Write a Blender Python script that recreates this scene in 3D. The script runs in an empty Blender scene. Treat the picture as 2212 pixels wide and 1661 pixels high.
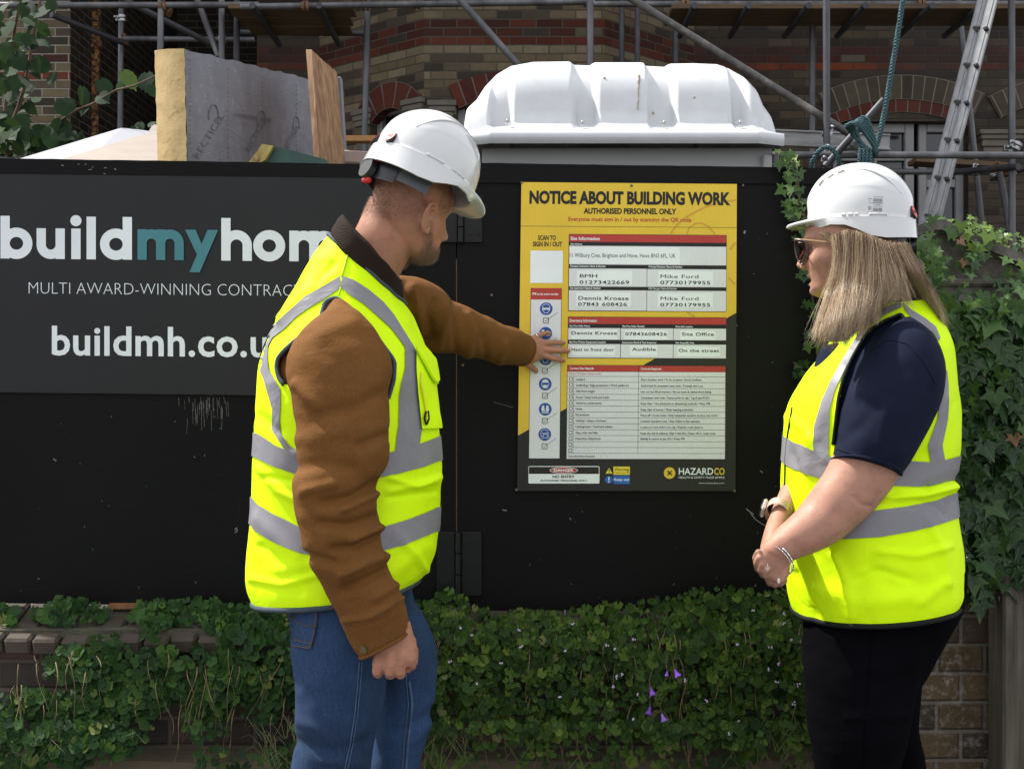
import bpy, math, random
import numpy as np
from mathutils import Vector, Matrix, noise

SC = bpy.context.scene
COL = SC.collection
rnd = random.Random(7)
PI = math.pi

# ---------------------------------------------------------------- camera
K, CX, CY, CZ = 2670.0, 1106.0, 830.0, 1.40
cam_d = bpy.data.cameras.new('camera')
cam_d.sensor_width = 36.0
cam_d.lens = 36.0 * K / 2212.0
cam_d.clip_start = 0.05
cam_d.clip_end = 500.0
cam = bpy.data.objects.new('camera', cam_d)
cam.location = (0, 0, CZ)
cam.rotation_euler = (math.radians(90), 0, 0)
COL.objects.link(cam)
SC.camera = cam

# ---------------------------------------------------------------- light
SUN_DIR = Vector((-0.53, 0.22, 0.82)).normalized()       # from the scene towards the sun
SUN_EL = math.asin(SUN_DIR.z)
SUN_AZ = math.atan2(SUN_DIR.x, SUN_DIR.y)
world = bpy.data.worlds.new('World')
SC.world = world
world.use_nodes = True
wn = world.node_tree.nodes
wl = world.node_tree.links
wn.clear()
wo = wn.new('ShaderNodeOutputWorld')
wb = wn.new('ShaderNodeBackground')
ws = wn.new('ShaderNodeTexSky')
ws.sky_type = 'NISHITA'
ws.sun_disc = False
ws.sun_elevation = SUN_EL
ws.sun_rotation = SUN_AZ
ws.air_density = 1.0
ws.dust_density = 2.5
ws.ozone_density = 1.0
wb.inputs[1].default_value = 0.13
hs = wn.new('ShaderNodeHueSaturation')          # thin white cloud over the blue
hs.inputs['Saturation'].default_value = 0.36
wl.new(ws.outputs[0], hs.inputs['Color'])
mxw = wn.new('ShaderNodeMixRGB'); mxw.inputs[0].default_value = 0.55; mxw.inputs[2].default_value = (5.6, 5.7, 5.95, 1)
wl.new(hs.outputs[0], mxw.inputs[1])
wl.new(mxw.outputs[0], wb.inputs[0])
wl.new(wb.outputs[0], wo.inputs[0])
sun_d = bpy.data.lights.new('sun', 'SUN')
sun_d.energy = 3.4
sun_d.angle = math.radians(1.5)
sun_d.color = (1.0, 0.965, 0.91)
sun = bpy.data.objects.new('sun', sun_d)
sun.rotation_euler = SUN_DIR.to_track_quat('Z', 'Y').to_euler()
sun.location = (-6, 4, 9)
COL.objects.link(sun)
SC.view_settings.view_transform = 'Standard'
SC.view_settings.look = 'None'
SC.view_settings.exposure = 1.20
SC.view_settings.gamma = 1.0
SC.cycles.max_bounces = 8
SC.cycles.caustics_reflective = False
SC.cycles.caustics_refractive = False

# ---------------------------------------------------------------- helpers
def P(x, y, d):
    """a point of the place seen at photo pixel (x, y) when it stands d metres away"""
    return Vector(((x - CX) * d / K, d, CZ - (y - CY) * d / K))

def S(x, y, d):
    """the same for pixels of the full-size photograph"""
    return P(x / 1.15732, y / 1.15732, d)

def proj(p):
    p = np.asarray(p)
    return np.stack([CX + K * p[..., 0] / p[..., 1], CY - K * (p[..., 2] - CZ) / p[..., 1]], -1)

def tag(o, label=None, cat=None, group=None, kind=None):
    if label: o['label'] = label
    if cat: o['category'] = cat
    if group: o['group'] = group
    if kind: o['kind'] = kind
    return o

def link(o, parent=None):
    COL.objects.link(o)
    if parent is not None:
        o.parent = parent
        w = Matrix.Identity(4); q = parent
        chain = []
        while q is not None:
            chain.append(q); q = q.parent
        for q in reversed(chain):
            w = w @ q.matrix_parent_inverse @ q.matrix_basis
        o.matrix_parent_inverse = w.inverted()
    return o

def empty(name, loc, label, cat, group=None, kind=None):
    o = bpy.data.objects.new(name, None)
    o.location = loc
    o.empty_display_size = 0.1
    COL.objects.link(o)
    return tag(o, label, cat, group, kind)

class MB:
    """collects shapes; build() links them as one mesh object"""
    def __init__(s):
        s.v = []; s.f = []; s.uv = []; s.n = 0; s.has_uv = False; s.mi = []
        s.cur = 0
    def add(s, verts, faces, uvs=None):
        b = s.n
        for q in verts: s.v.append(tuple(q))
        s.n += len(verts)
        for i, f in enumerate(faces):
            s.f.append(tuple(b + k for k in f))
            s.mi.append(s.cur)
            if uvs is not None:
                s.has_uv = True
                s.uv.append([uvs[k] for k in f])
            else:
                s.uv.append([(0, 0)] * len(f))
        return s
    def quad(s, a, b, c, d, uv=None):
        return s.add([a, b, c, d], [(0, 1, 2, 3)], uv)
    def box(s, c, size, R=None, bev=0.0):
        hx, hy, hz = size[0] / 2, size[1] / 2, size[2] / 2
        c = Vector(c)
        R = R or Matrix.Identity(3)
        if bev > 0:
            b = min(bev, hx * .9, hy * .9, hz * .9)
            vs = []
            for sx in (-1, 1):
                for sy in (-1, 1):
                    for sz in (-1, 1):
                        vs.append((sx * hx, sy * (hy - b), sz * (hz - b)))
                        vs.append((sx * (hx - b), sy * hy, sz * (hz - b)))
                        vs.append((sx * (hx - b), sy * (hy - b), sz * hz))
            def I(a, b_, c_, k): return (((a * 2) + b_) * 2 + c_) * 3 + k
            fs = []
            for a in (0, 1):
                q = [I(a, 0, 0, 0), I(a, 1, 0, 0), I(a, 1, 1, 0), I(a, 0, 1, 0)]; fs.append(q if a else q[::-1])
                q = [I(0, a, 0, 1), I(1, a, 0, 1), I(1, a, 1, 1), I(0, a, 1, 1)]; fs.append(q[::-1] if a else q)
                q = [I(0, 0, a, 2), I(1, 0, a, 2), I(1, 1, a, 2), I(0, 1, a, 2)]; fs.append(q if a else q[::-1])
            for a in (0, 1):
                for b_ in (0, 1):
                    q = [I(a, b_, 0, 0), I(a, b_, 1, 0), I(a, b_, 1, 1), I(a, b_, 0, 1)]; fs.append(q if (a + b_) % 2 == 0 else q[::-1])
                    q = [I(a, 0, b_, 0), I(a, 0, b_, 2), I(a, 1, b_, 2), I(a, 1, b_, 0)]; fs.append(q if (a + b_) % 2 == 0 else q[::-1])
                    q = [I(0, a, b_, 1), I(0, a, b_, 2), I(1, a, b_, 2), I(1, a, b_, 1)]; fs.append(q[::-1] if (a + b_) % 2 == 0 else q)
                    for c_ in (0, 1):
                        q = [I(a, b_, c_, 0), I(a, b_, c_, 1), I(a, b_, c_, 2)]; fs.append(q if (a + b_ + c_) % 2 else q[::-1])
            return s.add([c + R @ Vector(q) for q in vs], fs)
        vs = [c + R @ Vector((sx * hx, sy * hy, sz * hz)) for sx in (-1, 1) for sy in (-1, 1) for sz in (-1, 1)]
        return s.add(vs, [(0, 1, 3, 2), (4, 6, 7, 5), (0, 4, 5, 1), (2, 3, 7, 6), (0, 2, 6, 4), (1, 5, 7, 3)])
    def prism(s, poly, ext):
        """poly: loop of points, ext: extrusion vector"""
        n = len(poly); ext = Vector(ext)
        vs = [Vector(q) for q in poly] + [Vector(q) + ext for q in poly]
        fs = [tuple(range(n))[::-1], tuple(range(n, 2 * n))]
        for i in range(n):
            j = (i + 1) % n
            fs.append((i, j, j + n, i + n))
        return s.add(vs, fs)
    def tube(s, pts, r, n=12, caps=True, flat=1.0, ref=None, round_ends=False):
        pts = [Vector(q) for q in pts]
        m = len(pts)
        rr = r if hasattr(r, '__len__') else [r] * m
        rr = list(rr)
        if round_ends:
            for end in (0, 1):
                a, b = (pts[0], pts[1]) if end == 0 else (pts[-1], pts[-2])
                R0 = rr[0] if end == 0 else rr[-1]
                d = (a - b).normalized()
                ex = [(a + d * R0 * math.sin(t), R0 * max(math.cos(t), .05)) for t in (.5, .9, 1.25, 1.5)]
                if end == 0:
                    pts = [q for q, _ in ex[::-1]] + pts; rr = [q for _, q in ex[::-1]] + rr
                else:
                    pts = pts + [q for q, _ in ex]; rr = rr + [q for _, q in ex]
            m = len(pts)
        T = []
        for i in range(m):
            a = pts[max(i - 1, 0)]; b = pts[min(i + 1, m - 1)]
            t = (b - a)
            T.append(t.normalized() if t.length > 1e-9 else Vector((0, 0, 1)))
        u = Vector(ref) if ref is not None else (Vector((0, 0, 1)) if abs(T[0].z) < .9 else Vector((1, 0, 0)))
        vs = []
        for i in range(m):
            u = (u - T[i] * u.dot(T[i]))
            if u.length < 1e-6: u = T[i].orthogonal()
            u.normalize()
            w = T[i].cross(u)
            for k in range(n):
                a = 2 * PI * k / n
                vs.append(pts[i] + (u * math.cos(a) + w * math.sin(a) * flat) * rr[i])
        fs = []
        for i in range(m - 1):
            for k in range(n):
                k2 = (k + 1) % n
                fs.append((i * n + k, i * n + k2, (i + 1) * n + k2, (i + 1) * n + k))
        if caps:
            fs.append(tuple(range(n))[::-1]); fs.append(tuple((m - 1) * n + k for k in range(n)))
        return s.add(vs, fs)
    def grid(s, A, wrap_u=False, uv=None):
        """A[i][j] points"""
        A = np.asarray(A, float)
        m, n = A.shape[:2]
        vs = A.reshape(-1, 3)
        fs = []
        for i in range(m - 1):
            for j in range(n if wrap_u else n - 1):
                j2 = (j + 1) % n
                fs.append((i * n + j, i * n + j2, (i + 1) * n + j2, (i + 1) * n + j))
        return s.add(vs, fs, uv)
    def ball(s, c, r, n=16, m=10, R=None):
        r = r if hasattr(r, '__len__') else (r, r, r)
        c = Vector(c); R = R or Matrix.Identity(3)
        vs = [c + R @ Vector((0, 0, r[2]))]
        for i in range(1, m):
            t = PI * i / m
            for k in range(n):
                a = 2 * PI * k / n
                vs.append(c + R @ Vector((r[0] * math.sin(t) * math.cos(a), r[1] * math.sin(t) * math.sin(a), r[2] * math.cos(t))))
        vs.append(c + R @ Vector((0, 0, -r[2])))
        fs = [(0, 1 + k, 1 + (k + 1) % n) for k in range(n)]
        for i in range(m - 2):
            for k in range(n):
                k2 = (k + 1) % n
                fs.append((1 + i * n + k, 1 + (i + 1) * n + k, 1 + (i + 1) * n + k2, 1 + i * n + k2))
        L = len(vs) - 1
        fs += [(L, 1 + (m - 2) * n + (k + 1) % n, 1 + (m - 2) * n + k) for k in range(n)]
        return s.add(vs, fs)
    def disc(s, c, axis, r, th, n=24):
        axis = Vector(axis).normalized()
        return s.tube([Vector(c) - axis * th / 2, Vector(c) + axis * th / 2], r, n)
    def mesh(s, name, mats, smooth=False, auto=None):
        me = bpy.data.meshes.new(name)
        me.from_pydata(s.v, [], s.f)
        if s.has_uv:
            L = me.uv_layers.new(name='UVMap')
            flat = [c for f in s.uv for q in f for c in q]
            L.data.foreach_set('uv', flat)
        mats = mats if isinstance(mats, (list, tuple)) else [mats]
        for m_ in mats: me.materials.append(m_)
        if len(mats) > 1: me.polygons.foreach_set('material_index', s.mi)
        if smooth:
            me.polygons.foreach_set('use_smooth', [True] * len(me.polygons))
            if auto is not None:
                try: me.set_sharp_from_angle(angle=math.radians(auto))
                except Exception: pass
        me.update()
        return me
    def build(s, name, mats, parent=None, smooth=False, auto=None):
        o = bpy.data.objects.new(name, s.mesh(name, mats, smooth, auto))
        return link(o, parent)

def fuse(mb, name, mat, parent=None, voxel=0.003, smooth=2, fac=.5):
    """one continuous skin round everything collected in mb"""
    me = mb.mesh(name + '_src', mat)
    o = bpy.data.objects.new(name, me)
    COL.objects.link(o)
    md = o.modifiers.new('r', 'REMESH'); md.mode = 'VOXEL'; md.voxel_size = voxel; md.use_smooth_shade = True
    if smooth:
        sm = o.modifiers.new('s', 'SMOOTH'); sm.iterations = smooth; sm.factor = fac
    dg = bpy.context.evaluated_depsgraph_get()
    new = bpy.data.meshes.new_from_object(o.evaluated_get(dg))
    new.name = name
    bpy.data.objects.remove(o); bpy.data.meshes.remove(me)
    new.materials.clear(); new.materials.append(mat)
    new.polygons.foreach_set('use_smooth', [True] * len(new.polygons))
    ob = bpy.data.objects.new(name, new)
    return link(ob, parent)

def spline(pts, n):
    """Catmull-Rom through rows of numbers, n samples, by chord length of the first two columns"""
    A = np.asarray(pts, float)
    if len(A) == 2:
        t = np.linspace(0, 1, n)[:, None]
        return A[0] * (1 - t) + A[1] * t
    d = np.r_[0, np.cumsum(np.maximum(np.linalg.norm(np.diff(A[:, :2], axis=0), axis=1), 1e-6))]
    t = np.linspace(0, d[-1], n)
    m = np.zeros_like(A)
    h = np.diff(d)[:, None]
    sl = np.diff(A, axis=0) / h
    m[1:-1] = (sl[:-1] * h[1:] + sl[1:] * h[:-1]) / (h[1:] + h[:-1])
    m[0] = sl[0]; m[-1] = sl[-1]
    i = np.clip(np.searchsorted(d, t, 'right') - 1, 0, len(A) - 2)
    hh = (d[i + 1] - d[i])[:, None]
    s = ((t - d[i])[:, None]) / hh
    return ((2 * s**3 - 3 * s**2 + 1) * A[i] + (s**3 - 2 * s**2 + s) * hh * m[i] + (-2 * s**3 + 3 * s**2) * A[i + 1] + (s**3 - s**2) * hh * m[i + 1])

def resample(pl, n):
    A = np.asarray(pl, float)
    d = np.r_[0, np.cumsum(np.linalg.norm(np.diff(A, axis=0), axis=1))]
    t = np.linspace(0, d[-1], n)
    return np.stack([np.interp(t, d, A[:, k]) for k in range(A.shape[1])], -1)

def in_poly(pt, poly):
    x, y = pt; r = False
    j = len(poly) - 1
    for i in range(len(poly)):
        xi, yi = poly[i]; xj, yj = poly[j]
        if (yi > y) != (yj > y) and x < (xj - xi) * (y - yi) / (yj - yi) + xi: r = not r
        j = i
    return r

class Loft:
    """closed tubular surface: each section = left edge, right edge (photo pixels), depth, half depth"""
    def __init__(s, secs, nu=96, nv=120, ex=2.2, wr=None, folds=(), twoD=True):
        A = []
        for q in secs:
            (lx, ly), (rx, ry), d, h = q[:4]
            A.append([(lx + rx) / 2, (ly + ry) / 2, lx, ly, rx, ry, d, h])
        A = spline(A, nv)
        s.nu, s.nv = nu, nv
        Lp = np.array([P(a[2], a[3], a[6]) for a in A]); Rp = np.array([P(a[4], a[5], a[6]) for a in A])
        C = (Lp + Rp) / 2; W = (Rp - Lp) / 2
        T = np.gradient(C, axis=0)
        N = np.cross(T, W); N /= np.maximum(np.linalg.norm(N, axis=1), 1e-9)[:, None]
        N *= np.where(N[:, 1] > 0, -1, 1)[:, None]
        N = N * A[:, 7][:, None]
        u = np.linspace(0, 2 * PI, nu, endpoint=False)
        cu, su = np.cos(u), np.sin(u)
        e = 2.0 / ex
        cc = np.sign(cu) * np.abs(cu)**e; ss = np.sign(su) * np.abs(su)**e
        G = C[:, None, :] + W[:, None, :] * cc[None, :, None] + N[:, None, :] * ss[None, :, None]
        s.C = C
        s.u = u
        s.G = G
        s.normals()
        if wr or folds:
            pr = proj(G)
            D = np.zeros(G.shape[:2])
            if wr:
                sc, amp = wr[0], wr[1]
                off = Vector(wr[2] if len(wr) > 2 else (0, 0, 0))
                for i in range(nv):
                    for j in range(nu):
                        g = G[i, j]
                        D[i, j] += amp * noise.fractal(Vector((g[0] * sc[0], g[1] * sc[1], g[2] * sc[2])) + off, 1.0, 2.0, 3)
            for fl in folds:
                pl, wd, am = fl
                pl = np.asarray(pl, float)
                best = np.full(G.shape[:2], 1e9)
                for a, b in zip(pl[:-1], pl[1:]):
                    ab = b - a
                    t = np.clip(((pr - a) @ ab) / (ab @ ab), 0, 1)
                    dd = np.linalg.norm(pr - (a + t[..., None] * ab), axis=-1)
                    best = np.minimum(best, dd)
                near = (su > -0.2)[None, :]
                D += am * np.exp(-(best / wd)**2) * near
            s.G = G + s.Nm * D[..., None]
            s.normals()
    def normals(s):
        du = np.roll(s.G, -1, 1) - np.roll(s.G, 1, 1)
        dv = np.gradient(s.G, axis=0)
        n = np.cross(du, dv)
        n /= np.maximum(np.linalg.norm(n, axis=-1), 1e-12)[..., None]
        out = s.G - s.C[:, None, :]
        sg = np.sign((n * out).sum(-1)); sg[sg == 0] = 1
        s.Nm = n * sg[..., None]
    def shrunk(s, d):
        return s.G - s.Nm * d
    def add_to(s, mb, off=0.0, caps=True, r0=0, r1=None):
        G = (s.G + s.Nm * off)[r0:r1]
        m, n = G.shape[:2]
        vs = [tuple(q) for q in G.reshape(-1, 3)]
        fs = []
        for i in range(m - 1):
            for j in range(n):
                j2 = (j + 1) % n
                fs.append((i * n + j, i * n + j2, (i + 1) * n + j2, (i + 1) * n + j))
        if caps:
            c0 = len(vs); vs.append(tuple(G[0].mean(0))); c1 = len(vs); vs.append(tuple(G[-1].mean(0)))
            for j in range(n):
                j2 = (j + 1) % n
                fs.append((c0, j2, j)); fs.append((c1, (m - 1) * n + j, (m - 1) * n + j2))
        mb.add(vs, fs)
        return mb
    def prep(s):
        k = [j for j in range(s.nu) if math.sin(s.u[j]) > -0.02]
        s.k = k
        s.nr = proj(s.G[:, k])
    def at(s, x, y, off=0.0):
        """point of the near side seen at pixel (x, y)"""
        if not hasattr(s, 'k'): s.prep()
        q = np.array([x, y], float)
        d = ((s.nr - q)**2).sum(-1)
        i, j = np.unravel_index(np.argmin(d), d.shape)
        i0 = min(max(i, 1), s.nv - 2); j0 = min(max(j, 1), len(s.k) - 2)
        a = s.nr[i0, j0]
        du = (s.nr[i0, j0 + 1] - s.nr[i0, j0 - 1]) / 2; dv = (s.nr[i0 + 1, j0] - s.nr[i0 - 1, j0]) / 2
        M = np.array([[du[0], dv[0]], [du[1], dv[1]]])
        try: w = np.linalg.solve(M, q - a)
        except Exception: w = np.zeros(2)
        w = np.clip(w, -1.6, 1.6)
        jj = s.k[j0]; n = s.nu
        g = s.G[i0, jj] + w[0] * (s.G[i0, (jj + 1) % n] - s.G[i0, (jj - 1) % n]) / 2 + w[1] * (s.G[i0 + 1, jj] - s.G[i0 - 1, jj]) / 2
        return Vector(g + s.Nm[i0, jj] * off)
    def strip(s, mb, ea, eb, off=.003, ns=40, na=8):
        a = resample(ea, ns); b = resample(eb, ns)
        G = []
        for i in range(ns):
            G.append([s.at(*(a[i] * (1 - t) + b[i] * t), off) for t in np.linspace(0, 1, na)])
        mb.grid([[tuple(q) for q in r] for r in G])
        return mb
    def line(s, mb, pl, r=.004, off=.002, ns=50, flat=.6, n=8):
        a = resample(pl, ns)
        pts = [s.at(q[0], q[1], off) for q in a]
        for _ in range(2):
            pts = [pts[0]] + [(pts[i - 1] + pts[i] * 2 + pts[i + 1]) / 4 for i in range(1, len(pts) - 1)] + [pts[-1]]
        mb.tube(pts, r, n, round_ends=False)
        return mb

# ---------------------------------------------------------------- materials
class NT:
    def __init__(s, name):
        s.m = bpy.data.materials.new(name); s.m.use_nodes = True
        s.t = s.m.node_tree; s.b = s.t.nodes['Principled BSDF']; s.o = s.t.nodes['Material Output']
        s._c = None
    def n(s, ty, **kw):
        q = s.t.nodes.new('ShaderNode' + ty)
        for k, v in kw.items():
            setattr(q, k, v)
        return q
    def set(s, sock, v):
        if hasattr(v, 'is_output') or isinstance(v, bpy.types.NodeSocket): s.t.links.new(v, sock)
        elif v is not None:
            try: sock.default_value = v
            except Exception: sock.default_value = tuple(v) + (1,)
    def co(s, which='Object'):
        if s._c is None: s._c = s.n('TexCoord')
        return s._c.outputs[which]
    def math(s, op, a, b=None, c=None):
        q = s.n('Math', operation=op)
        s.set(q.inputs[0], a)
        if b is not None: s.set(q.inputs[1], b)
        if c is not None: s.set(q.inputs[2], c)
        return q.outputs[0]
    def noise(s, scale, vec=None, detail=4, rough=.55, stretch=None, out=0, dist=0):
        v = vec if vec is not None else s.co()
        if stretch:
            mp = s.n('Mapping'); s.set(mp.inputs[0], v); mp.inputs[3].default_value = stretch; v = mp.outputs[0]
        q = s.n('TexNoise'); s.set(q.inputs['Vector'], v)
        q.inputs['Scale'].default_value = scale; q.inputs['Detail'].default_value = detail; q.inputs['Roughness'].default_value = rough
        q.inputs['Distortion'].default_value = dist
        return q.outputs[out]
    def ramp(s, fac, stops, interp='LINEAR'):
        q = s.n('ValToRGB'); s.set(q.inputs[0], fac)
        cr = q.color_ramp; cr.interpolation = interp
        while len(cr.elements) < len(stops): cr.elements.new(.5)
        for e, (p, c) in zip(cr.elements, stops):
            e.position = p
            e.color = (c, c, c, 1) if not hasattr(c, '__len__') else tuple(c)[:3] + (1,)
        return q.outputs[0]
    def mix(s, fac, a, b, mode='MIX'):
        q = s.n('MixRGB', blend_type=mode)
        s.set(q.inputs[0], fac); s.set(q.inputs[1], a); s.set(q.inputs[2], b)
        return q.outputs[0]
    def bump(s, h, strength=.3, dist=.002, prev=None):
        q = s.n('Bump'); s.set(q.inputs['Height'], h); q.inputs['Strength'].default_value = strength; q.inputs['Distance'].default_value = dist
        if prev is not None: s.set(q.inputs['Normal'], prev)
        return q.outputs[0]
    def fin(s, col=None, rough=None, normal=None, metal=None, spec=None, **kw):
        for nm, v in (('Base Color', col), ('Roughness', rough), ('Normal', normal), ('Metallic', metal), ('Specular IOR Level', spec)):
            if v is not None: s.set(s.b.inputs[nm], v)
        for k, v in kw.items(): s.set(s.b.inputs[k.replace('_', ' ')], v)
        return s.m

def simple(name, c, rough=.5, var=0.12, vs=8, bs=0, bst=.3, bd=.002, metal=0, spec=.5, stretch=None, **kw):
    t = NT(name)
    c = np.array(c)
    n = t.noise(vs, stretch=stretch)
    col = t.ramp(n, [(.3, tuple(c * (1 - var))), (.7, tuple(np.minimum(c * (1 + var), 1)))])
    nm = t.bump(t.noise(bs, stretch=stretch, detail=6), bst, bd) if bs else None
    return t.fin(col, rough, nm, metal, spec, **kw)

def brick_mat(name, cols, bw=.235, rh=.0775, mort=(.3, .28, .24), bands=(), mt=.011, dirt=.5, bumpd=.006, efflo=0):
    """bricks laid on metric UVs; bands = list of (row from, row to, colours) for courses of other bricks"""
    t = NT(name)
    sx = t.n('SeparateXYZ'); s_in = t.co('UV'); t.set(sx.inputs[0], s_in)
    wob = t.noise(3.0, vec=s_in, detail=2)
    u = t.math('ADD', sx.outputs[0], t.math('MULTIPLY', t.math('SUBTRACT', wob, .5), .012))
    v = t.math('ADD', sx.outputs[1], t.math('MULTIPLY', t.math('SUBTRACT', wob, .5), .008))
    row = t.math('FLOOR', t.math('DIVIDE', v, rh))
    fv = t.math('FRACT', t.math('DIVIDE', v, rh))
    odd = t.math('FLOORED_MODULO', row, 2.0)
    uu = t.math('ADD', t.math('DIVIDE', u, bw), t.math('MULTIPLY', odd, .5))
    colu = t.math('FLOOR', uu); fu = t.math('FRACT', uu)
    cv = t.n('CombineXYZ'); t.set(cv.inputs[0], colu); t.set(cv.inputs[1], row)
    wnz = t.n('TexWhiteNoise', noise_dimensions='2D'); t.set(wnz.inputs['Vector'], cv.outputs[0])
    r = wnz.outputs[0]
    k = len(cols)
    col = t.ramp(r, [(i / k, c) for i, c in enumerate(cols)], 'CONSTANT')
    for (r0, r1, bc) in bands:
        inside = t.math('MULTIPLY', t.math('GREATER_THAN', row, r0 - .5), t.math('LESS_THAN', row, r1 + .5))
        b = t.ramp(r, [(i / len(bc), c) for i, c in enumerate(bc)], 'CONSTANT')
        col = t.mix(inside, col, b)
    nz = t.noise(14, vec=s_in, detail=8, rough=.7)
    col = t.mix(.55, col, t.mix(nz, (.25, .25, .25, 1), (1.6, 1.6, 1.6, 1)), 'MULTIPLY')
    soot_shade = t.noise(.55, vec=s_in, detail=5)
    col = t.mix(t.math('MULTIPLY', t.ramp(soot_shade, [(.42, 0.0), (.62, 1.0)]), dirt), col, (.035, .032, .03, 1))  # soot patches; on the house they also help paint in its shade
    eu = t.math('MINIMUM', fu, t.math('SUBTRACT', 1.0, fu)); ev = t.math('MINIMUM', fv, t.math('SUBTRACT', 1.0, fv))
    edge = t.math('MINIMUM', t.math('MULTIPLY', eu, bw), t.math('MULTIPLY', ev, rh))
    edge = t.math('ADD', edge, t.math('MULTIPLY', t.math('SUBTRACT', t.noise(60, vec=s_in), .5), .004))
    mk = t.ramp(t.math('DIVIDE', edge, mt), [(.40, 1.0), (.62, 0.0)])
    mcol = t.mix(t.noise(9, vec=s_in), tuple(np.array(mort) * .45) + (1,), tuple(mort) + (1,))
    col = t.mix(mk, col, mcol)
    if efflo:
        ef = t.math('MULTIPLY', t.ramp(t.noise(2.2, vec=s_in, detail=3), [(.45, 0.0), (.62, 1.0)]), t.ramp(t.noise(38, vec=s_in, detail=7, rough=.75), [(.5, 0.0), (.62, 1.0)]))
        col = t.mix(t.math('MULTIPLY', ef, efflo), col, (.34, .31, .28, 1))
    h = t.math('ADD', t.math('MULTIPLY', t.ramp(t.math('DIVIDE', edge, mt), [(.3, 0.0), (.9, 1.0)]), 1.0), t.math('MULTIPLY', nz, .5))
    return t.fin(col, .9, t.bump(h, .8, bumpd), spec=.2)

M = {}
# ================================================================ ground and house
buff = [(.150, .118, .070), (.112, .086, .052), (.066, .052, .036), (.18, .145, .092), (.09, .07, .046), (.04, .032, .025), (.128, .098, .06)]  # house brick tones set darker, with the scaffold's shade in the colour
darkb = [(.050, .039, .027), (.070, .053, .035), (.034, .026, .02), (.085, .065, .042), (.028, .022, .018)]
red = [(.088, .022, .013), (.066, .018, .011), (.108, .028, .016), (.042, .014, .010)]
dred = [(.055, .02, .016), (.075, .024, .018), (.04, .017, .014)]
chk = [(.06, .018, .012), (.03, .025, .02), (.085, .07, .048), (.05, .016, .011), (.036, .03, .024)]
RH = .0775
def rows_at(y, d): return int(math.floor((CZ - (y - CY) * d / K) / RH))
DB, DW = 11.0, 11.9
rb = rows_at(97, DB)                     # the red course under the checker course on the bay
M['brick_bay'] = brick_mat('brick_bay', buff, mort=(.095, .083, .064), bands=[(rb, rb, red), (rb + 1, rb + 1, chk), (rb + 2, rb + 2, red), (rb - 1, rb - 1, [(.165, .135, .088), (.14, .112, .072)])], dirt=.3)
rw = rows_at(150, DW)
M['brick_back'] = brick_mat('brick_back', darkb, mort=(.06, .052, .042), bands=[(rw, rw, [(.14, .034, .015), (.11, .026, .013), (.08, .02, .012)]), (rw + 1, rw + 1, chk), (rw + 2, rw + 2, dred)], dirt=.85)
rl = rows_at(168, 11.0)
M['brick_wing'] = brick_mat('brick_wing', buff, bands=[(rl, rl, [(.17, .042, .02), (.14, .036, .018)]), (rl + 2, rl + 2, dred)], dirt=.3)
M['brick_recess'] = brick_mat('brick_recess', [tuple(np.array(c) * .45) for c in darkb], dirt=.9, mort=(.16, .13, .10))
M['voussoir_red'] = brick_mat('voussoir_red', [(.085, .022, .016), (.065, .018, .014), (.10, .026, .017)], bw=.11, rh=.24, mort=(.17, .145, .12), dirt=.3)
M['voussoir_buff'] = brick_mat('voussoir_buff', [(.06, .05, .034), (.045, .038, .028), (.075, .062, .042)], bw=.10, rh=.235, mort=(.22, .19, .155), dirt=.3)
M['stone_dressing'] = simple('stone_dressing', (.12, .105, .088), .85, .3, 3, 30, .4, .004)
M['white_frame'] = simple('white_frame', (.20, .195, .195), .5, .12, 4)
M['garden_earth'] = simple('garden_earth', (.07, .06, .045), .95, .4, 2, 12, .6, .02)
M['paving'] = simple('paving', (.125, .125, .13), .85, .15, 1.5, 40, .3, .003)

t = NT('dark_glass')
M['dark_glass'] = t.fin((.008, .008, .01, 1), t.ramp(t.noise(3), [(.3, .03), (.8, .12)]), spec=.6)

g = MB(); g.quad((-60, -40, 0), (60, -40, 0), (60, 60, 0), (-60, 60, 0)); tag(g.build('ground', M['garden_earth']), kind='structure')
g = MB(); g.quad((-40, -3.0, .004), (40, -3.0, .004), (40, 3.25, .004), (-40, 3.25, .004)); tag(g.build('pavement', M['paving']), kind='structure')
g = MB(); g.quad((-40, -14.0, .004), (40, -14.0, .004), (40, -3.15, .004), (-40, -3.15, .004))
tag(g.build('road', simple('asphalt', (.055, .055, .057), .9, .2, 2, 60, .4, .004)), kind='structure')
g = MB(); g.box((0, -3.075, .055), (80, .149, .12), bev=.012); tag(g.build('kerb', simple('kerb_stone', (.26, .25, .24), .85, .15, 3, 40, .3, .003)), kind='structure')

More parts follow.
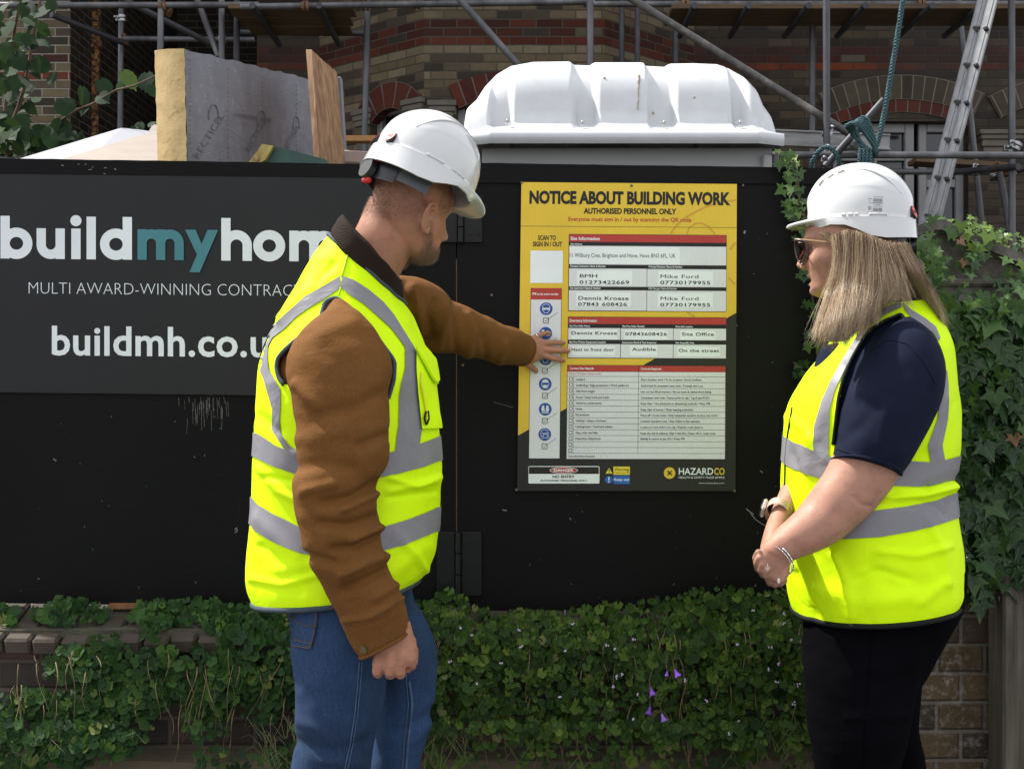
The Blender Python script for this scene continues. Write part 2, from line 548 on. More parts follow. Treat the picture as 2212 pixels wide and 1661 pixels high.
house = empty('brick_house', (0, 11.5, 0), 'old brick house with a bay and red brick courses behind the scaffolding', 'house')
def xw(x, d): return (x - CX) * d / K
def wall(mb, a, b, z0, z1, holes=(), u0=0.0):
    """brick wall between plan points a and b with rectangular openings (u from, u to, z from, z to)"""
    a = Vector((a[0], a[1], 0)); b = Vector((b[0], b[1], 0))
    Lw = (b - a).length; d = (b - a) / Lw
    us = sorted({0, Lw} | {h[0] for h in holes} | {h[1] for h in holes}); zs = sorted({z0, z1} | {h[2] for h in holes} | {h[3] for h in holes})
    for i in range(len(us) - 1):
        for j in range(len(zs) - 1):
            um, zm = (us[i] + us[i + 1]) / 2, (zs[j] + zs[j + 1]) / 2
            if any(h[0] < um < h[1] and h[2] < zm < h[3] for h in holes): continue
            q = [(us[i], zs[j]), (us[i + 1], zs[j]), (us[i + 1], zs[j + 1]), (us[i], zs[j + 1])]
            mb.add([a + d * u + Vector((0, 0, z)) for u, z in q], [(0, 1, 2, 3)], [(u + u0, z) for u, z in q])
    n = Vector((d.y, -d.x, 0))
    for h in holes:       # reveals
        A, B = a + d * h[0], a + d * h[1]
        for (p, q, zz0, zz1) in ((A, A - n * .2, h[2], h[3]), (B - n * .2, B, h[2], h[3])):
            mb.add([p + Vector((0, 0, zz0)), q + Vector((0, 0, zz0)), q + Vector((0, 0, zz1)), p + Vector((0, 0, zz1))], [(0, 1, 2, 3)], [(0, zz0), (.2, zz0), (.2, zz1), (0, zz1)])
        mb.add([A + Vector((0, 0, h[3])), B + Vector((0, 0, h[3])), B - n * .2 + Vector((0, 0, h[3])), A - n * .2 + Vector((0, 0, h[3]))], [(0, 1, 2, 3)], [(0, 0), (1, 0), (1, .2), (0, .2)])
    return mb
H = 8.2
# bay
Aq = (xw(690, DW), DW); Bq = (xw(916, DB), DB); Cq = (xw(1306, DB), DB); Dq = (xw(1500, DW), DW)
def zpx(y, d): return CZ - (y - CY) * d / K
g = MB()
cl = (Vector(Bq) - Vector(Aq)).length
hz = zpx(232, 11.4)
wall(g, Aq, Bq, 0, H, [(cl * .50, cl * .84, 1.0, hz)])
wall(g, Bq, Cq, 0, H, [(.29, 1.32, 1.0, zpx(200, DB))], u0=.06)
wall(g, Cq, Dq, 0, H, [(cl * .2, cl * .6, 1.0, hz)])
g.build('bay_wall', M['brick_bay'], house)
# back wall left of the bay, right wall
g = MB()
wall(g, (xw(555, DW), DW), Aq, 0, H)
wall(g, (xw(555, DW), 15), (xw(555, DW), DW), 0, H)
ax0, ax1 = xw(1800, DW), xw(2092, DW)
u0 = ax0 - Dq[0]
wall(g, Dq, (9.0, DW), 0, H, [(u0, ax1 - Dq[0], 0.3, zpx(262, DW))])
wall(g, (9.0, DW), (9.0, 15), 0, H)
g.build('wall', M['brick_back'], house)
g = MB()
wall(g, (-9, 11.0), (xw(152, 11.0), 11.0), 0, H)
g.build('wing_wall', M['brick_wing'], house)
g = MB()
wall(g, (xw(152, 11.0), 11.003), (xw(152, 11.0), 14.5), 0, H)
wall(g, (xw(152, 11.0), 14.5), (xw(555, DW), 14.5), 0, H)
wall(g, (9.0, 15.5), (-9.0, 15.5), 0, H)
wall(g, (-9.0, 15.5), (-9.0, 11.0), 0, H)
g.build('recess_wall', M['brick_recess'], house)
g = MB(); g.box((0, 13.3, H + .06), (18.4, 4.9, .12)); g.build('roof', simple('slate', (.05, .05, .055), .7, .2, 3), house)
# arches
def arch(name, a, d, n, uc, zc_top, span, rise, thick, mat, proud=.02, seg=24, slant=.0):
    """segmental arch standing proud of a wall; a plan origin, d direction, uc centre, zc_top crown height of the intrados"""
    R = (span * span / 4 + rise * rise) / (2 * rise)
    th = math.asin(min(1, span / 2 / R)); cz = zc_top - R
    mb = MB()
    def pt(r, t, o): return Vector((a[0], a[1], 0)) + d * (uc + r * math.sin(t)) + n * o + Vector((0, 0, cz + r * math.cos(t)))
    for i in range(seg):
        t0, t1 = -th + 2 * th * i / seg, -th + 2 * th * (i + 1) / seg
        ua, ub = R * t0 + 5, R * t1 + 5
        mb.add([pt(R, t0, proud), pt(R, t1, proud), pt(R + thick, t1, proud), pt(R + thick, t0, proud)], [(0, 1, 2, 3)], [(ua, 0), (ub, 0), (ub, thick), (ua, thick)])
        mb.add([pt(R, t0, -.1), pt(R, t1, -.1), pt(R, t1, proud), pt(R, t0, proud)], [(0, 1, 2, 3)], [(ua, 0), (ub, 0), (ub, .1), (ua, .1)])
        mb.add([pt(R + thick, t0, proud), pt(R + thick, t1, proud), pt(R + thick, t1, -.01), pt(R + thick, t0, -.01)], [(0, 1, 2, 3)], [(ua, 0), (ub, 0), (ub, .05), (ua, .05)])
    for t0 in (-th, th):
        mb.add([pt(R, t0, -.01), pt(R, t0, proud), pt(R + thick, t0, proud), pt(R + thick, t0, -.01)], [(0, 1, 2, 3)], [(0, 0), (.05, 0), (.05, thick), (0, thick)])
    return mb.build(name, mat, house)
def dirn(a, b):
    d = Vector((b[0] - a[0], b[1] - a[1], 0)).normalized(); return d, Vector((d.y, -d.x, 0))
d1, n1 = dirn(Aq, Bq)
arch('window_arch', Aq, d1, n1, cl * .69, zpx(236, 11.3), cl * .32, .10, .24, M['voussoir_red'])
d2, n2 = dirn(Bq, Cq)
arch('window_arch', Bq, d2, n2, .86, zpx(206, DB), 1.10, .12, .22, M['voussoir_red'])
d3, n3 = dirn(Cq, Dq)
arch('window_arch', Cq, d3, n3, cl * .4, hz, cl * .32, .10, .24, M['voussoir_red'])
dd, nn = dirn(Dq, (9, DW))
uc = (ax0 + ax1) / 2 - Dq[0]
arch('door_arch', Dq, dd, nn, uc, zpx(243, DW), ax1 - ax0, .13, .12, M['voussoir_red'], .012)
arch('door_arch', Dq, dd, nn, uc, zpx(243, DW) + .123, ax1 - ax0 + .10, .16, .235, M['voussoir_buff'], .02)
arch('window_arch', Dq, dd, nn, uc + 1.55, zpx(243, DW) + .1, 1.2, .16, .235, M['voussoir_buff'], .02)
# windows: frame, pane
def window(a, d, n, u0, u1, z0, z1, mull=1, transom=None, fr=.07, deep=.12, name='window'):
    a = Vector((a[0], a[1], 0)); mb = MB()
    R = Matrix((d, -n, Vector((0, 0, 1)))).transposed()
    def bx(ua, ub, za, zb, th=.07):
        mb.box(a + d * ((ua + ub) / 2) - n * deep + Vector((0, 0, (za + zb) / 2)), (ub - ua, th, zb - za), R, .008)
    bx(u0, u0 + fr, z0, z1); bx(u1 - fr, u1, z0, z1); bx(u0 + fr, u1 - fr, z1 - fr, z1); bx(u0 + fr, u1 - fr, z0, z0 + fr)
    for i in range(1, mull + 1):
        c = u0 + (u1 - u0) * i / (mull + 1)
        bx(c - fr * .45, c + fr * .45, z0 + fr, z1 - fr, .06)
    if transom: bx(u0 + fr, u1 - fr, transom - .04, transom + .04, .064)
    f = mb.build(name, M['white_frame'], house)
    q = MB()
    p = lambda u, z: a + d * u - n * (deep + .02) + Vector((0, 0, z))
    q.quad(p(u0 + .01, z0 + .01), p(u1 - .01, z0 + .01), p(u1 - .01, z1 - .01), p(u0 + .01, z1 - .01))
    q.build('pane', M['dark_glass'], f)
    return f
window(Aq, d1, n1, cl * .50, cl * .84, 1.0, hz, 0)
window(Bq, d2, n2, .29, 1.32, 1.0, zpx(200, DB), 1)
window(Cq, d3, n3, cl * .2, cl * .6, 1.0, hz, 0)
zt = zpx(262, DW)
window(Dq, dd, nn, u0 + .01, u0 + .62 * (ax1 - ax0), .9, zt - .002, 1, zpx(335, DW), .09)
wd = window(Dq, dd, nn, u0 + .66 * (ax1 - ax0), ax1 - Dq[0], .3, zt - .002, 0, zpx(392, DW), .08, .15, 'door')
# stone mouldings: springers under the arches, a pilaster capital at the right
for (a, d, n, u) in ((Aq, d1, n1, cl * .44), (Aq, d1, n1, cl * .91), (Bq, d2, n2, .16), (Bq, d2, n2, 1.44)):
    g = MB(); R = Matrix((d, -n, Vector((0, 0, 1)))).transposed()
    for k, (w, z, h_, o) in enumerate(((.26, 0, .05, .05), (.24, -.05, .05, .035), (.2, -.10, .05, .022), (.18, -.3, .35, .012))):
        zc = (hz if a is Aq else zpx(206, DB) - .05) + z
        g.box(Vector((a[0], a[1], 0)) + d * u + n * (o - .1) + Vector((0, 0, zc - h_ / 2)), (w, .2, h_), R, .006)
    g.build('stone_capital', M['stone_dressing'], house)
R = Matrix.Identity(3); g = MB()
for (x0, x1, y0, y1, o) in ((2110, 2212, 283, 293, .09), (2114, 2206, 293, 303, .07), (2118, 2200, 303, 318, .05), (2122, 2196, 318, 330, .03)):
    g.box(((xw(x0, DW) + xw(x1, DW)) / 2, DW - o + .1, (zpx(y0, DW) + zpx(y1, DW)) / 2), (xw(x1, DW) - xw(x0, DW), .2, zpx(y0, DW) - zpx(y1, DW)), R, .008)
g.build('stone_capital', M['stone_dressing'], house)
# rusty drainpipe in the recess corner
t = NT('rusty_iron')
nz = t.noise(30, detail=6, rough=.7)
col = t.ramp(nz, [(.42, (.016, .013, .012)), (.5, (.10, .045, .015)), (.62, (.30, .16, .06))])
M['rust'] = t.fin(col, .85, t.bump(nz, .5, .004), spec=.3)
g = MB()
a, b = P(208, -60, 11.6), P(194, 560, 11.6)
g.tube([a, (a + b) / 2, b], .052, 16)
for k in (.25, .62):
    c = a.lerp(b, k); e = (b - a).normalized() * .05
    g.tube([c - e, c + e], .066, 16)
g.build('drainpipe', M['rust'], house, True, 40)
# ================================================================ scaffolding
t = NT('galvanised_tube')
nz = t.noise(6, detail=6, rough=.65, stretch=(1, 1, .25))
col = t.ramp(nz, [(.3, (.055, .055, .06)), (.55, (.105, .105, .112)), (.72, (.17, .17, .175))])
M['tube'] = t.fin(col, t.ramp(nz, [(.3, .62), (.7, .42)]), t.bump(t.noise(50, detail=4), .2, .002), .55)
t = NT('weathered_tube')
nz = t.noise(5, detail=6, rough=.7)
col = t.ramp(nz, [(.36, (.055, .052, .055)), (.52, (.11, .105, .10)), (.64, (.26, .24, .20)), (.8, (.16, .12, .08))])
M['tube_old'] = t.fin(col, .6, t.bump(t.noise(60), .2, .002), .4)
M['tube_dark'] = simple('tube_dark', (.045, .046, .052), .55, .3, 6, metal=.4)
M['coupler'] = simple('coupler', (.30, .30, .31), .38, .25, 30, metal=.85)
M['coupler_rust'] = simple('coupler_rust', (.13, .06, .03), .8, .5, 30, 60, .5, .003)
t = NT('scaffold_plank')
nz = t.noise(4, detail=8, stretch=(.6, 8, 8))
M['plank'] = t.fin(t.ramp(nz, [(.3, (.05, .032, .017)), (.7, (.13, .082, .042))]), .85, t.bump(nz, .4, .003))

scaf = empty('scaffold', (0, 9.6, 0), 'grey tube scaffolding standing in front of the brick house', 'scaffold')
def pole(name, x0, y0, d0, x1, y1, d1, m='tube', r=.0242):
    a, b = P(x0, y0, d0), P(x1, y1, d1)
    g = MB(); g.tube([a, a.lerp(b, .5), b], r, 16)
    # open end: a rim and a dark inside would not show at this size, the cap is set in
    return g.build(name, M[m], scaf, True, 40)
def to_ground(x0, y0, x1, y1, d):
    """lower end of a standing pole carried on down to the ground"""
    yg = CY + CZ * K / d
    return x0 + (x1 - x0) * (yg - y0) / (y1 - y0), yg
def standard(x0, y0, x1, y1, d, m='tube'):
    xg, yg = to_ground(x0, y0, x1, y1, d)
    return pole('standard', x0 - (x1 - x0) * .1, y0 - (y1 - y0) * .1 - 30, d, xg, yg, d, m)
DF, DR = 9.3, 11.2
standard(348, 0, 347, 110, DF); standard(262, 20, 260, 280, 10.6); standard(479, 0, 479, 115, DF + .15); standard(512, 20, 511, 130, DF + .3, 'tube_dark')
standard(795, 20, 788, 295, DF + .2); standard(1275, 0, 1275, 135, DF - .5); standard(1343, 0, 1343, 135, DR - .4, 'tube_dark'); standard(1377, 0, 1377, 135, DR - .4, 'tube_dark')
standard(1460, 40, 1459, 150, DR - .3, 'tube_dark'); standard(1785, 0, 1786, 340, DF - .9); standard(1755, 20, 1754, 278, DF + .4)
standard(2185, 10, 2186, 480, DF - .5); standard(2073, 60, 2108, 380, DF + .9)
pole('brace', 2160, 372, DF - .2, 2192, 560, DF - .2)
# ledgers
pole('ledger', -120, 12, DF, 560, 11, DF); pole('ledger', 520, 15, DF - .15, 1275, 4, DF - .15); pole('ledger', 1260, 9, DF + .05, 2330, 9, DF + .05)
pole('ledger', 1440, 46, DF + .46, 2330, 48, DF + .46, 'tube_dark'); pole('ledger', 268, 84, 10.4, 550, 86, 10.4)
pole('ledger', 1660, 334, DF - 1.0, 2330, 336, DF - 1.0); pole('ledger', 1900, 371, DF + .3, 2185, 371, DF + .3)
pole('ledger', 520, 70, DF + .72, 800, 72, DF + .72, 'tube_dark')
# transoms running towards the wall
for x in (560, 700, 1490, 1605, 1730, 1850, 1990, 2095):
    z = zpx(18, DF)
    g = MB(); X = xw(x, DF)
    g.tube([(X, DF - .25, z - .055), (X, DF + (.80 if x < 800 else .55), z - .055)], .0242, 14)
    g.build('transom', M['tube_dark'], scaf, True, 40)
# braces
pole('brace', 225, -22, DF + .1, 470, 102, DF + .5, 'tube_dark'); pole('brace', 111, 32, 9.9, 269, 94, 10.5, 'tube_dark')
pole('brace', 420, -18, DF + .2, 472, 122, DF + .2); pole('brace', 960, -38, DF - .6, 1200, 230, DF - .6)
pole('brace', 1290, -48, DF - .85, 1838, 291, DF - .85, 'tube_old', .0262)
pole('brace', 1909, 216, DF - 1.05, 1782, 360, DF - 1.05, 'tube_dark')
pole('putlog', 1850, 313, DF - 1.10, 1838, 311, DF - .2)
pole('putlog', 2060, 372, DF + .1, 2200, 360, DF - .6, 'tube_dark')
pole('putlog', 2140, 385, DF - .1, 2330, 330, DF - .6, 'tube_dark')
# couplers: a band with a bolt
def coupler(x, y, d, ax, m='coupler', r=.034):
    c = P(x, y, d); ax = Vector(ax).normalized()
    g = MB()
    o = ax.orthogonal().normalized()
    for k in (-.016, .016):
        g.tube([c + ax * (k - .011), c + ax * (k + .011)], r, 14)
    s = ax.cross(Vector((0, 1, 0)))
    s = s.normalized() if s.length > .1 else Vector((1, 0, 0))
    g.box(c + s * .042, (.03, .03, .05), None, .005)
    g.tube([c + s * .045 + Vector((0, -.05, 0)), c + s * .045 + Vector((0, .03, 0))], .008, 8)
    g.ball(c + s * .045 + Vector((0, -.05, 0)), .013, 8, 6)
    g.build('coupler', M[m], scaf, True, 40)
coupler(1787, 289, DF - .88, (.8, 0, -.5)); coupler(1786, 333, DF - .95, (1, 0, 0)); coupler(1788, 352, DF - 1.0, (.6, 0, .7))
coupler(2185, 320, DF - .5, (0, 0, 1)); coupler(2196, 316, DF - .55, (.5, 0, .9)); coupler(2186, 371, DF - .4, (0, 0, 1), 'coupler_rust'); coupler(2105, 371, DF + .3, (1, 0, 0))
coupler(2151, 367, DF + .1, (1, 0, 0), 'coupler_rust'); coupler(2155, 382, DF - .1, (0, 0, 1))
coupler(352, 14, DF, (1, 0, 0), 'coupler_rust'); coupler(362, 26, DF + .1, (.8, 0, -.4), 'coupler_rust'); coupler(268, 90, 10.5, (1, 0, 0), 'coupler_rust'); coupler(264, 40, 10.6, (0, 0, 1))
coupler(790, 14, DF, (1, 0, 0), 'coupler_rust'); coupler(1275, 6, DF - .3, (1, 0, 0)); coupler(900, 10, DF - .1, (1, 0, 0), 'coupler_rust'); coupler(1755, 14, DF + .1, (1, 0, 0), 'coupler_rust')
coupler(2075, 52, DR - .4, (1, 0, 0), 'coupler_rust'); coupler(480, 85, 10.3, (1, 0, 0)); coupler(660, 14, DF - .15, (1, 0, 0), 'coupler_rust'); coupler(1480, 10, DF, (1, 0, 0), 'coupler_rust')
coupler(1990, 10, DF, (1, 0, 0), 'coupler_rust')
# the platform planks overhead
zp = zpx(18, DF) + .0
for (xa, xb, nb_) in ((505, 765, 3), (1440, 2330, 2)):
    X0, X1 = xw(xa, DF), xw(xb, DF)
    for k in range(nb_):
        g = MB()
        y = DF - .05 + k * .245 + .11
        g.box(((X0 + X1) / 2 + rnd.uniform(-.05, .05), y, zp + rnd.uniform(0, .006) + .0), (X1 - X0 + rnd.uniform(-.1, .1), .225, .038), None, .004)
        g.build('plank', M['plank'], scaf)
g = MB(); g.box((-.4, 10.5, 6.35), (9.4, 2.3, .04)); g.build('added_shade_platform', M['plank'], scaf)  # unseen platform, added above the view to shade the house front
# an aluminium beam lying on the lower ledger
t = NT('worn_white_beam')
nz = t.noise(4, detail=7, rough=.7, stretch=(1, 1, 4))
M['beam'] = t.fin(t.ramp(nz, [(.35, (.17, .17, .17)), (.6, (.29, .285, .28))]), .5, None, .3)
beam = MB()
c0, c1 = P(1668, 298, DF - .55), P(1920, 309, DF - .55)
ux = (c1 - c0).normalized()
R = Matrix((ux, Vector((0, 1, 0)), ux.cross(Vector((0, 1, 0))))).transposed()
hh = 36 * (DF - .55) / K
beam.box((c0 + c1) / 2, ((c1 - c0).length, .05, hh), R, .006)
beam.box((c0 + c1) / 2 + Vector((0, -.03, hh * .42)), ((c1 - c0).length, .02, hh * .12), R, .003)
beam.box((c0 + c1) / 2 + Vector((0, -.03, -hh * .42)), ((c1 - c0).length, .02, hh * .12), R, .003)
tag(beam.build('metal_beam', M['beam']), 'worn pale metal beam lying across the scaffold behind the blue rope', 'beam')
g = MB()
for (x0, x1, y0, y1) in ((1970, 2180, 347, 362),):
    a, b = P(x0, y0 + 2, DF + .45), P(x1, y1, DF + .45)
    ux = (b - a).normalized()
    R = Matrix((ux, Vector((0, 1, 0)), ux.cross(Vector((0, 1, 0))))).transposed()
    g.box((a + b) / 2, ((b - a).length, .22, .04), R, .004)
tag(g.build('timber_board', M['plank']), 'brown timber board lying on the lower scaffold tube behind the ladder', 'board')
g = MB()
a, b = P(742, 300, 9.0), P(815, 303, 9.0)
g.box((a + b) / 2, ((b - a).length, .1, .042), None, .004)
tag(g.build('timber_batten', simple('orange_timber', (.30, .15, .05), .8, .2, 6)), 'short orange timber batten behind the upright strand board', 'batten')

# ---------------------------------------------------------------- ladder
t = NT('ladder_aluminium')
nz = t.noise(5, detail=7, rough=.7, stretch=(3, 3, .6))
M['alu'] = t.fin(t.ramp(nz, [(.3, (.13, .133, .138)), (.7, (.25, .25, .255))]), .42, None, .75)
M['black_rubber'] = simple('black_rubber', (.012, .012, .012), .6, .2, 10)
lad = empty('ladder', P(2000, 700, 8.6), 'tall aluminium ladder leaning against the scaffold above the stone pier', 'ladder')
def stile(x0, x1, xw0, d0, d1):
    # upright channel from above the picture down to the ground
    dx = (x1 - x0) / 477.0
    ya, yb = -200, CY + CZ * K / d1
    a = P(x0 + dx * ya, ya, d0 + (d0 - d1) * .25); b = P(x0 + dx * yb, yb, d1 - .4)
    ax = (b - a).normalized()
    side = Vector((.80, -.60, 0)); side = (side - ax * side.dot(ax)).normalized(); nn_ = ax.cross(side).normalized()
    R = Matrix((side, nn_, ax)).transposed()
    g = MB(); L_ = (b - a).length; c = (a + b) / 2
    g.box(c, (.058, .006, L_), R)
    for k in (-1, 1):
        g.box(c + side * k * .029 - nn_ * .010, (.007, .026, L_ - .002), R)
    g.box(c + nn_ * .0042, (.022, .006, L_ - .004), R)
    g.build('stile', M['alu'], lad)
    return a, b, side, nn_
s1 = stile(2121, 1998, 16, 9.0, 8.6)
s2 = stile(2144, 2020, 18, 8.75, 8.35)
for k in range(16):
    yy = -160 + k * 84.5 - 8
    f = lambda s_: s_[0].lerp(s_[1], (yy + 200) / (CY + CZ * K / 8.4 + 200))
    a, b = f(s1), f(s2) 
    yb = yy + 0
    g = MB(); g.tube([a + Vector((0, 0, 0)), b + Vector((0, 0, .0))], .016, 10)
    r_ = g.build('rung', M['alu'], lad, True, 40)
    g = MB(); e = (b - a).normalized()
    g.box(b + Vector((0, -.004, 0)) + s2[3] * (-.0) + e * .018, (.03, .03, .03), None, .008)
    g.build('rung_cap', M['black_rubber'], lad)

# ---------------------------------------------------------------- rope
t = NT('blue_rope')
wv = t.n('TexWave'); wv.bands_direction = 'DIAGONAL'; wv.inputs['Scale'].default_value = 28; wv.inputs['Distortion'].default_value = .6
t.set(wv.inputs['Vector'], t.co())
col = t.ramp(wv.outputs[0], [(.2, (.016, .045, .052)), (.7, (.05, .115, .13))])
M['rope'] = t.fin(col, .85, t.bump(wv.outputs[0], .7, .006))
rope = empty('rope', P(1870, 310, 8.1), 'blue-green rope knotted round a scaffold tube and hanging beside the ladder', 'rope')
def twisted(name, pts, r, n=220, parent=rope, pitch=.07):
    A = resample(spline([list(p) for p in pts], 120) if len(pts) > 2 else [list(p) for p in pts], n)
    g = MB()
    for k in range(3):
        q = []
        for i in range(n):
            p = Vector(A[i]); tt = Vector(A[min(i + 1, n - 1)] - A[max(i - 1, 0)]).normalized()
            e = tt.orthogonal().normalized() if abs(tt.y) > .9 else tt.cross(Vector((0, 1, 0))).normalized()
            w = tt.cross(e); L_ = i * np.linalg.norm(A[1] - A[0])
            an = 2 * PI * (L_ / pitch + k / 3)
            q.append(p + (e * math.cos(an) + w * math.sin(an)) * r * .5)
        g.tube(q, r * .62, 6)
    return g.build(name, M['rope'], parent, True)
twisted('line', [P(1957, -40, 8.1), P(1930, 130, 8.12), P(1898, 300, 8.15), P(1893, 316, 8.15)], .017, 420)
rr = random.Random(3)
for k in range(5):
    o = k * 10
    twisted('coil', [P(1828 + o * .3, 272 - o * .1, 8.0), P(1846 + o * .75, 266 - o * .05, 7.96), P(1866 + o * .45, 285 + o * .1, 7.97), P(1893 - rr.random() * 6, 318 + rr.random() * 8, 8.0), P(1870 - o * .2, 318, 8.12), P(1842 + o * .2, 290, 8.12), P(1828 + o * .3, 272 - o * .1, 8.06)], .0145, 130)
for k in range(4):
    x = 1858 + k * 8
    twisted('coil', [P(x, 322, 8.02), P(x - 2, 345, 8.0), P(x - 3, 372, 8.05), P(x + 2, 380, 8.15), P(x + 3, 345, 8.2), P(x + 2, 322, 8.18)], .012, 90)
twisted('loop', [P(1750, 372, 8.3), P(1757, 345, 8.2), P(1770, 325, 8.15), P(1795, 321, 8.15), P(1808, 335, 8.15), P(1812, 360, 8.2)], .015, 130)
# ================================================================ debris behind the hoarding
F = 3.35                                             # distance of the hoarding face
t = NT('foil_facing')
nz = t.noise(7, detail=5, dist=1.2); cre = t.ramp(t.noise(4, detail=3, stretch=(1, 1, 2.6), dist=.6), [(.49, 0.0), (.5, 1.0), (.51, 0.0)])
col = t.ramp(nz, [(.3, (.150, .152, .172)), (.7, (.195, .198, .218))])
col = t.mix(t.math('MULTIPLY', t.ramp(t.noise(40, detail=3), [(.62, 0.0), (.72, 1.0)]), .35), col, (.4, .4, .42, 1))
bm = t.bump(cre, .35, .004); bm = t.bump(t.noise(26, detail=5), .3, .003, bm)
M['foil'] = t.fin(col, .55, bm, .12, spec=.4)
t = NT('yellow_foam')
nz = t.noise(18, detail=8, rough=.7); sc_ = t.ramp(t.noise(16, detail=4, stretch=(1, 1, 3), dist=1), [(.60, 0.0), (.68, 1.0)])
col = t.mix(t.math('MULTIPLY', sc_, .7), t.ramp(nz, [(.3, (.40, .28, .115)), (.7, (.48, .355, .165))]), (.30, .18, .06, 1))
M['foam'] = t.fin(col, .9, t.bump(nz, .6, .006))
t = NT('strand_board')
vo = t.n('TexVoronoi'); mp = t.n('Mapping'); mp.inputs[3].default_value = (60, 60, 17); t.set(mp.inputs[0], t.co()); t.set(vo.inputs['Vector'], mp.outputs[0]); vo.inputs['Scale'].default_value = 1.0
fl = t.noise(30, detail=6, stretch=(2, 2, .4))
col = t.mix(.45, t.ramp(vo.outputs['Color'], [(.1, (.12, .055, .022)), (.5, (.24, .125, .055)), (.9, (.36, .22, .11))]), t.ramp(fl, [(.35, (.08, .036, .014)), (.65, (.30, .165, .075))]))
M['osb'] = t.fin(col, .75, t.bump(fl, .4, .004))
M['white_sheet'] = simple('white_sheet', (.30, .30, .33), .6, .04, 3)
M['cream_sheet'] = simple('cream_sheet', (.26, .215, .18), .75, .12, 6, 30, .2, .002)
t = NT('chipped_green_paint')
nz = t.noise(14, detail=7, rough=.7)
M['skip_green'] = t.fin(t.ramp(nz, [(.35, (.012, .04, .032)), (.6, (.022, .075, .055)), (.68, (.06, .04, .02))]), .55, t.bump(nz, .3, .003))
t = NT('chipped_yellow_paint')
nz = t.noise(20, detail=7, rough=.7)
M['skip_yellow'] = t.fin(t.ramp(nz, [(.4, (.42, .34, .08)), (.56, (.30, .22, .06)), (.64, (.10, .05, .02))]), .6, t.bump(nz, .3, .003))

def slab(mb, front, thick):
    """front: 4 points; thick: extrusion vector"""
    return mb.prism(front, thick)
# insulation board: end face of yellow foam, sides of grey foil
ins = empty('insulation_board', P(530, 480, 4.6), 'thick grey foil-faced insulation board with a cut yellow foam end', 'board')
fa, fb = P(399, 106, 4.32), P(690, 176, 5.45)
fc, fd_ = P(690, 420, 5.45), P(408, 470, 4.32)
ea, ed = P(335, 110, 4.42), P(346, 470, 4.42)
g = MB()
# foil face, top edge, back: rough front edge
def rag(a, b, n, amp, seed):
    r_ = random.Random(seed); q = []
    for i in range(n + 1):
        p = a.lerp(b, i / n)
        q.append(p + (Vector((r_.uniform(-amp, amp), 0, r_.uniform(-amp, amp))) if 0 < i < n else Vector()))
    return q
top = rag(fa, fb, 26, .004, 4)
off = ea - fa
rows = [[p.lerp(fd_.lerp(fc, i / 26), v) for i, p in enumerate(top)] for v in np.linspace(0, 1, 8)]
g.grid([[tuple(q) for q in r_] for r_ in rows])
g.grid([[tuple(p + Vector((0, .0, .001))) for p in top], [tuple(p + off) for p in top]])
g.grid([[tuple(q + off) for q in r_] for r_ in rows])
g.grid([[tuple(fb), tuple(fb + off)], [tuple(fc), tuple(fc + off)]])
g.build('foil_face', M['foil'], ins, True, 40)
g = MB()
n1_ = 30
r_ = random.Random(9)
R0 = rag(fa + Vector((.001, 0, 0)), fd_, n1_, .0012, 5); L0 = rag(ea, ed, n1_, .0012, 6)
A = []
for i in range(n1_ + 1):
    row = []
    for k in range(9):
        p = L0[i].lerp(R0[i], k / 8)
        bul = -.010 * math.sin(PI * k / 8) + r_.uniform(-.0012, .0012) - .004
        row.append(tuple(p + Vector((-.3, -1, 0)).normalized() * (-bul)))
    A.append(row)
g.grid(A)
tp = []
for k in range(9): tp.append(Vector(A[0][k]))
g.grid([[tuple(q) for q in tp], [tuple(q + (fb - fa) * .05 + Vector((0, 0, .002))) for q in tp]])
g.build('foam_end', M['foam'], ins, True, 50)

# lettering helper: text as thin raised mesh on a plane
fcur = {}
def text_mesh(body, offset=0.0, shear=0.0, spacing=1.0, ext=0.0):
    key = (body, offset, shear, spacing, ext)
    if key in fcur: return fcur[key]
    cu = bpy.data.curves.new('lettering', 'FONT'); cu.body = body; cu.size = 1.0; cu.offset = offset; cu.shear = shear; cu.space_character = spacing
    cu.extrude = ext; cu.resolution_u = 3; cu.fill_mode = 'FRONT' if ext == 0 else 'BOTH'
    o = bpy.data.objects.new('lettering', cu); COL.objects.link(o)
    dg = bpy.context.evaluated_depsgraph_get(); dg.update()
    me = bpy.data.meshes.new_from_object(o.evaluated_get(dg))
    V = np.array([v.co[:] for v in me.vertices]) if len(me.vertices) else np.zeros((0, 3))
    Fs = [tuple(p.vertices) for p in me.polygons]
    bpy.data.objects.remove(o); bpy.data.curves.remove(cu); bpy.data.meshes.remove(me)
    fcur[key] = (V, Fs)
    return V, Fs
CAP = None
def put_text(mb, body, x0, x1, yb, yc, pl, offset=0.0, shear=0.0, spacing=1.0):
    """text set from pixel x0 to x1 with baseline yb and capital top yc; pl maps pixels to the plane"""
    global CAP
    if CAP is None: CAP = text_mesh('H')[0][:, 1].max()
    V, Fs = text_mesh(body, offset, shear, spacing)
    if not len(V): return
    mn, mx = V[:, 0].min(), V[:, 0].max()
    cap = CAP + offset
    pts = []
    for v in V:
        fx = (v[0] - mn) / max(mx - mn, 1e-6)
        pts.append(pl(x0 + (x1 - x0) * fx, yb - (yb - yc) * (v[1] / cap)))
    mb.add(pts, Fs)
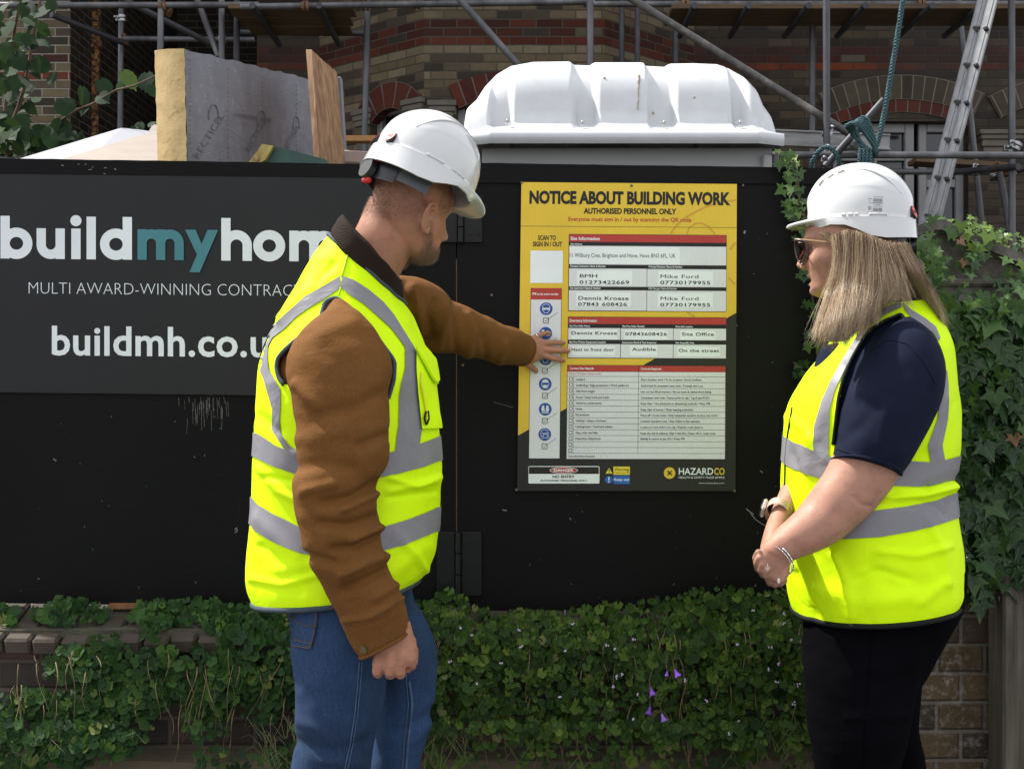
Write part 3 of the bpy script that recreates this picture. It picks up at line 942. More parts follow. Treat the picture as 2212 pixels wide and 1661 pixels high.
# print on the foil
def foilp(x, y):
    xl_ = 399 + (y - 106) * 9 / 364
    t_ = (x - xl_) / (690 - xl_)
    d = 4.32 * 5.45 / (5.45 + t_ * (4.32 - 5.45))
    return P(x, y, d - .008)
M['ink'] = simple('print_ink', (.105, .105, .113), .6, .1)
g = MB()
def foil_text(mb, body, x0, y0, x1, y1, h, off=.0, mirror=False):
    V, Fs = text_mesh(body, off)
    mx = V[:, 0].max(); dx, dy = x1 - x0, y1 - y0; L_ = math.hypot(dx, dy); ux, uy = dx / L_, dy / L_
    pts = []
    for v in V:
        a = v[0] / mx * L_; b = v[1] / .73 * h
        if mirror: b = h - b
        pts.append(foilp(x0 + ux * a + uy * b, y0 + uy * a - ux * b))
    mb.add(pts, [f[::-1] for f in Fs] if mirror else Fs)
foil_text(g, '50 50 8S0WWW5Y 9S0S88EE', 506, 252, 587, 265, 9, .006, True)
foil_text(g, 'RECTICEL', 430, 345, 487, 250, 15, -.012); foil_text(g, 'RECTICEL', 540, 330, 575, 262, 13, -.012); foil_text(g, 'RECTICEL', 618, 330, 648, 272, 10, -.012)
for (cx_, cy_, w_, h_) in ((462, 240, 10, 26), (565, 252, 9, 24), (640, 262, 7, 22)):
    q = [foilp(cx_ + w_ * math.cos(a), cy_ - h_ * math.sin(a) + 12) for a in np.linspace(-.2, PI + .3, 24)]
    g.tube(q, .0016, 5)
for (x0, y0, x1, y1) in ((402, 172, 664, 228), (402, 246, 640, 286), (408, 306, 600, 330)):
    n_ = 60
    for i in range(n_):
        a, b = (i + .15) / n_, (i + .7) / n_
        p0, p1 = foilp(x0 + (x1 - x0) * a, y0 + (y1 - y0) * a), foilp(x0 + (x1 - x0) * b, y0 + (y1 - y0) * b)
        g.box((p0 + p1) / 2, ((p1 - p0).length, .0015, .0018), Matrix(((p1 - p0).normalized(), Vector((0, 1, 0)), (p1 - p0).normalized().cross(Vector((0, 1, 0))))).transposed())
for x in (411, 493, 567, 640):
    for i in range(20):
        y = 125 + (x - 400) * .24 + i * 10
        p0, p1 = foilp(x, y), foilp(x, y + 5)
        g.box((p0 + p1) / 2, (.0016, .0015, (p1 - p0).length))
g.build('print', M['ink'], ins)

# strand board standing on end
g = MB()
q = [P(673, 107, 4.75), P(728, 157, 5.05), P(752, 420, 4.95), P(697, 440, 4.65)]
off2 = P(661, 107, 4.78) - q[0]
rr = random.Random(2)
top = rag(q[0], q[1], 10, .004, 3)
front = top + [q[2], q[3]]
g.prism(front, off2)
tag(g.build('strand_board', M['osb']), 'brown strand board standing upright beside the foil insulation board', 'board')
# plasterboard sheets lying on the heap
g = MB()
q = [P(28, 347, 4.3), P(262, 276, 5.3), P(372, 288, 5.5), P(185, 352, 4.35)]
g.prism(q, (0, .01, -.012))
tag(g.build('white_sheet', M['white_sheet']), 'flat white sheet lying on the heap at the far left', 'sheet')
g = MB()
q = [P(118, 352, 4.32), P(345, 283, 5.35), P(425, 300, 5.3), P(425, 372, 4.4)]
g.prism([p + Vector((0, -.02, .0)) for p in q], (0, .01, -.012))
tag(g.build('cream_sheet', M['cream_sheet']), 'stained cream sheet lying between the white sheet and the foam end', 'sheet')
g = MB()
q = [P(318, 290, 5.8), P(330, 268, 5.9), P(400, 282, 5.9), P(400, 320, 5.7)]
g.prism(q, (0, .012, -.01))
tag(g.build('cream_offcut', M['cream_sheet']), 'small torn cream offcut poking up behind the white sheet', 'offcut')
# green skip corner
sk = empty('skip', P(640, 400, 4.3), 'dark green skip with a chipped yellow rim in front of the foil board', 'skip')
g = MB()
q = [P(582, 312, 4.16), P(705, 345, 4.16), P(705, 700, 4.16), P(540, 700, 4.16), P(560, 348, 4.16)]
g.prism(q, (0, .5, 0))
g.build('side_panel', M['skip_green'], sk)
g = MB()
q = [P(536, 352, 4.135), P(566, 311, 4.135), P(590, 315, 4.135), P(573, 345, 4.135), P(560, 352, 4.135)]
g.prism(q, (0, .5, 0))
g.build('rim', M['skip_yellow'], sk)
# dark pallet corner at the far left of the heap
g = MB()
q = [P(-60, 332, 4.4), P(30, 341, 4.5), P(30, 380, 4.5), P(-60, 380, 4.4)]
g.prism(q, (0, .3, 0))
tag(g.build('dark_sheet', simple('dark_sheet', (.05, .05, .06), .5, .2, 3)), 'dark sheet at the far left end of the heap', 'sheet')
# off-cuts piled behind the hoarding (their tops show between the strand board and the helmet)
g = MB(); g.box(P(770, 352, 5.2), (.22, .3, .05), Matrix.Rotation(.06, 3, 'Y'), .004)
tag(g.build('pink_offcut', simple('pink_offcut', (.36, .27, .24), .8, .1)), 'pale pink offcut lying just behind the man and the strand board', 'offcut')
g = MB(); g.box(P(737, 300, 5.1), (.035, .05, .5), Matrix.Rotation(-.06, 3, 'Y'), .003)
tag(g.build('grey_offcut', M['foil']), 'narrow grey foil offcut standing behind the strand board', 'offcut')

# ================================================================ portable toilet
t = NT('white_moulded_plastic')
nz = t.noise(10, detail=6, rough=.7)
col = t.ramp(nz, [(.3, (.50, .51, .52)), (.7, (.57, .58, .59))])
spk = t.ramp(t.noise(42, detail=2), [(.70, 0.0), (.78, 1.0)])
col = t.mix(t.math('MULTIPLY', spk, .25), col, (.4, .38, .33, 1))
M['white_plastic'] = t.fin(col, .42, t.bump(t.noise(55, detail=3), .12, .002))
M['toilet_grey'] = simple('toilet_grey', (.27, .275, .27), .5, .06, 3, 40, .1, .001)
M['toilet_dark'] = simple('toilet_dark', (.06, .06, .075), .5, .1, 3)
M['rivet'] = simple('rivet_steel', (.45, .45, .44), .35, .1, 10, metal=.8)
TD = 4.45
wc = empty('portable_toilet', P(1350, 830, TD + .5), 'portable toilet with a ribbed white plastic roof behind the hoarding', 'portable toilet')
prof = [(998, 268), (1003, 235), (1025, 216), (1044, 188), (1071, 161), (1104, 143), (1155, 134), (1239, 133), (1290, 135), (1350, 135), (1405, 135), (1460, 138), (1520, 137), (1573, 139), (1603, 148), (1630, 165), (1657, 192), (1669, 222), (1686, 245), (1692, 266), (1698, 300)]
xs = np.unique(np.concatenate([np.linspace(999, 1697, 200)]))
def sm(a, b, x): 
    q = min(max((x - a) / (b - a), 0), 1); return q * q * (3 - 2 * q)
def top_y(x):
    y = np.interp(x, [p[0] for p in prof], [p[1] for p in prof])
    for (a, b, c, d) in ((1236, 1250, 1284, 1297), (1404, 1414, 1456, 1470)):
        y += 7 * sm(a, b, x) * (1 - sm(c, d, x))
    return y
def rib(x):
    """how far the moulding stands out: 1 on a lobe, 0 in a groove"""
    r = 1.0
    for (a, b, c, d) in ((1234, 1256, 1284, 1300), (1402, 1414, 1458, 1472)):
        r = min(r, 1 - sm(a, b, x) * (1 - sm(c, d, x)))
    for (a, b, c, d) in ((1052, 1066, 1098, 1112), (1588, 1596, 1604, 1636)):
        r = min(r, 1 - .75 * sm(a, b, x) * (1 - sm(c, d, x)))
    return r
YB = 300
rows = []
NS = 72
zb = zpx(YB, TD); 
for x in xs:
    X0 = (x - CX) * TD / K
    ty = top_y(x)
    Hh = (YB - 8 - ty) * TD / K
    r = rib(x)
    edge = min((x - 999) / 60, (1697 - x) / 60, 1); edge = max(edge, 0)
    for fit in range(4):
        col_ = []
        dc, hd = TD + .55, .47
        for k in range(NS):
            a = k / (NS - 1)
            if a < .08:        # lip
                u = a / .08
                yy = TD - .02 - .012 * math.sin(u * PI); z = zb - .02 + u * .05
                if edge < 1: yy += (1 - edge) * .05
            elif a > .95:
                u = (1 - a) / .05
                yy = TD + 1.12; z = zb - .02 + u * .05
            else:
                an = PI * (a - .08) / .87
                ex_ = 2 / 4.2
                c, s_ = math.cos(an), math.sin(an)
                hdx = hd * (1 - .12 * (1 - edge)) - .046 * (1 - r)
                yy = dc - math.copysign(abs(c)**ex_, c) * hdx
                z = zb + .03 + max(Hh - .03 - .0 * (1 - r), 0) * s_**ex_
                w = min(1, max(0, (s_ - .05) / .3))
                if c > 0: yy += (1 - r) * 0.0 + .05 * s_ * 1.0
            col_.append((X0, yy, z))
        ym = min(float(proj(q_)[1]) for q_ in col_)
        Hh = max(Hh + (ym - ty) * (TD + .25) / K, .002)
    rows.append(col_)
g = MB(); g.grid(rows)
for e in (0, -1):
    pts = rows[e]; c = np.mean(pts, 0)
    g.add(list(pts) + [tuple(c)], [(i, i + 1, len(pts)) for i in range(len(pts) - 1)])
roof = g.build('roof', M['white_plastic'], wc, True, 60)
for (x, y) in ((1096, 262), (1258, 265), (1434, 265), (1598, 265)):
    c = P(x, y, TD + .03)
    g = MB(); g.disc(c, (0, 1, 0), .011, .02, 16); g.ball(c + Vector((0, -.01, 0)), (.006, .006, .006), 10, 6)
    g.build('rivet', M['rivet'], wc, True, 40)
t = NT('bird_streak'); M['streak'] = t.fin((.34, .31, .22, 1), .7)
# walls
g = MB()
x0, x1 = xw(1040, TD), xw(1676, TD)
g.box(((x0 + x1) / 2, TD + .57, zb / 2 - .01), (x1 - x0, 1.0, zb - .02))
g.build('cabin', M['toilet_grey'], wc)
g = MB()
g.box((xw(1683, TD), TD + .12, zb / 2 - .02), (.022, .14, zb - .04), None, .004)
g.build('corner_post', M['toilet_dark'], wc)
g = MB()
g.box((xw(1664, TD), TD + .06, zb / 2 - .02), (.035, .03, zb - .05), None, .006)
g.disc(P(1696 - 25, 383 - 52, TD + .045), (0, 1, 0), .006, .012, 10)
g.build('door_jamb', M['toilet_grey'], wc)
# gilt and dirt marks on the roof: a brown streak lies in the surface
g = MB()
def roof_pt(x, y, off=.004):
    i = int(np.argmin(np.abs(xs - x))); best = None
    for k in range(NS // 2):
        p = rows[i][k]; yy = proj(p)[1]
        if best is None or abs(yy - y) < best[0]: best = (abs(yy - y), p)
    return Vector(best[1]) + Vector((0, -off, 0))
q = [roof_pt(1388 - k * .35 + rnd.uniform(-.8, .8), 162 + k * 5.2) for k in range(16)]
for i in range(len(q) - 1):
    w = (.009 if i < 4 else .004) * rnd.uniform(.6, 1.2)
    if rnd.random() < .85:
        c = (q[i] + q[i + 1]) / 2
        g.box(c, (w, .003, (q[i + 1] - q[i]).length * .9), None)
for (x, y) in ((1310, 172), (1506, 208), (1420, 250)):
    g.ball(roof_pt(x, y, .001), (.005, .003, .005), 8, 6)
g.build('dirt_streak', M['streak'], wc)

# ================================================================ the hoarding
t = NT('black_painted_plywood')
gr = t.noise(6, detail=8, rough=.65, stretch=(1.2, 1, 26))
lg = t.noise(1.3, detail=5)
col = t.ramp(lg, [(.3, (.0040, .0038, .0042)), (.7, (.0066, .0063, .0069))])
col = t.mix(t.ramp(gr, [(.55, 0.0), (.8, .35)]), col, (.013, .0125, .013, 1))
wisp = t.noise(2.6, detail=9, rough=.75, stretch=(1.0, 1, .35), dist=1.5)
wm = t.math('MULTIPLY', t.ramp(wisp, [(.63, 0.0), (.78, 1.0)]), t.ramp(t.noise(26, detail=4, stretch=(3, 1, .5)), [(.45, 0.0), (.7, 1.0)]))
col = t.mix(t.math('MULTIPLY', wm, .35), col, (.11, .11, .115, 1))
spk = t.math('MULTIPLY', t.ramp(t.noise(55, detail=1), [(.80, 0.0), (.83, 1.0)]), .3)
col = t.mix(spk, col, (.10, .16, .16, 1))
M['ply'] = t.fin(col, t.ramp(gr, [(.3, .48), (.7, .62)]), t.bump(gr, .25, .0025), spec=.09)
M['raw_edge'] = simple('raw_ply_edge', (.16, .085, .04), .9, .3, 20)
M['raw_pale'] = simple('raw_pale_edge', (.40, .34, .2), .9, .3, 20)
M['iron'] = simple('black_iron', (.006, .006, .0065), .45, .2, 12, 40, .3, .002, metal=.0, spec=.25)

def fence_top(x): return 340 + (x + 100) * .0160 if x < 990 else 351 + (x - 990) * .0150
def ply_panel(name, xa, xb, label, cat, top_rail=True):
    root = empty(name, P((xa + xb) / 2, 1330, F), label, cat)
    g = MB()
    n = 40
    tops = [P(xa + (xb - xa) * i / n, fence_top(xa + (xb - xa) * i / n) + rnd.uniform(-.5, .5), F) for i in range(n + 1)]
    bl, br = P(xa, 1302 + (xa) * .012, F), P(xb, 1302 + xb * .012, F)
    bots = [bl.lerp(br, i / n) for i in range(n + 1)]
    D = Vector((0, .018, 0))
    g.grid([[tuple(q) for q in tops], [tuple(q) for q in bots]])
    g.grid([[tuple(q + D) for q in tops], [tuple(q + D) for q in bots]])
    g.grid([[tuple(tops[0]), tuple(tops[0] + D)], [tuple(bots[0]), tuple(bots[0] + D)]]); g.grid([[tuple(tops[-1]), tuple(tops[-1] + D)], [tuple(bots[-1]), tuple(bots[-1] + D)]])
    g.build('panel', M['ply'], root)
    g = MB(); g.grid([[tuple(q) for q in tops], [tuple(q + D) for q in tops]]); g.build('raw_top_edge', M['raw_pale'], root)
    # rail along the top: a batten fixed to the face, and framing behind
    g = MB()
    a = [P(x, fence_top(x) + 3, F - .006) for x in (xa, xb)]; b = [P(x, fence_top(x) + 37 - (4 if x > 990 else 0), F - .006) for x in (xa, xb)]
    g.prism([a[0], a[1], b[1], b[0]], (0, .0055, 0))
    g.build('top_rail', M['ply'], root)
    for x in np.linspace(xa + 20, xb - 20, 3):
        g = MB()
        p0, p1 = P(x, fence_top(x) + 30, F + .045), P(x, 1290, F + .045)
        g.box((p0 + p1) / 2, (.075, .048, (p1 - p0).length))
        g.build('framing_batten', M['plank'], root)
    return root
hl = ply_panel('hoarding_panel', -140, 985.2, 'black plywood hoarding panel carrying the contractor sign at the left', 'hoarding')
hr = ply_panel('hoarding_panel', 987.2, 1905, 'black plywood hoarding panel carrying the yellow notice board', 'hoarding')
# raw edge showing in the joint
g = MB(); a, b = P(986.2, 560, F + .004), P(986.2, 1290, F + .004)
g.box((a + b) / 2, (.0022, .006, (a - b).length)); g.build('raw_edge', M['raw_edge'], hr)
# scratches, screws, staples on the panels
g = MB()
M['scuff'] = simple('white_scuff', (.22, .215, .21), .8, .3, 40)
def mark(mb, pts, w, d=F - .0012):
    for a, b in zip(pts[:-1], pts[1:]):
        pa, pb = P(a[0], a[1], d), P(b[0], b[1], d); v = pb - pa
        nrm = Vector((-v.z, 0, v.x)).normalized() * w / 2
        mb.quad(pa - nrm, pb - nrm, pb + nrm * .6, pa + nrm * .6)
mark(g, [(1612, 1098), (1622, 1106), (1628, 1110)], .003); mark(g, [(1622, 1109), (1632, 1121), (1645, 1130), (1664, 1140)], .0022)
mark(g, [(1605, 390), (1606, 402)], .005); mark(g, [(1610, 498), (1608, 505)], .006); mark(g, [(1720, 486), (1730, 483)], .004)
mark(g, [(1085, 1100), (1095, 1102)], .003); mark(g, [(1066, 868), (1110, 880)], .0006)
mark(g, [(1642, 1016), (1648, 1020)], .003); mark(g, [(1702, 985), (1690, 1010)], .0015)
for k in range(22):
    x, y = rnd.uniform(1000, 1700), rnd.uniform(1062, 1310)
    mark(g, [(x, y), (x + rnd.uniform(-4, 4), y + rnd.uniform(-3, 5))], rnd.uniform(.0006, .0022))
for k in range(8):
    x, y = rnd.uniform(1590, 1740), rnd.uniform(400, 1090)
    mark(g, [(x, y), (x + rnd.uniform(-4, 4), y + rnd.uniform(-3, 5))], rnd.uniform(.0006, .002))
g.build('scuffs', M['scuff'], hr)
g = MB()
for k in range(16):
    x, y = rnd.uniform(5, 540), rnd.uniform(870, 1300)
    mark(g, [(x, y), (x + rnd.uniform(-4, 4), y + rnd.uniform(-3, 5))], rnd.uniform(.0006, .002))
mark(g, [(507, 1144), (511, 1138), (513, 1146), (507, 1150)], .0025); mark(g, [(115, 990), (122, 995)], .003)
for k in range(44):                                  # the pale scraped patch under the sign
    x = rnd.gauss(440, 26); y = 856 + abs(rnd.gauss(0, 18))
    mark(g, [(x, y), (x + rnd.uniform(-3, 3), y + rnd.uniform(10, 46))], rnd.uniform(.0003, .0007))
for k in range(8):
    x = rnd.uniform(120, 260); y = fence_top(x) + rnd.uniform(8, 30)
    mark(g, [(x, y), (x + rnd.uniform(3, 9), y + rnd.uniform(-2, 2))], rnd.uniform(.001, .003), F - .0072)
g.build('scuffs', M['scuff'], hl)
g = MB()
M['screw'] = simple('screw_brass', (.12, .10, .07), .4, .2, metal=.7)
for (x, y) in ((1062, 637), (1000, 788), (1069, 372)):
    g.disc(P(x, y, F - .001), (0, 1, 0), .0036, .004, 10)
g.build('screws', M['screw'], hr)
# hinges
def hinge(x, y0, y1, w, label, dropped=False):
    root = empty('hinge', P(x, (y0 + y1) / 2, F), label, 'hinge')
    for sd, nm in ((1, 'leaf'), (-1, 'leaf')):
        g = MB()
        ww = w if sd > 0 else w * .9
        a = P(x + sd * (ww / 2 + 7), (y0 + y1) / 2, F - .004)
        g.box(a, (ww * F / K, .005, (y1 - y0) * F / K), None, .0015)
        for k in (.2, .8):
            for e in (.35, .75):
                if (k + e) % .3 < .2 or sd > 0:
                    g.disc(P(x + sd * (7 + ww * e), y0 + (y1 - y0) * k, F - .0075), (0, 1, 0), .0055, .004, 14)
        g.build('leaf', M['iron'], root)
    for k in range(3):
        a, b = P(x, y0 + (y1 - y0) * k / 3 + 1, F - .012), P(x, y0 + (y1 - y0) * (k + 1) / 3 - 1, F - .012)
        g = MB(); g.tube([a, b], .0085, 16); g.build('knuckle', M['iron'], root, True, 40)
    return root
hinge(995, 424, 524, 40, 'black iron butt hinge on the hoarding joint under the man\'s helmet')
hinge(990, 1148, 1286, 44, 'black iron hinge low on the hoarding joint beside the man\'s jacket cuff')
# ================================================================ contractor sign
def flat(name, c, rough=.45, spec=.35, flute=False):
    t = NT(name)
    n = t.noise(5)
    c = np.array(c)
    col = t.ramp(n, [(.3, tuple(c * .94)), (.7, tuple(np.minimum(c * 1.05, 1)))])
    nm = None
    if flute:
        w = t.n('TexWave'); w.bands_direction = 'X'; w.inputs['Scale'].default_value = 55; w.inputs['Distortion'].default_value = .15
        t.set(w.inputs['Vector'], t.co())
        nm = t.bump(w.outputs[0], .25, .0012)
        col = t.mix(.06, col, w.outputs[1], 'MULTIPLY')
    return t.fin(col, rough, nm, spec=spec)
t = NT('satin_black_sign')
sc_ = t.noise(34, detail=2)
col = t.mix(t.math('MULTIPLY', t.ramp(sc_, [(.80, 0.0), (.83, 1.0)]), .35), t.ramp(t.noise(1.2), [(.3, (.0115, .0112, .0123)), (.7, (.0150, .0146, .0160))]), (.2, .2, .2, 1))
M['sign_black'] = t.fin(col, t.ramp(t.noise(6, detail=5), [(.3, .36), (.7, .46)]), spec=.22)
M['sign_white'] = flat('sign_white', (.66, .69, .73), .5)
M['sign_teal'] = flat('sign_teal', (.045, .175, .21), .5)
sg = empty('contractor_sign', P(400, 850, F), 'dark sign with large white and teal lettering on the left hoarding panel', 'sign')
def slp(x): return .0098 * x
SF = F - .0085
g = MB()
q = [P(-80, 375, SF), P(869, 386, SF), P(869, 857, SF), P(-80, 846, SF)]
g.prism(q, (0, .0025, 0))
g.build('sign_panel', M['sign_black'], sg)
layer = [0]
def SPL(x, y):
    return P(x, y + slp(x), SF - .0006 - layer[0] * .00012)
class Geo:
    """rounded geometric lettering drawn from arcs and bars, sizes in pixels of the photograph"""
    def __init__(s, mb, base, xh, asc, w): s.mb, s.base, s.xh, s.asc, s.w = mb, base, xh, asc, w
    def bar(s, x0, x1, y0, y1):
        layer[0] += 1; s.mb.add([SPL(x0, y1), SPL(x1, y1), SPL(x1, y0), SPL(x0, y0)], [(0, 1, 2, 3)])
    def poly(s, pts):
        layer[0] += 1; s.mb.add([SPL(*p) for p in pts], [tuple(range(len(pts)))])
    def arc(s, cx, cy, rx, ry, w, a0, a1, n=40):
        layer[0] += 1
        vs = []
        for i in range(n + 1):
            a = math.radians(a0 + (a1 - a0) * i / n)
            vs.append(SPL(cx + rx * math.cos(a), cy - ry * math.sin(a))); vs.append(SPL(cx + (rx - w) * math.cos(a), cy - (ry - w) * math.sin(a)))
        s.mb.add(vs, [(2 * i, 2 * i + 1, 2 * i + 3, 2 * i + 2) for i in range(n)])
    def dot(s, cx, cy, r):
        layer[0] += 1
        s.mb.add([SPL(cx + r * math.cos(a), cy - r * math.sin(a)) for a in np.linspace(0, 2 * PI, 32, endpoint=False)], [tuple(range(32))])
    def o(s, x0, x1): r = (x1 - x0) / 2; s.arc((x0 + x1) / 2, s.base - s.xh / 2, r, s.xh / 2 + .8, s.w, 0, 360, 64)
    def b(s, x0, x1): s.o(x0, x1); s.bar(x0, x0 + s.w, s.asc, s.base)
    def d(s, x0, x1): s.o(x0, x1); s.bar(x1 - s.w, x1, s.asc, s.base)
    def l(s, x0): s.bar(x0, x0 + s.w, s.asc, s.base)
    def i(s, x0): s.bar(x0, x0 + s.w, s.base - s.xh, s.base); s.dot(x0 + s.w / 2, s.base - s.xh - 17, 12)
    def n(s, x0, x1):
        r = (x1 - x0) / 2
        s.bar(x0, x0 + s.w, s.base - s.xh, s.base); s.arc((x0 + x1) / 2, s.base - s.xh + r, r, r, s.w, 0, 180); s.bar(x1 - s.w, x1, s.base - s.xh + r, s.base)
    def h(s, x0, x1): s.n(x0, x1); s.bar(x0, x0 + s.w, s.asc, s.base)
    def u(s, x0, x1):
        r = (x1 - x0) / 2
        s.bar(x0, x0 + s.w, s.base - s.xh, s.base - r); s.arc((x0 + x1) / 2, s.base - r, r, r, s.w, 180, 360); s.bar(x1 - s.w, x1, s.base - s.xh, s.base)
    def m(s, x0, x1):
        mid = (x0 + x1) / 2; s.n(x0, mid + s.w / 2); s.n(mid - s.w / 2, x1)
    def e(s, x0, x1):
        r = (x1 - x0) / 2; c = (x0 + x1) / 2; s.arc(c, s.base - s.xh / 2, r, s.xh / 2, s.w, 0, 318, 60); s.bar(x0 + s.w * .7, x1 - .2, s.base - s.xh / 2 - s.w * .4, s.base - s.xh / 2 + s.w * .4)
    def y(s, x0, x1):
        w = s.w * 1.12; t_ = s.base - s.xh; c = (x0 + x1) / 2; bt = s.base + 26
        s.poly([(x0, t_), (x0 + w, t_), (c + w * .42, s.base - w * .6), (c - w * .18, s.base)])
        s.poly([(x1 - w, t_), (x1, t_), (c - 4 , bt), (c - 4 - w, bt)])
g = MB(); G = Geo(g, 558, 66, 466, 20)
G.b(1, 70); G.u(79, 140); G.i(154); G.l(187); G.d(216, 285)
g.build('white_lettering', M['sign_white'], sg); g = MB()
G2 = Geo(g, 558, 66, 466, 20)
G2.h(478, 544); G2.o(547, 616); G2.m(625, 731); G2.e(738, 806)
g.build('white_lettering', M['sign_white'], sg)
g = MB(); G = Geo(g, 558, 66, 466, 20); G.m(297, 397); G.y(400, 471)
g.build('teal_lettering', M['sign_teal'], sg)
layer[0] = 0
g = MB(); put_text(g, 'MULTI AWARD-WINNING CONTRACTORS', 62, 716, 633.5, 609, SPL, -.022, spacing=1.0); g.build('strapline', M['sign_white'], sg)
g = MB(); put_text(g, 'buildmh.co.uk', 112, 632, 764, 702, SPL, .020, spacing=1.04); g.build('web_address', M['sign_white'], sg)

# ================================================================ notice board
M['nb_yellow'] = flat('board_yellow', (.70, .475, .040), .5, .3, True)
M['nb_white'] = flat('board_white', (.67, .675, .71), .5, .3, True)
M['nb_label'] = flat('label_white', (.74, .78, .80), .5, .3)
M['nb_red'] = flat('board_red', (.42, .042, .033), .5, .3, True)
M['nb_black'] = flat('board_black', (.017, .0165, .0155), .5, .3, True)
M['nb_inkb'] = flat('board_ink', (.012, .012, .012), .5, .3)
M['nb_blue'] = flat('board_blue', (.018, .075, .30), .5, .3)
M['nb_orange'] = flat('board_orange', (.56, .30, .035), .5, .3)
nb = empty('notice_board', P(1355, 1060, F), 'yellow and black building work notice board with white tables on the hoarding', 'notice board')
def slope(t): return .0087 * (1 - t) + .001 * t
def bmap(u, v):
    y = 86 + v * 2623 + slope(v) * 1833 * u
    xL = 182 - .01334 * (y - 86); xR = 2015 - .00459 * (y - 102)
    return xL + u * (xR - xL), y
def binv(x, y):
    t = (y - 86) / 2623
    xL = 182 - .01334 * (y - 86); xR = 2015 - .00459 * (y - 102)
    u = (x - xL) / (xR - xL)
    return u, (y - 86 - slope(t) * 1833 * u) / 2623
BD = F - .0165
lay = [0.0]
def BP(u, v):
    x, y = bmap(u, v)
    return S(x / 3.403 + 1250, y / 3.403 + 430, BD - .00025 - lay[0] * .00022)
def BX(x, y): return BP(*binv(x, y))
def rect(mb, x0, y0, x1, y1):
    u0, v0 = binv(x0, y0); u1, v1 = binv(x1, y1)
    mb.add([BP(u0, v1), BP(u1, v1), BP(u1, v0), BP(u0, v0)], [(0, 1, 2, 3)])
def rectl(mb, x0, y0, x1, y1):
    """corners as read at the left edge: the right side follows the tilt of the board"""
    u0, v0 = binv(x0, y0); u1 = binv(x1, y0)[0]; v1 = binv(x0, y1)[1]
    mb.add([BP(u0, v1), BP(u1, v1), BP(u1, v0), BP(u0, v0)], [(0, 1, 2, 3)])
def hline(mb, x0, x1, y, w=3): rectl(mb, x0, y - w / 2, x1, y + w / 2)
def vline(mb, x, y0, y1, w=3): rectl(mb, x - w / 2, y0, x + w / 2, y1)
def btext(mb, body, x0, x1, yb, yc, off=.012, shear=0, spacing=1.0):
    u0, v0 = binv(x0, yb); u1 = binv(x1, yb)[0]; vt = binv(x0, yc)[1]
    if 'M' in body and off > 0:          # a wide M closes up when thickened: print it twice, a hair apart
        e = off * .5 * abs(u1 - u0) / max(len(body) * .62, 1)
        for k in (-1, 1):
            lay[0] += .2
            put_text(mb, body, u0 + k * e, u1 + k * e, v0, vt, BP, 0.0, shear, spacing)
        lay[0] -= .4
    else:
        put_text(mb, body, u0, u1, v0, vt, BP, off, shear, spacing)
def bdisc(mb, x, y, rx, ry=None, n=40):
    ry = ry or rx
    mb.add([BX(x + rx * math.cos(a), y - ry * math.sin(a)) for a in np.linspace(0, 2 * PI, n, endpoint=False)], [tuple(range(n))])
def bpoly(mb, pts): mb.add([BX(*p) for p in pts][::-1], [tuple(range(len(pts)))])
def bline(mb, pts, w):
    for (a, b) in zip(pts[:-1], pts[1:]):
        dx, dy = b[0] - a[0], b[1] - a[1]; L_ = math.hypot(dx, dy); nx, ny = -dy / L_ * w / 2, dx / L_ * w / 2
        mb.add([BX(a[0] + nx, a[1] + ny), BX(b[0] + nx, b[1] + ny), BX(b[0] - nx, b[1] - ny), BX(a[0] - nx, a[1] - ny)], [(0, 1, 2, 3)])
lay[0] = 0
g = MB(); g.prism([BP(0, 1), BP(1, 1), BP(1, 0), BP(0, 0)], (0, .005, 0)); g.build('backing_panel', M['nb_yellow'], nb)
lay[0] = 1
g = MB(); bpoly(g, [(2011.0, 1196), (150.5, 2241)] + [bmap(0.0, 1.0)] + [bmap(1.0, 1.0)])
g.build('black_field', M['nb_black'], nb)
g = MB()
bline(g, [(1450, 525), (1500, 455), (1560, 400), (1650, 345), (1760, 293), (1870, 258), (2008, 238)], 16)
bline(g, [(1590, 535), (1610, 475), (1660, 438), (1720, 437), (1775, 465), (1830, 532)], 14); bline(g, [(1955, 660), (2005, 600)], 22)
bline(g, [(1590, 1190), (1660, 1232)], 16); bline(g, [(1945, 900), (2000, 960)], 18)
g.build('faint_emblem', M['nb_orange'], nb)
lay[0] = 2
g = MB(); hline(g, 172, 2013, 459, 3); btext(g, 'NOTICE ABOUT BUILDING WORK', 250, 1960, 263, 158, .048); btext(g, 'AUTHORISED PERSONNEL ONLY', 712, 1500, 352, 305, .040)
btext(g, 'SCAN TO', 323, 475, 577, 538, .03); btext(g, 'SIGN IN / OUT', 280, 528, 630, 591, .03)
g.build('heading', M['nb_inkb'], nb)
g = MB(); btext(g, 'Everyone must sign in / out by scanning the QR code', 582, 1628, 415, 381, .018); g.build('red_heading', M['nb_red'], nb)
g = MB(); rectl(g, 260, 668, 536, 942); g.build('white_square', M['nb_label'], nb)
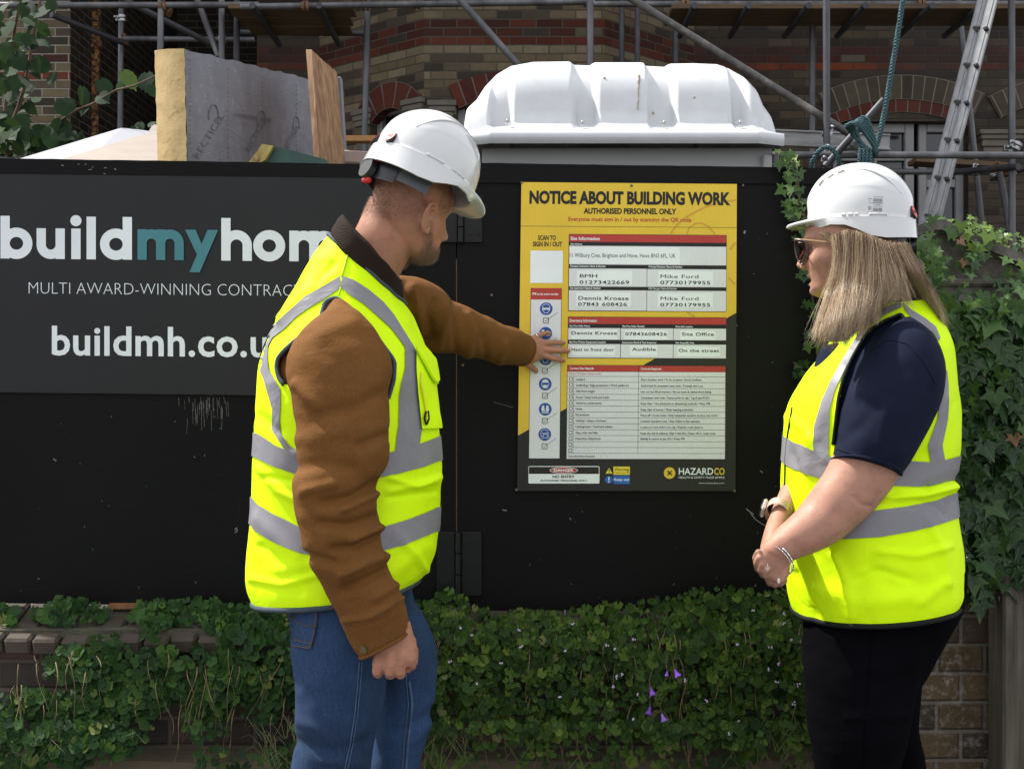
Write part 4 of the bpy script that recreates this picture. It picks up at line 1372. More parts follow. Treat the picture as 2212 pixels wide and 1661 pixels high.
# protective equipment column
g = MB(); rectl(g, 264, 985, 525, 2433); col_ = g.build('equipment_column', M['nb_white'], nb)
lay[0] = 3
g = MB(); rectl(g, 264, 985, 525, 1083); h_ = g.build('column_header', M['nb_red'], col_)
g = MB(); vline(g, 264, 985, 2433, 3); vline(g, 524, 985, 2433, 3)
ICON = [(393, 1162), (389, 1370), (387, 1588), (385, 1802), (385, 2016), (381, 2230)]
BOX = [(391, 1262), (387, 1478), (382, 1690), (382, 1902), (382, 2116), (379, 2331)]
lay[0] = 4
for (x, y) in BOX:
    for (a, b) in (((-20, -20), (20, -20)), ((20, -20), (20, 20)), ((20, 20), (-20, 20)), ((-20, 20), (-20, -20))):
        bline(g, [(x + a[0] * 1.08, y + a[1] * 1.08), (x + b[0] * 1.08, y + b[1] * 1.08)], 5)
    lay[0] = 4.4
    bline(g, [(x - 11, y - 2), (x - 2, y + 9), (x + 14, y - 9)], 3.4); bline(g, [(x + 14, y - 9), (x + 100, y - 68)], 3)
    lay[0] = 4
g.build('tick_boxes', M['nb_inkb'], col_)
g = MB(); btext(g, 'PPE to be worn on-site', 276, 495, 1045, 1025, .02); g.build('column_title', M['nb_label'], col_)
def icon_face(g, k, x, y):
    def L(pts, w=4.5): bline(g, [(x + a, y + b) for a, b in pts], w)
    def A(cx, cy, rx, ry, a0, a1, w=4.5, n=16):
        L([(cx + rx * math.cos(math.radians(a0 + (a1 - a0) * i / n)), cy - ry * math.sin(math.radians(a0 + (a1 - a0) * i / n))) for i in range(n + 1)], w)
    if k == 0:      # goggles
        A(0, -8, 32, 32, 0, 180); L([(-32, -8), (-28, 16), (-12, 36), (12, 36), (28, 16), (32, -8)])
        lay[0] += .3
        bpoly(g, [(x - 34, y - 8), (x + 34, y - 8), (x + 28, y + 10), (x + 6, y + 10), (x, y + 2), (x - 6, y + 10), (x - 28, y + 10)])
        lay[0] -= .3
    elif k == 1:    # boots
        bpoly(g, [(x - 34, y - 30), (x - 12, y - 30), (x - 12, y), (x + 2, y + 8), (x + 2, y + 18), (x - 34, y + 18)]); bpoly(g, [(x + 4, y - 22), (x + 22, y - 22), (x + 22, y + 8), (x + 36, y + 14), (x + 36, y + 24), (x + 4, y + 24)])
    elif k == 2:    # ear defenders
        A(0, -2, 26, 30, 200, -20); A(0, -6, 34, 34, 0, 180, 5); L([(-24, 8), (-14, 32), (14, 32), (24, 8)])
    elif k == 3:    # dome cap and mask
        q = [(x + 29 * math.cos(a), y - 12 - 28 * math.sin(a)) for a in np.linspace(0, PI, 18)]; bpoly(g, q[::-1]); L([(-31, -8), (-30, 12), (-16, 34), (16, 34), (30, 12), (31, -8)], 4)
        lay[0] += .3; bpoly(g, [(x - 22, y + 8), (x + 22, y + 8), (x + 14, y + 30), (x - 14, y + 30)]); lay[0] -= .3
    elif k == 4:    # waistcoat
        bpoly(g, [(x - 26, y - 30), (x - 10, y - 34), (x - 4, y + 16), (x - 30, y + 16), (x - 32, y - 2)]); bpoly(g, [(x + 26, y - 30), (x + 10, y - 34), (x + 4, y + 16), (x + 30, y + 16), (x + 32, y - 2)])
        L([(-30, 22), (30, 22)], 4); L([(-30, 31), (30, 31)], 5)
    else:           # respirator
        A(-2, -8, 32, 34, 10, 190, 4); L([(-34, -6), (-28, 26)], 4); L([(-22, -10), (26, -12)], 4); L([(30, -12), (30, 6)], 4)
        A(6, 14, 17, 17, 0, 360, 4, 20); A(-20, 24, 11, 11, 0, 360, 4, 16); A(28, 22, 9, 10, 0, 360, 4, 16); L([(-20, -4), (-4, 2)], 4); L([(14, -2), (26, -6)], 4)
for k, (x, y) in enumerate(ICON):
    lay[0] = 4
    g = MB(); bdisc(g, x, y, 54); ic = g.build('safety_symbol', M['nb_blue'], col_)
g = MB()
for k, (x, y) in enumerate(ICON):
    lay[0] = 5; icon_face(g, k, x, y)
g.build('symbol_drawing', M['nb_white'], col_)
# table helper
def table(name, x0, y0, x1, y1):
    lay[0] = 2
    g = MB(); rectl(g, x0 - 2, y0 - 2, x1 + 2, y1 + 3); f = g.build(name, M['nb_inkb'], nb)
    return f
T1 = table('site_table', 588, 528, 1927, 1179)
lay[0] = 3
g = MB(); rectl(g, 589, 530, 1926, 593); g.build('table_header', M['nb_red'], T1)
g = MB()
rectl(g, 590, 626, 1925, 785); rectl(g, 588, 818, 1249, 972); rectl(g, 1253, 824, 1925, 976)
rectl(g, 586, 1003, 1247, 1176); rectl(g, 1251, 1008, 1924, 1181)
g.build('table_cells', M['nb_white'], T1)
lay[0] = 4
g = MB()
rectl(g, 591, 634, 1530, 779); rectl(g, 655, 837, 1125, 957); rectl(g, 1345, 841, 1812, 962); rectl(g, 647, 1020, 1115, 1142); rectl(g, 1342, 1028, 1812, 1148)
g.build('stuck_labels', M['nb_label'], T1)
lay[0] = 5
g = MB()
btext(g, 'Site Information', 600, 849, 578, 549, .02); btext(g, 'Site Address', 600, 698, 618, 604, .02)
btext(g, 'Principal Contractor Name & Number', 597, 900, 807, 791, .02); btext(g, 'Principal Designer Name & Number', 1266, 1552, 812, 796, .02)
btext(g, 'Site Supervisor Name & Number', 595, 857, 993, 977, .02); btext(g, 'HSE Manager Name & Number', 1263, 1506, 998, 982, .02)
g.build('white_print', M['nb_label'], T1)
g = MB()
btext(g, '11 Wilbury Cres, Brighton and Hove, Hove BN3 6FL, UK', 593, 1494, 723, 689, .002)
btext(g, 'BMH', 679, 826, 896, 868, .019); btext(g, '01273422669', 676, 1100, 950, 921, .019, spacing=1.08); btext(g, 'Mike Ford', 1366, 1688, 901, 872, .019, spacing=1.08); btext(g, '07730179955', 1363, 1789, 954, 924, .019, spacing=1.08)
btext(g, 'Dennis Kroese', 667, 1094, 1086, 1056, .019, spacing=1.08); btext(g, '07843 608426', 664, 1080, 1137, 1108, .019, spacing=1.08); btext(g, 'Mike Ford', 1366, 1688, 1089, 1060, .019, spacing=1.08); btext(g, '07730179955', 1363, 1789, 1142, 1113, .019, spacing=1.08)
g.build('black_print', M['nb_inkb'], T1)
T2 = table('emergency_table', 580, 1230, 1925, 1580)
lay[0] = 3
g = MB(); rectl(g, 581, 1232, 1924, 1290); g.build('table_header', M['nb_red'], T2)
g = MB()
for (a, b) in ((581, 1024), (1029, 1473), (1477, 1923)):
    o = (a - 580) * .0055
    rectl(g, a, 1325 + o, b, 1424 + o); rectl(g, a - 1, 1461 + o, b - 1, 1577 + o)
g.build('table_cells', M['nb_white'], T2)
lay[0] = 4
g = MB()
for r_ in ((605, 1338, 1000, 1420), (1058, 1343, 1425, 1424), (1533, 1347, 1835, 1428), (600, 1477, 980, 1558), (1105, 1478, 1340, 1562), (1507, 1483, 1872, 1567)): rectl(g, *r_)
g.build('stuck_labels', M['nb_label'], T2)
lay[0] = 5
g = MB()
for a in (('Emergency Information', 594, 824, 1273, 1249), ('Site First Aider Name', 591, 765, 1314, 1299), ('Site First Aider Number', 1041, 1232, 1317, 1302), ('First Aid Location', 1494, 1639, 1321, 1306), ('Site Fire Fighting Equipment Location', 588, 900, 1452, 1436), ('Emergency Signal & Test frequency', 1040, 1331, 1455, 1440), ('Site Assembly Area', 1493, 1652, 1458, 1443)): btext(g, *a, .02)
g.build('white_print', M['nb_label'], T2)
g = MB()
for a in (('Dennis Kroese', 608, 995, 1381, 1353), ('07843608426', 1066, 1420, 1389, 1362), ('Site Office', 1547, 1820, 1391, 1364), ('Next to front door', 608, 970, 1521, 1494), ('Audible', 1124, 1325, 1519, 1492), ('On the street', 1519, 1865, 1530, 1503)): btext(g, *a, .019, 0, 1.08)
g.build('black_print', M['nb_inkb'], T2)
T3 = table('hazard_table', 574, 1641, 1918, 2438)
lay[0] = 3
g = MB(); rectl(g, 575, 1643, 1177, 1694); rectl(g, 1181, 1647, 1918, 1698); g.build('table_header', M['nb_red'], T3)
g = MB(); rectl(g, 575, 1697, 1917, 2437); g.build('table_cells', M['nb_white'], T3)
lay[0] = 4
g = MB()
for y in (480, 529, 581, 632, 682, 732, 782, 832, 882, 933, 983, 1034, 1084, 1134): hline(g, 574, 1916, y + 1259 - 3, 3)
vline(g, 628, 480 + 1259, 1134 + 1259, 3); vline(g, 1179, 1697, 1134 + 1259, 3)
for k in range(13):
    x, y = 605 - k * .6, 500 + 50.6 * k + 1259
    lay[0] = 5
    for (a, b) in (((-13, -13), (13, -13)), ((13, -13), (13, 13)), ((13, 13), (-13, 13)), ((-13, 13), (-13, -13))): bline(g, [(x + a[0], y + a[1]), (x + b[0], y + b[1])], 4)
lay[0] = 4.5
left = [('Ladders', 723, 511), ('Scaffolding / Edge protection / Work platforms', 1097, 562), ('Falls from height', 807, 612), ('Power / Hand tools and Leads', 928, 664), ('Airborne contaminants', 864, 713), ('Noise', 697, 762), ('Excavations', 759, 812), ('Vehicles / Heavy machinery', 908, 863), ('Underground / Overhead utilities', 957, 913), ('Slips, trips and falls', 829, 965), ('Hazardous Substances', 857, 1014)]
right = [('Short duration work / Fit for purpose / Good condition', 1714, 514), ("Authorised & competent users only / If unsafe don't use", 1729, 566), ('Use correct fall protection / Secure tools & objects from falling', 1797, 617), ("Competent users only / Inspect prior to use / Tag & test RCD's", 1783, 668), ('Keep clear / Use extraction or dampening methods / Wear PPE', 1790, 717), ('Keep clear of source / Wear hearing protection', 1643, 769), ('Fence off / Cover holes / Only competent workers to carry out works', 1850, 817), ('Licensed operators only / Stay visible to the operator', 1703, 867), ('Locate and mark before you dig / Maintain a safe distance', 1727, 918), ('Keep site tidy & walkway clear / Use bins / Fence off or cover holes', 1833, 970), ('Identify & control as per SDS / Wear PPE', 1572, 1017)]
for k, (s_, x1, yb) in enumerate(left): btext(g, s_, 647 - k * .5, x1, yb + 1259, yb + 1259 - 18, .014)
for k, (s_, x1, yb) in enumerate(right): btext(g, s_, 1198 - k * .4, x1, yb + 1259, yb + 1259 - 18, .014)
btext(g, 'Date Hazard Board Reviewed:         /        /', 583, 905, 1164 + 1259, 1149 + 1259, .014)
g.build('black_print', M['nb_inkb'], T3)
g = MB(); btext(g, 'Current Site Hazards', 595, 796, 418 + 1259, 399 + 1259, .02); btext(g, 'Controls Required', 1197, 1371, 422 + 1259, 403 + 1259, .02); g.build('white_print', M['nb_label'], T3)
g = MB(); btext(g, 'Check [    ] if hazard is present on-site', 587, 857, 461 + 1259, 447 + 1259, .01); bline(g, [(641, 452 + 1259), (647, 459 + 1259), (657, 446 + 1259)], 2.5); g.build('red_print', M['nb_red'], T3)
# danger panel and the small symbols
lay[0] = 2
Y7 = 1259
def rrect(mb, x0, y0, x1, y1, r):
    pts = []
    for (cx, cy, a0) in ((x1 - r, y0 + r, 0), (x0 + r, y0 + r, 90), (x0 + r, y1 - r, 180), (x1 - r, y1 - r, 270)):
        for i in range(7):
            a = math.radians(a0 + 15 * i); pts.append((cx + r * math.cos(a), cy - r * math.sin(a)))
    mb.add([BX(*p) for p in pts], [tuple(range(len(pts)))])
g = MB(); rrect(g, 242, 1240 + Y7, 846, 1388 + Y7, 10); dp = g.build('danger_panel', M['nb_label'], nb)
lay[0] = 3
g = MB(); rectl(g, 246, 1246 + Y7, 841, 1306 + Y7); g.build('danger_band', M['nb_black'], dp)
lay[0] = 4
g = MB(); bdisc(g, 543, 1276 + Y7, 120, 27); g.build('danger_outline', M['nb_label'], dp)
lay[0] = 5
g = MB(); bdisc(g, 543, 1276 + Y7, 115, 23); g.build('danger_oval', M['nb_red'], dp)
lay[0] = 6
g = MB(); btext(g, 'DANGER', 457, 627, 1287 + Y7, 1264 + Y7, .035); g.build('danger_word', M['nb_label'], dp)
g = MB(); lay[0] = 3; btext(g, 'NO ENTRY', 447, 635, 1341 + Y7, 1318 + Y7, .035); btext(g, 'AUTHORISED PERSONNEL ONLY', 342, 742, 1369 + Y7, 1356 + Y7, .035); g.build('black_print', M['nb_inkb'], dp)
lay[0] = 2
g = MB(); bpoly(g, [(928, 1254 + Y7), (957, 1304 + Y7), (898, 1304 + Y7)]); rectl(g, 965, 1244 + Y7, 1105, 1314 + Y7); wp = g.build('warning_symbol', flat('signal_yellow', (.70, .56, .04)), nb)
g = MB(); bdisc(g, 926, 1356 + Y7, 32); rectl(g, 966, 1321 + Y7, 1104, 1392 + Y7); kp = g.build('keep_out_symbol', flat('signal_blue', (.02, .12, .42)), nb)
lay[0] = 3
g = MB(); bpoly(g, [(924, 1266 + Y7), (932, 1266 + Y7), (930, 1290 + Y7), (926, 1290 + Y7)]); bdisc(g, 928, 1297 + Y7, 3.5); btext(g, 'Warning', 975, 1097, 1279 + Y7, 1257 + Y7, .01); btext(g, 'Construction Site', 970, 1100, 1300 + Y7, 1291 + Y7, .005); g.build('black_print', M['nb_inkb'], wp)
g = MB(); bpoly(g, [(921, 1333 + Y7), (931, 1333 + Y7), (929, 1364 + Y7), (923, 1364 + Y7)]); bdisc(g, 926, 1374 + Y7, 5); btext(g, 'Keep out', 969, 1100, 1364 + Y7, 1343 + Y7, .018); g.build('white_print', M['nb_label'], kp)
lay[0] = 2
g = MB(); bdisc(g, 1443, 1299 + Y7, 49); btext(g, 'CO', 1822, 1911, 1312 + Y7, 1256 + Y7, .02); lg_ = g.build('yellow_emblem', M['nb_yellow'], nb)
g = MB(); btext(g, 'HAZARD', 1521, 1814, 1312 + Y7, 1256 + Y7, .012); btext(g, 'HEALTH & SAFETY MADE SIMPLE', 1521, 1909, 1345 + Y7, 1328 + Y7, .004); btext(g, 'www.hazardco.com', 1689, 1908, 1390 + Y7, 1377 + Y7, -.01); g.build('white_print', M['nb_label'], lg_)
lay[0] = 3
g = MB(); bline(g, [(1425, 1281 + Y7), (1461, 1317 + Y7)], 11); lay[0] = 3.4; bline(g, [(1461, 1281 + Y7), (1425, 1317 + Y7)], 11); g.build('cross', M['nb_inkb'], lg_)
lay[0] = 2
g = MB()
for (x, y) in ((1119, 116), (185, 90), (140, 1440 + Y7), (1995, 1450 + Y7)):
    g.disc(BX(x, y), (0, 1, 0), .0035, .004, 12)
g.build('screws', M['screw'], nb)
# ================================================================ low wall under the hoarding
M['low_brick'] = brick_mat('low_brick', [(.06, .042, .032), (.045, .036, .03), (.075, .05, .036), (.035, .03, .026)], bw=.225, rh=.075, mort=(.10, .085, .065), dirt=.5, bumpd=.008)
M['coping_brick'] = simple('coping_brick', (.046, .034, .025), .85, .35, 7, 26, .5, .006)
M['mortar'] = simple('mossy_mortar', (.06, .055, .038), .95, .4, 20, 50, .6, .006)
M['plinth'] = simple('plinth_render', (.085, .066, .042), .95, .35, 5, 30, .6, .008)
lw = empty('low_wall', P(900, 1500, 3.3), 'low old brick wall with a sloping brick coping under the hoarding', 'wall')
g = MB()
zt_, zf_ = .802, .738
yT, yFr = 3.40, 3.19
x = -1.75
Wd = .073
xs_ = []
while x < 1.15:
    w = Wd * rnd.uniform(.92, 1.06)
    a = Vector((x + .004, yFr + rnd.uniform(-.004, .004), zf_ + rnd.uniform(-.004, .004))); b = Vector((x + w - .004, a.y, a.z))
    c = Vector((x + w - .004, yT, zt_)); d_ = Vector((x + .004, yT, zt_))
    nrm = (b - a).cross(d_ - a).normalized()
    dz = rnd.uniform(-.003, .003)
    ax = (d_ - a).normalized(); R = Matrix((Vector((1, 0, 0)), ax, Vector((1, 0, 0)).cross(ax))).transposed()
    g.box((a + b + c + d_) / 4 + nrm * (dz - .02), (w - .006, (d_ - a).length, .045), R, .007)
    x += w
g.build('coping', M['coping_brick'], lw)
g = MB(); g.box((-.3, (yT + yFr) / 2 + .02, .735), (2.95, yT - yFr - .03, .05)); g.build('mortar_bed', M['mortar'], lw)
g = MB(); g.add([(-1.8, 3.245, .0), (1.16, 3.245, 0), (1.16, 3.245, .72), (-1.8, 3.245, .72)], [(0, 1, 2, 3)], [(0, 0), (2.96, 0), (2.96, .72), (0, .72)])
g.add([(-1.8, 3.245, .72), (1.16, 3.245, .72), (1.16, 3.5, .72), (-1.8, 3.5, .72)], [(0, 1, 2, 3)], [(0, 0), (2.96, 0), (2.96, .25), (0, .25)])
g.build('wall_face', M['low_brick'], lw)
g = MB(); n_ = 60
A = []
for k in range(n_ + 1):
    X = -1.8 + 2.96 * k / n_; o = noise.noise(Vector((X * 3, 2, 0))) * .012
    A.append([(X, 3.17 + o, .0), (X, 3.17 + o, .40 + o), (X, 3.19 + o, .43 + o), (X, 3.25, .445 + o)])
g.grid(A); g.build('plinth', M['plinth'], lw, True, 40)
g = MB(); a, b = P(238, 1306, F - .004), P(362, 1309, F - .004)
g.box((a + b) / 2, ((b - a).length, .02, .014)); tag(g.build('timber_packer', simple('orange_packer', (.22, .09, .03), .8, .3, 20)), 'thin orange timber packer under the left hoarding panel', 'batten')

# ================================================================ leaves
def leaf_mat(name, stops, rough=.42, vein=False, spec=.5):
    t = NT(name)
    a = t.n('Attribute'); a.attribute_name = 'tint'
    nz = t.noise(60, detail=3)
    f = t.math('ADD', a.outputs['Fac'], t.math('MULTIPLY', t.math('SUBTRACT', nz, .5), .25))
    col = t.ramp(f, stops)
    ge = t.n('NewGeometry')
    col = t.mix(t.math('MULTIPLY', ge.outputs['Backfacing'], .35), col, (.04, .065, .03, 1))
    if vein:
        lp = t.n('Attribute'); lp.attribute_name = 'leaf_pos'; sx = t.n('SeparateXYZ'); t.set(sx.inputs[0], lp.outputs['Vector'])
        ax = t.math('ABSOLUTE', sx.outputs[0]); yy = sx.outputs[1]
        v1 = t.math('LESS_THAN', ax, .022)
        v2 = t.math('LESS_THAN', t.math('ABSOLUTE', t.math('SUBTRACT', t.math('MULTIPLY', ax, .42), t.math('ADD', yy, .25))), .022)
        v3 = t.math('LESS_THAN', t.math('ABSOLUTE', t.math('SUBTRACT', t.math('MULTIPLY', ax, -.5), t.math('ADD', yy, .25))), .020)
        vm = t.math('MAXIMUM', v1, t.math('MAXIMUM', v2, v3))
        col = t.mix(t.math('MULTIPLY', vm, .45), col, (.10, .15, .06, 1))
    t.fin(col, rough, t.bump(nz, .25, .002), spec=spec)
    tr = t.n('BsdfTranslucent'); t.set(tr.inputs[0], t.mix(.5, col, (.10, .18, .02, 1)))
    mx = t.n('MixShader'); mx.inputs[0].default_value = .18
    t.t.links.new(t.b.outputs[0], mx.inputs[1]); t.t.links.new(tr.outputs[0], mx.inputs[2]); t.t.links.new(mx.outputs[0], t.o.inputs[0])
    return t.m
M['mat_leaf'] = leaf_mat('creeper_leaf', [(.0, (.012, .030, .011)), (.45, (.025, .062, .016)), (.75, (.046, .10, .018)), (.92, (.075, .125, .022)), (1.0, (.12, .14, .04))], .6, spec=.14)
M['mat_leaf_mid'] = leaf_mat('toadflax_leaf', [(.0, (.015, .032, .010)), (.4, (.031, .068, .012)), (.7, (.062, .112, .015)), (.9, (.10, .14, .022)), (1.0, (.13, .135, .05))], .6, spec=.14)
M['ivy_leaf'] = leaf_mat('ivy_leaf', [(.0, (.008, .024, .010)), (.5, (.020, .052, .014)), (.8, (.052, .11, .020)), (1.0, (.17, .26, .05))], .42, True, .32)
M['hazel_leaf'] = leaf_mat('hazel_leaf', [(.0, (.008, .018, .009)), (.5, (.016, .036, .015)), (.85, (.032, .07, .018)), (1.0, (.075, .12, .03))], .7, spec=.12)
M['stem'] = simple('plant_stem', (.075, .045, .025), .85, .35, 30)
M['dry_stem'] = simple('dry_stem', (.16, .11, .06), .9, .35, 30)

def tpl_round(n=18, lobes=7):
    v = [(0, .0, 0)]
    for i in range(n):
        a = PI * .5 + 2 * PI * (i + .5) / n * .94 + .19
        r = 1 + .10 * math.cos(lobes * 2 * (a - PI / 2)) - .05
        v.append((r * math.cos(a - PI), r * math.sin(a - PI) , .20 * (1 if i % 2 else .6)))
    return np.array(v), [(0, i + 1, i + 2) for i in range(n - 1)]
def tpl_ivy():
    # five pointed lobes; y runs from the stalk to the tip, folded along the midrib
    half = [(0.0, -.08), (.20, -.42), (.62, -.50), (.50, -.20), (.98, .16), (.48, .22), (.34, .40), (0, 1.05)]
    pts = [half[0]] + half[1:-1] + [half[-1]] + [(-x, y) for x, y in half[1:-1][::-1]]
    v = [(0, .12, 0)] + [(x, y, .16 * abs(x) - .10 * max(y - .3, 0)**2) for x, y in pts]
    n = len(pts)
    return np.array(v), [(0, i + 1, (i + 1) % n + 1) for i in range(n)]
def tpl_hazel():
    v = [(0, 0, 0)]; n = 26
    for i in range(n):
        a = 2 * PI * i / n
        r = 1 + (.05 if i % 2 else -.03)
        x, y = .86 * r * math.sin(a), -r * math.cos(a)
        if i == n // 2: y += .28
        if i == 0: y += .22
        v.append((x, y, .22 * abs(x) - .10 * y * y))
    return np.array(v), [(0, i + 1, (i + 1) % n + 1) for i in range(n)]
def leaves(name, spots, tpl, mat, parent=None):
    """spots: (position, facing normal, tip direction, size, tint)"""
    V, Fs = tpl
    Pn = len(spots)
    pos = np.array([s[0] for s in spots]); nr = np.array([s[1] for s in spots], float); tp = np.array([s[2] for s in spots], float)
    sz = np.array([s[3] for s in spots])[:, None, None]; ti = np.array([s[4] for s in spots])
    nr /= np.linalg.norm(nr, axis=1)[:, None]
    tp = tp - nr * (tp * nr).sum(1)[:, None]; tp /= np.maximum(np.linalg.norm(tp, axis=1), 1e-6)[:, None]
    sx = np.cross(tp, nr)
    r_ = np.random.RandomState(len(spots))
    cup = r_.uniform(-.3, 1.5, Pn)[:, None]; asp = r_.uniform(.82, 1.12, Pn)[:, None]
    W = pos[:, None, :] + sz * (sx[:, None, :] * (V[None, :, 0] * asp)[..., None] + tp[:, None, :] * V[None, :, 1][..., None] + nr[:, None, :] * (V[None, :, 2] * cup)[..., None])
    nv = len(V)
    Fa = (np.array(Fs)[None] + (np.arange(Pn) * nv)[:, None, None]).reshape(-1, 3)
    me = bpy.data.meshes.new(name)
    me.from_pydata(W.reshape(-1, 3).tolist(), [], Fa.tolist())
    at = me.attributes.new('tint', 'FLOAT', 'POINT')
    at.data.foreach_set('value', np.repeat(ti, nv))
    lpa = me.attributes.new('leaf_pos', 'FLOAT_VECTOR', 'POINT')
    lpa.data.foreach_set('vector', np.tile(V, (Pn, 1)).reshape(-1))
    me.materials.append(mat)
    me.polygons.foreach_set('use_smooth', [True] * len(me.polygons))
    o = bpy.data.objects.new(name, me)
    return link(o, parent)
def face_dir(r_, spread=.7, up=.35):
    return Vector((r_.gauss(0, spread), -1, up + r_.gauss(0, spread * .8))).normalized()
def stems(name, paths, mat, parent):
    g = MB()
    for pts, r in paths: g.tube(pts, [r * (1 - .6 * i / len(pts)) for i in range(len(pts))], 5, False)
    return g.build(name, mat, parent, True)
def wall_d(y):
    z_d = 3.2
    if y < 1320: return 3.33
    if y < 1385: return 3.33 - (y - 1320) / 65 * .15
    if y < 1560: return 3.19
    return 3.13

def mat_density_left(x, y):
    d = 0
    top = 1300 + 10 * math.sin(x * .05)
    for (cx, cy, rx, ry, w) in ((150, 1322, 82, 26, 1.2), (350, 1325, 62, 30, 1.2), (430, 1320, 50, 30, 1), (545, 1345, 95, 48, 1.2), (600, 1420, 90, 110, 1.2), (8, 1322, 34, 26, 1), (330, 1350, 30, 46, .7), (190, 1440, 90, 44, 1.1), (320, 1460, 130, 66, 1.2), (470, 1470, 110, 75, 1.2), (60, 1555, 90, 70, 1.2), (200, 1560, 120, 80, 1.2), (270, 1500, 120, 60, 1.1), (20, 1630, 70, 50, 1), (440, 1560, 60, 40, .7), (480, 1640, 60, 30, .35), (600, 1640, 60, 40, .35), (540, 1540, 80, 20, .3), (230, 1395, 40, 30, .5), (150, 1620, 80, 40, .7)):
        q = ((x - cx) / rx)**2 + ((y - cy) / ry)**2
        d = max(d, w * max(0, 1.25 - q))
    return d
def mat_density_mid(x, y):
    top = np.interp(x, [640, 880, 930, 975, 1010, 1060, 1130, 1200, 1260, 1320, 1400, 1480, 1520, 1580, 1640, 1680, 1730, 1800], [1320, 1330, 1315, 1292, 1320, 1340, 1342, 1338, 1335, 1322, 1316, 1306, 1284, 1290, 1300, 1276, 1290, 1330])
    top += 8 * noise.noise(Vector((x * .05, 3, 0))) - 20
    if y < top: return 0
    low = 1585 + 24 * noise.noise(Vector((x * .012, 7, 0))) + (30 if x > 1400 else 0)
    d = 1.2 if y < low else max(0, .35 - (y - low) / 400)
    d *= .55 + .9 * (noise.noise(Vector((x * .02, y * .025, 1))) + .35)
    return d
def creep(name, x0, x1, y0, y1, dens, n, smin, smax, label, seed, mat, thick=.10):
    r_ = random.Random(seed)
    sp = []; tries = 0
    while len(sp) < n and tries < n * 14:
        tries += 1
        x, y = r_.uniform(x0, x1), r_.uniform(y0, y1)
        dn = dens(x, y)
        if r_.random() > dn: continue
        bulge = (.5 + .5 * noise.noise(Vector((x * .018, y * .02, seed)))) * thick * min(1, dn)
        d = wall_d(y) - .012 - bulge * r_.random()**.5 - .01
        big = noise.noise(Vector((x * .011, y * .013, 5 + seed)))
        s = (smin + (smax - smin) * r_.random()**1.6) * (1 + .55 * big)
        nd = face_dir(r_, .48, .35)
        tip = Vector((r_.gauss(0, .8), 0, -1))
        ti = min(1, max(0, .38 + .22 * r_.gauss(0, 1) + .35 * noise.noise(Vector((x * .02, y * .02, 9))) + (.28 if r_.random() < .10 else 0)))
        sp.append((P(x, y, d), nd, tip, s, ti))
    root = empty(name, P((x0 + x1) / 2, y1, 3.1), label, 'plants', kind='stuff')
    o = leaves('leaf_mass', sp, tpl_round(), mat, root); tag(o, kind='stuff')
    return root
cl_ = creep('creeping_plants', -60, 690, 1290, 1690, mat_density_left, 2300, .0085, .019, 'round-leaved creeping plants trailing over the brick coping at the left', 11, M['mat_leaf'], .07)
cm_ = creep('creeping_plants', 640, 1830, 1270, 1700, mat_density_mid, 6200, .0065, .0165, 'dense round-leaved creeping plants covering the low wall between the two people', 12, M['mat_leaf_mid'], .13)
# leaves down the wall just behind the legs of the woman too, and dry runners
def runners(parent, n, x0, x1, y0, y1, seed, mat):
    r_ = random.Random(seed); ps = []
    for k in range(n):
        x, y = r_.uniform(x0, x1), r_.uniform(y0, y1); L_ = r_.uniform(40, 170); pts = []
        sx = r_.gauss(0, .25)
        for i in range(8):
            u = i / 7
            pts.append(P(x + sx * L_ * u + 5 * math.sin(u * 5 + k), y + L_ * u, wall_d(min(y + L_ * u, 1550)) - .05 - .06 * r_.random() * math.sin(u * PI)))
        ps.append((pts, r_.uniform(.0008, .0018)))
    o = stems('runners', ps, mat, parent); tag(o, kind='stuff')
runners(cl_, 50, 20, 640, 1400, 1560, 21, M['dry_stem']); runners(cm_, 90, 900, 1760, 1330, 1600, 22, M['dry_stem'])
# small grass blades at the foot
g = MB(); r_ = random.Random(5)
for k in range(170):
    x = r_.choice([r_.uniform(560, 660), r_.uniform(900, 1010), r_.uniform(1560, 1790), r_.uniform(0, 1790)]); y = r_.uniform(1590, 1690)
    b = P(x, y, 3.08); L_ = r_.uniform(.03, .11); a = r_.gauss(0, .7); w = r_.uniform(.0008, .0016)
    c = b + Vector((math.sin(a) * L_ * .5, -.02, L_ * .6)); e = b + Vector((math.sin(a) * L_ * 1.1, -.05, L_ * .8 * math.cos(a)))
    g.add([b - Vector((w, 0, 0)), b + Vector((w, 0, 0)), c + Vector((w * .8, 0, 0)), c - Vector((w * .8, 0, 0)), e], [(0, 1, 2, 3), (3, 2, 4)])
o = g.build('grass_blades', simple('dry_grass', (.10, .11, .04), .7, .4, 10), cm_); tag(o, kind='stuff')
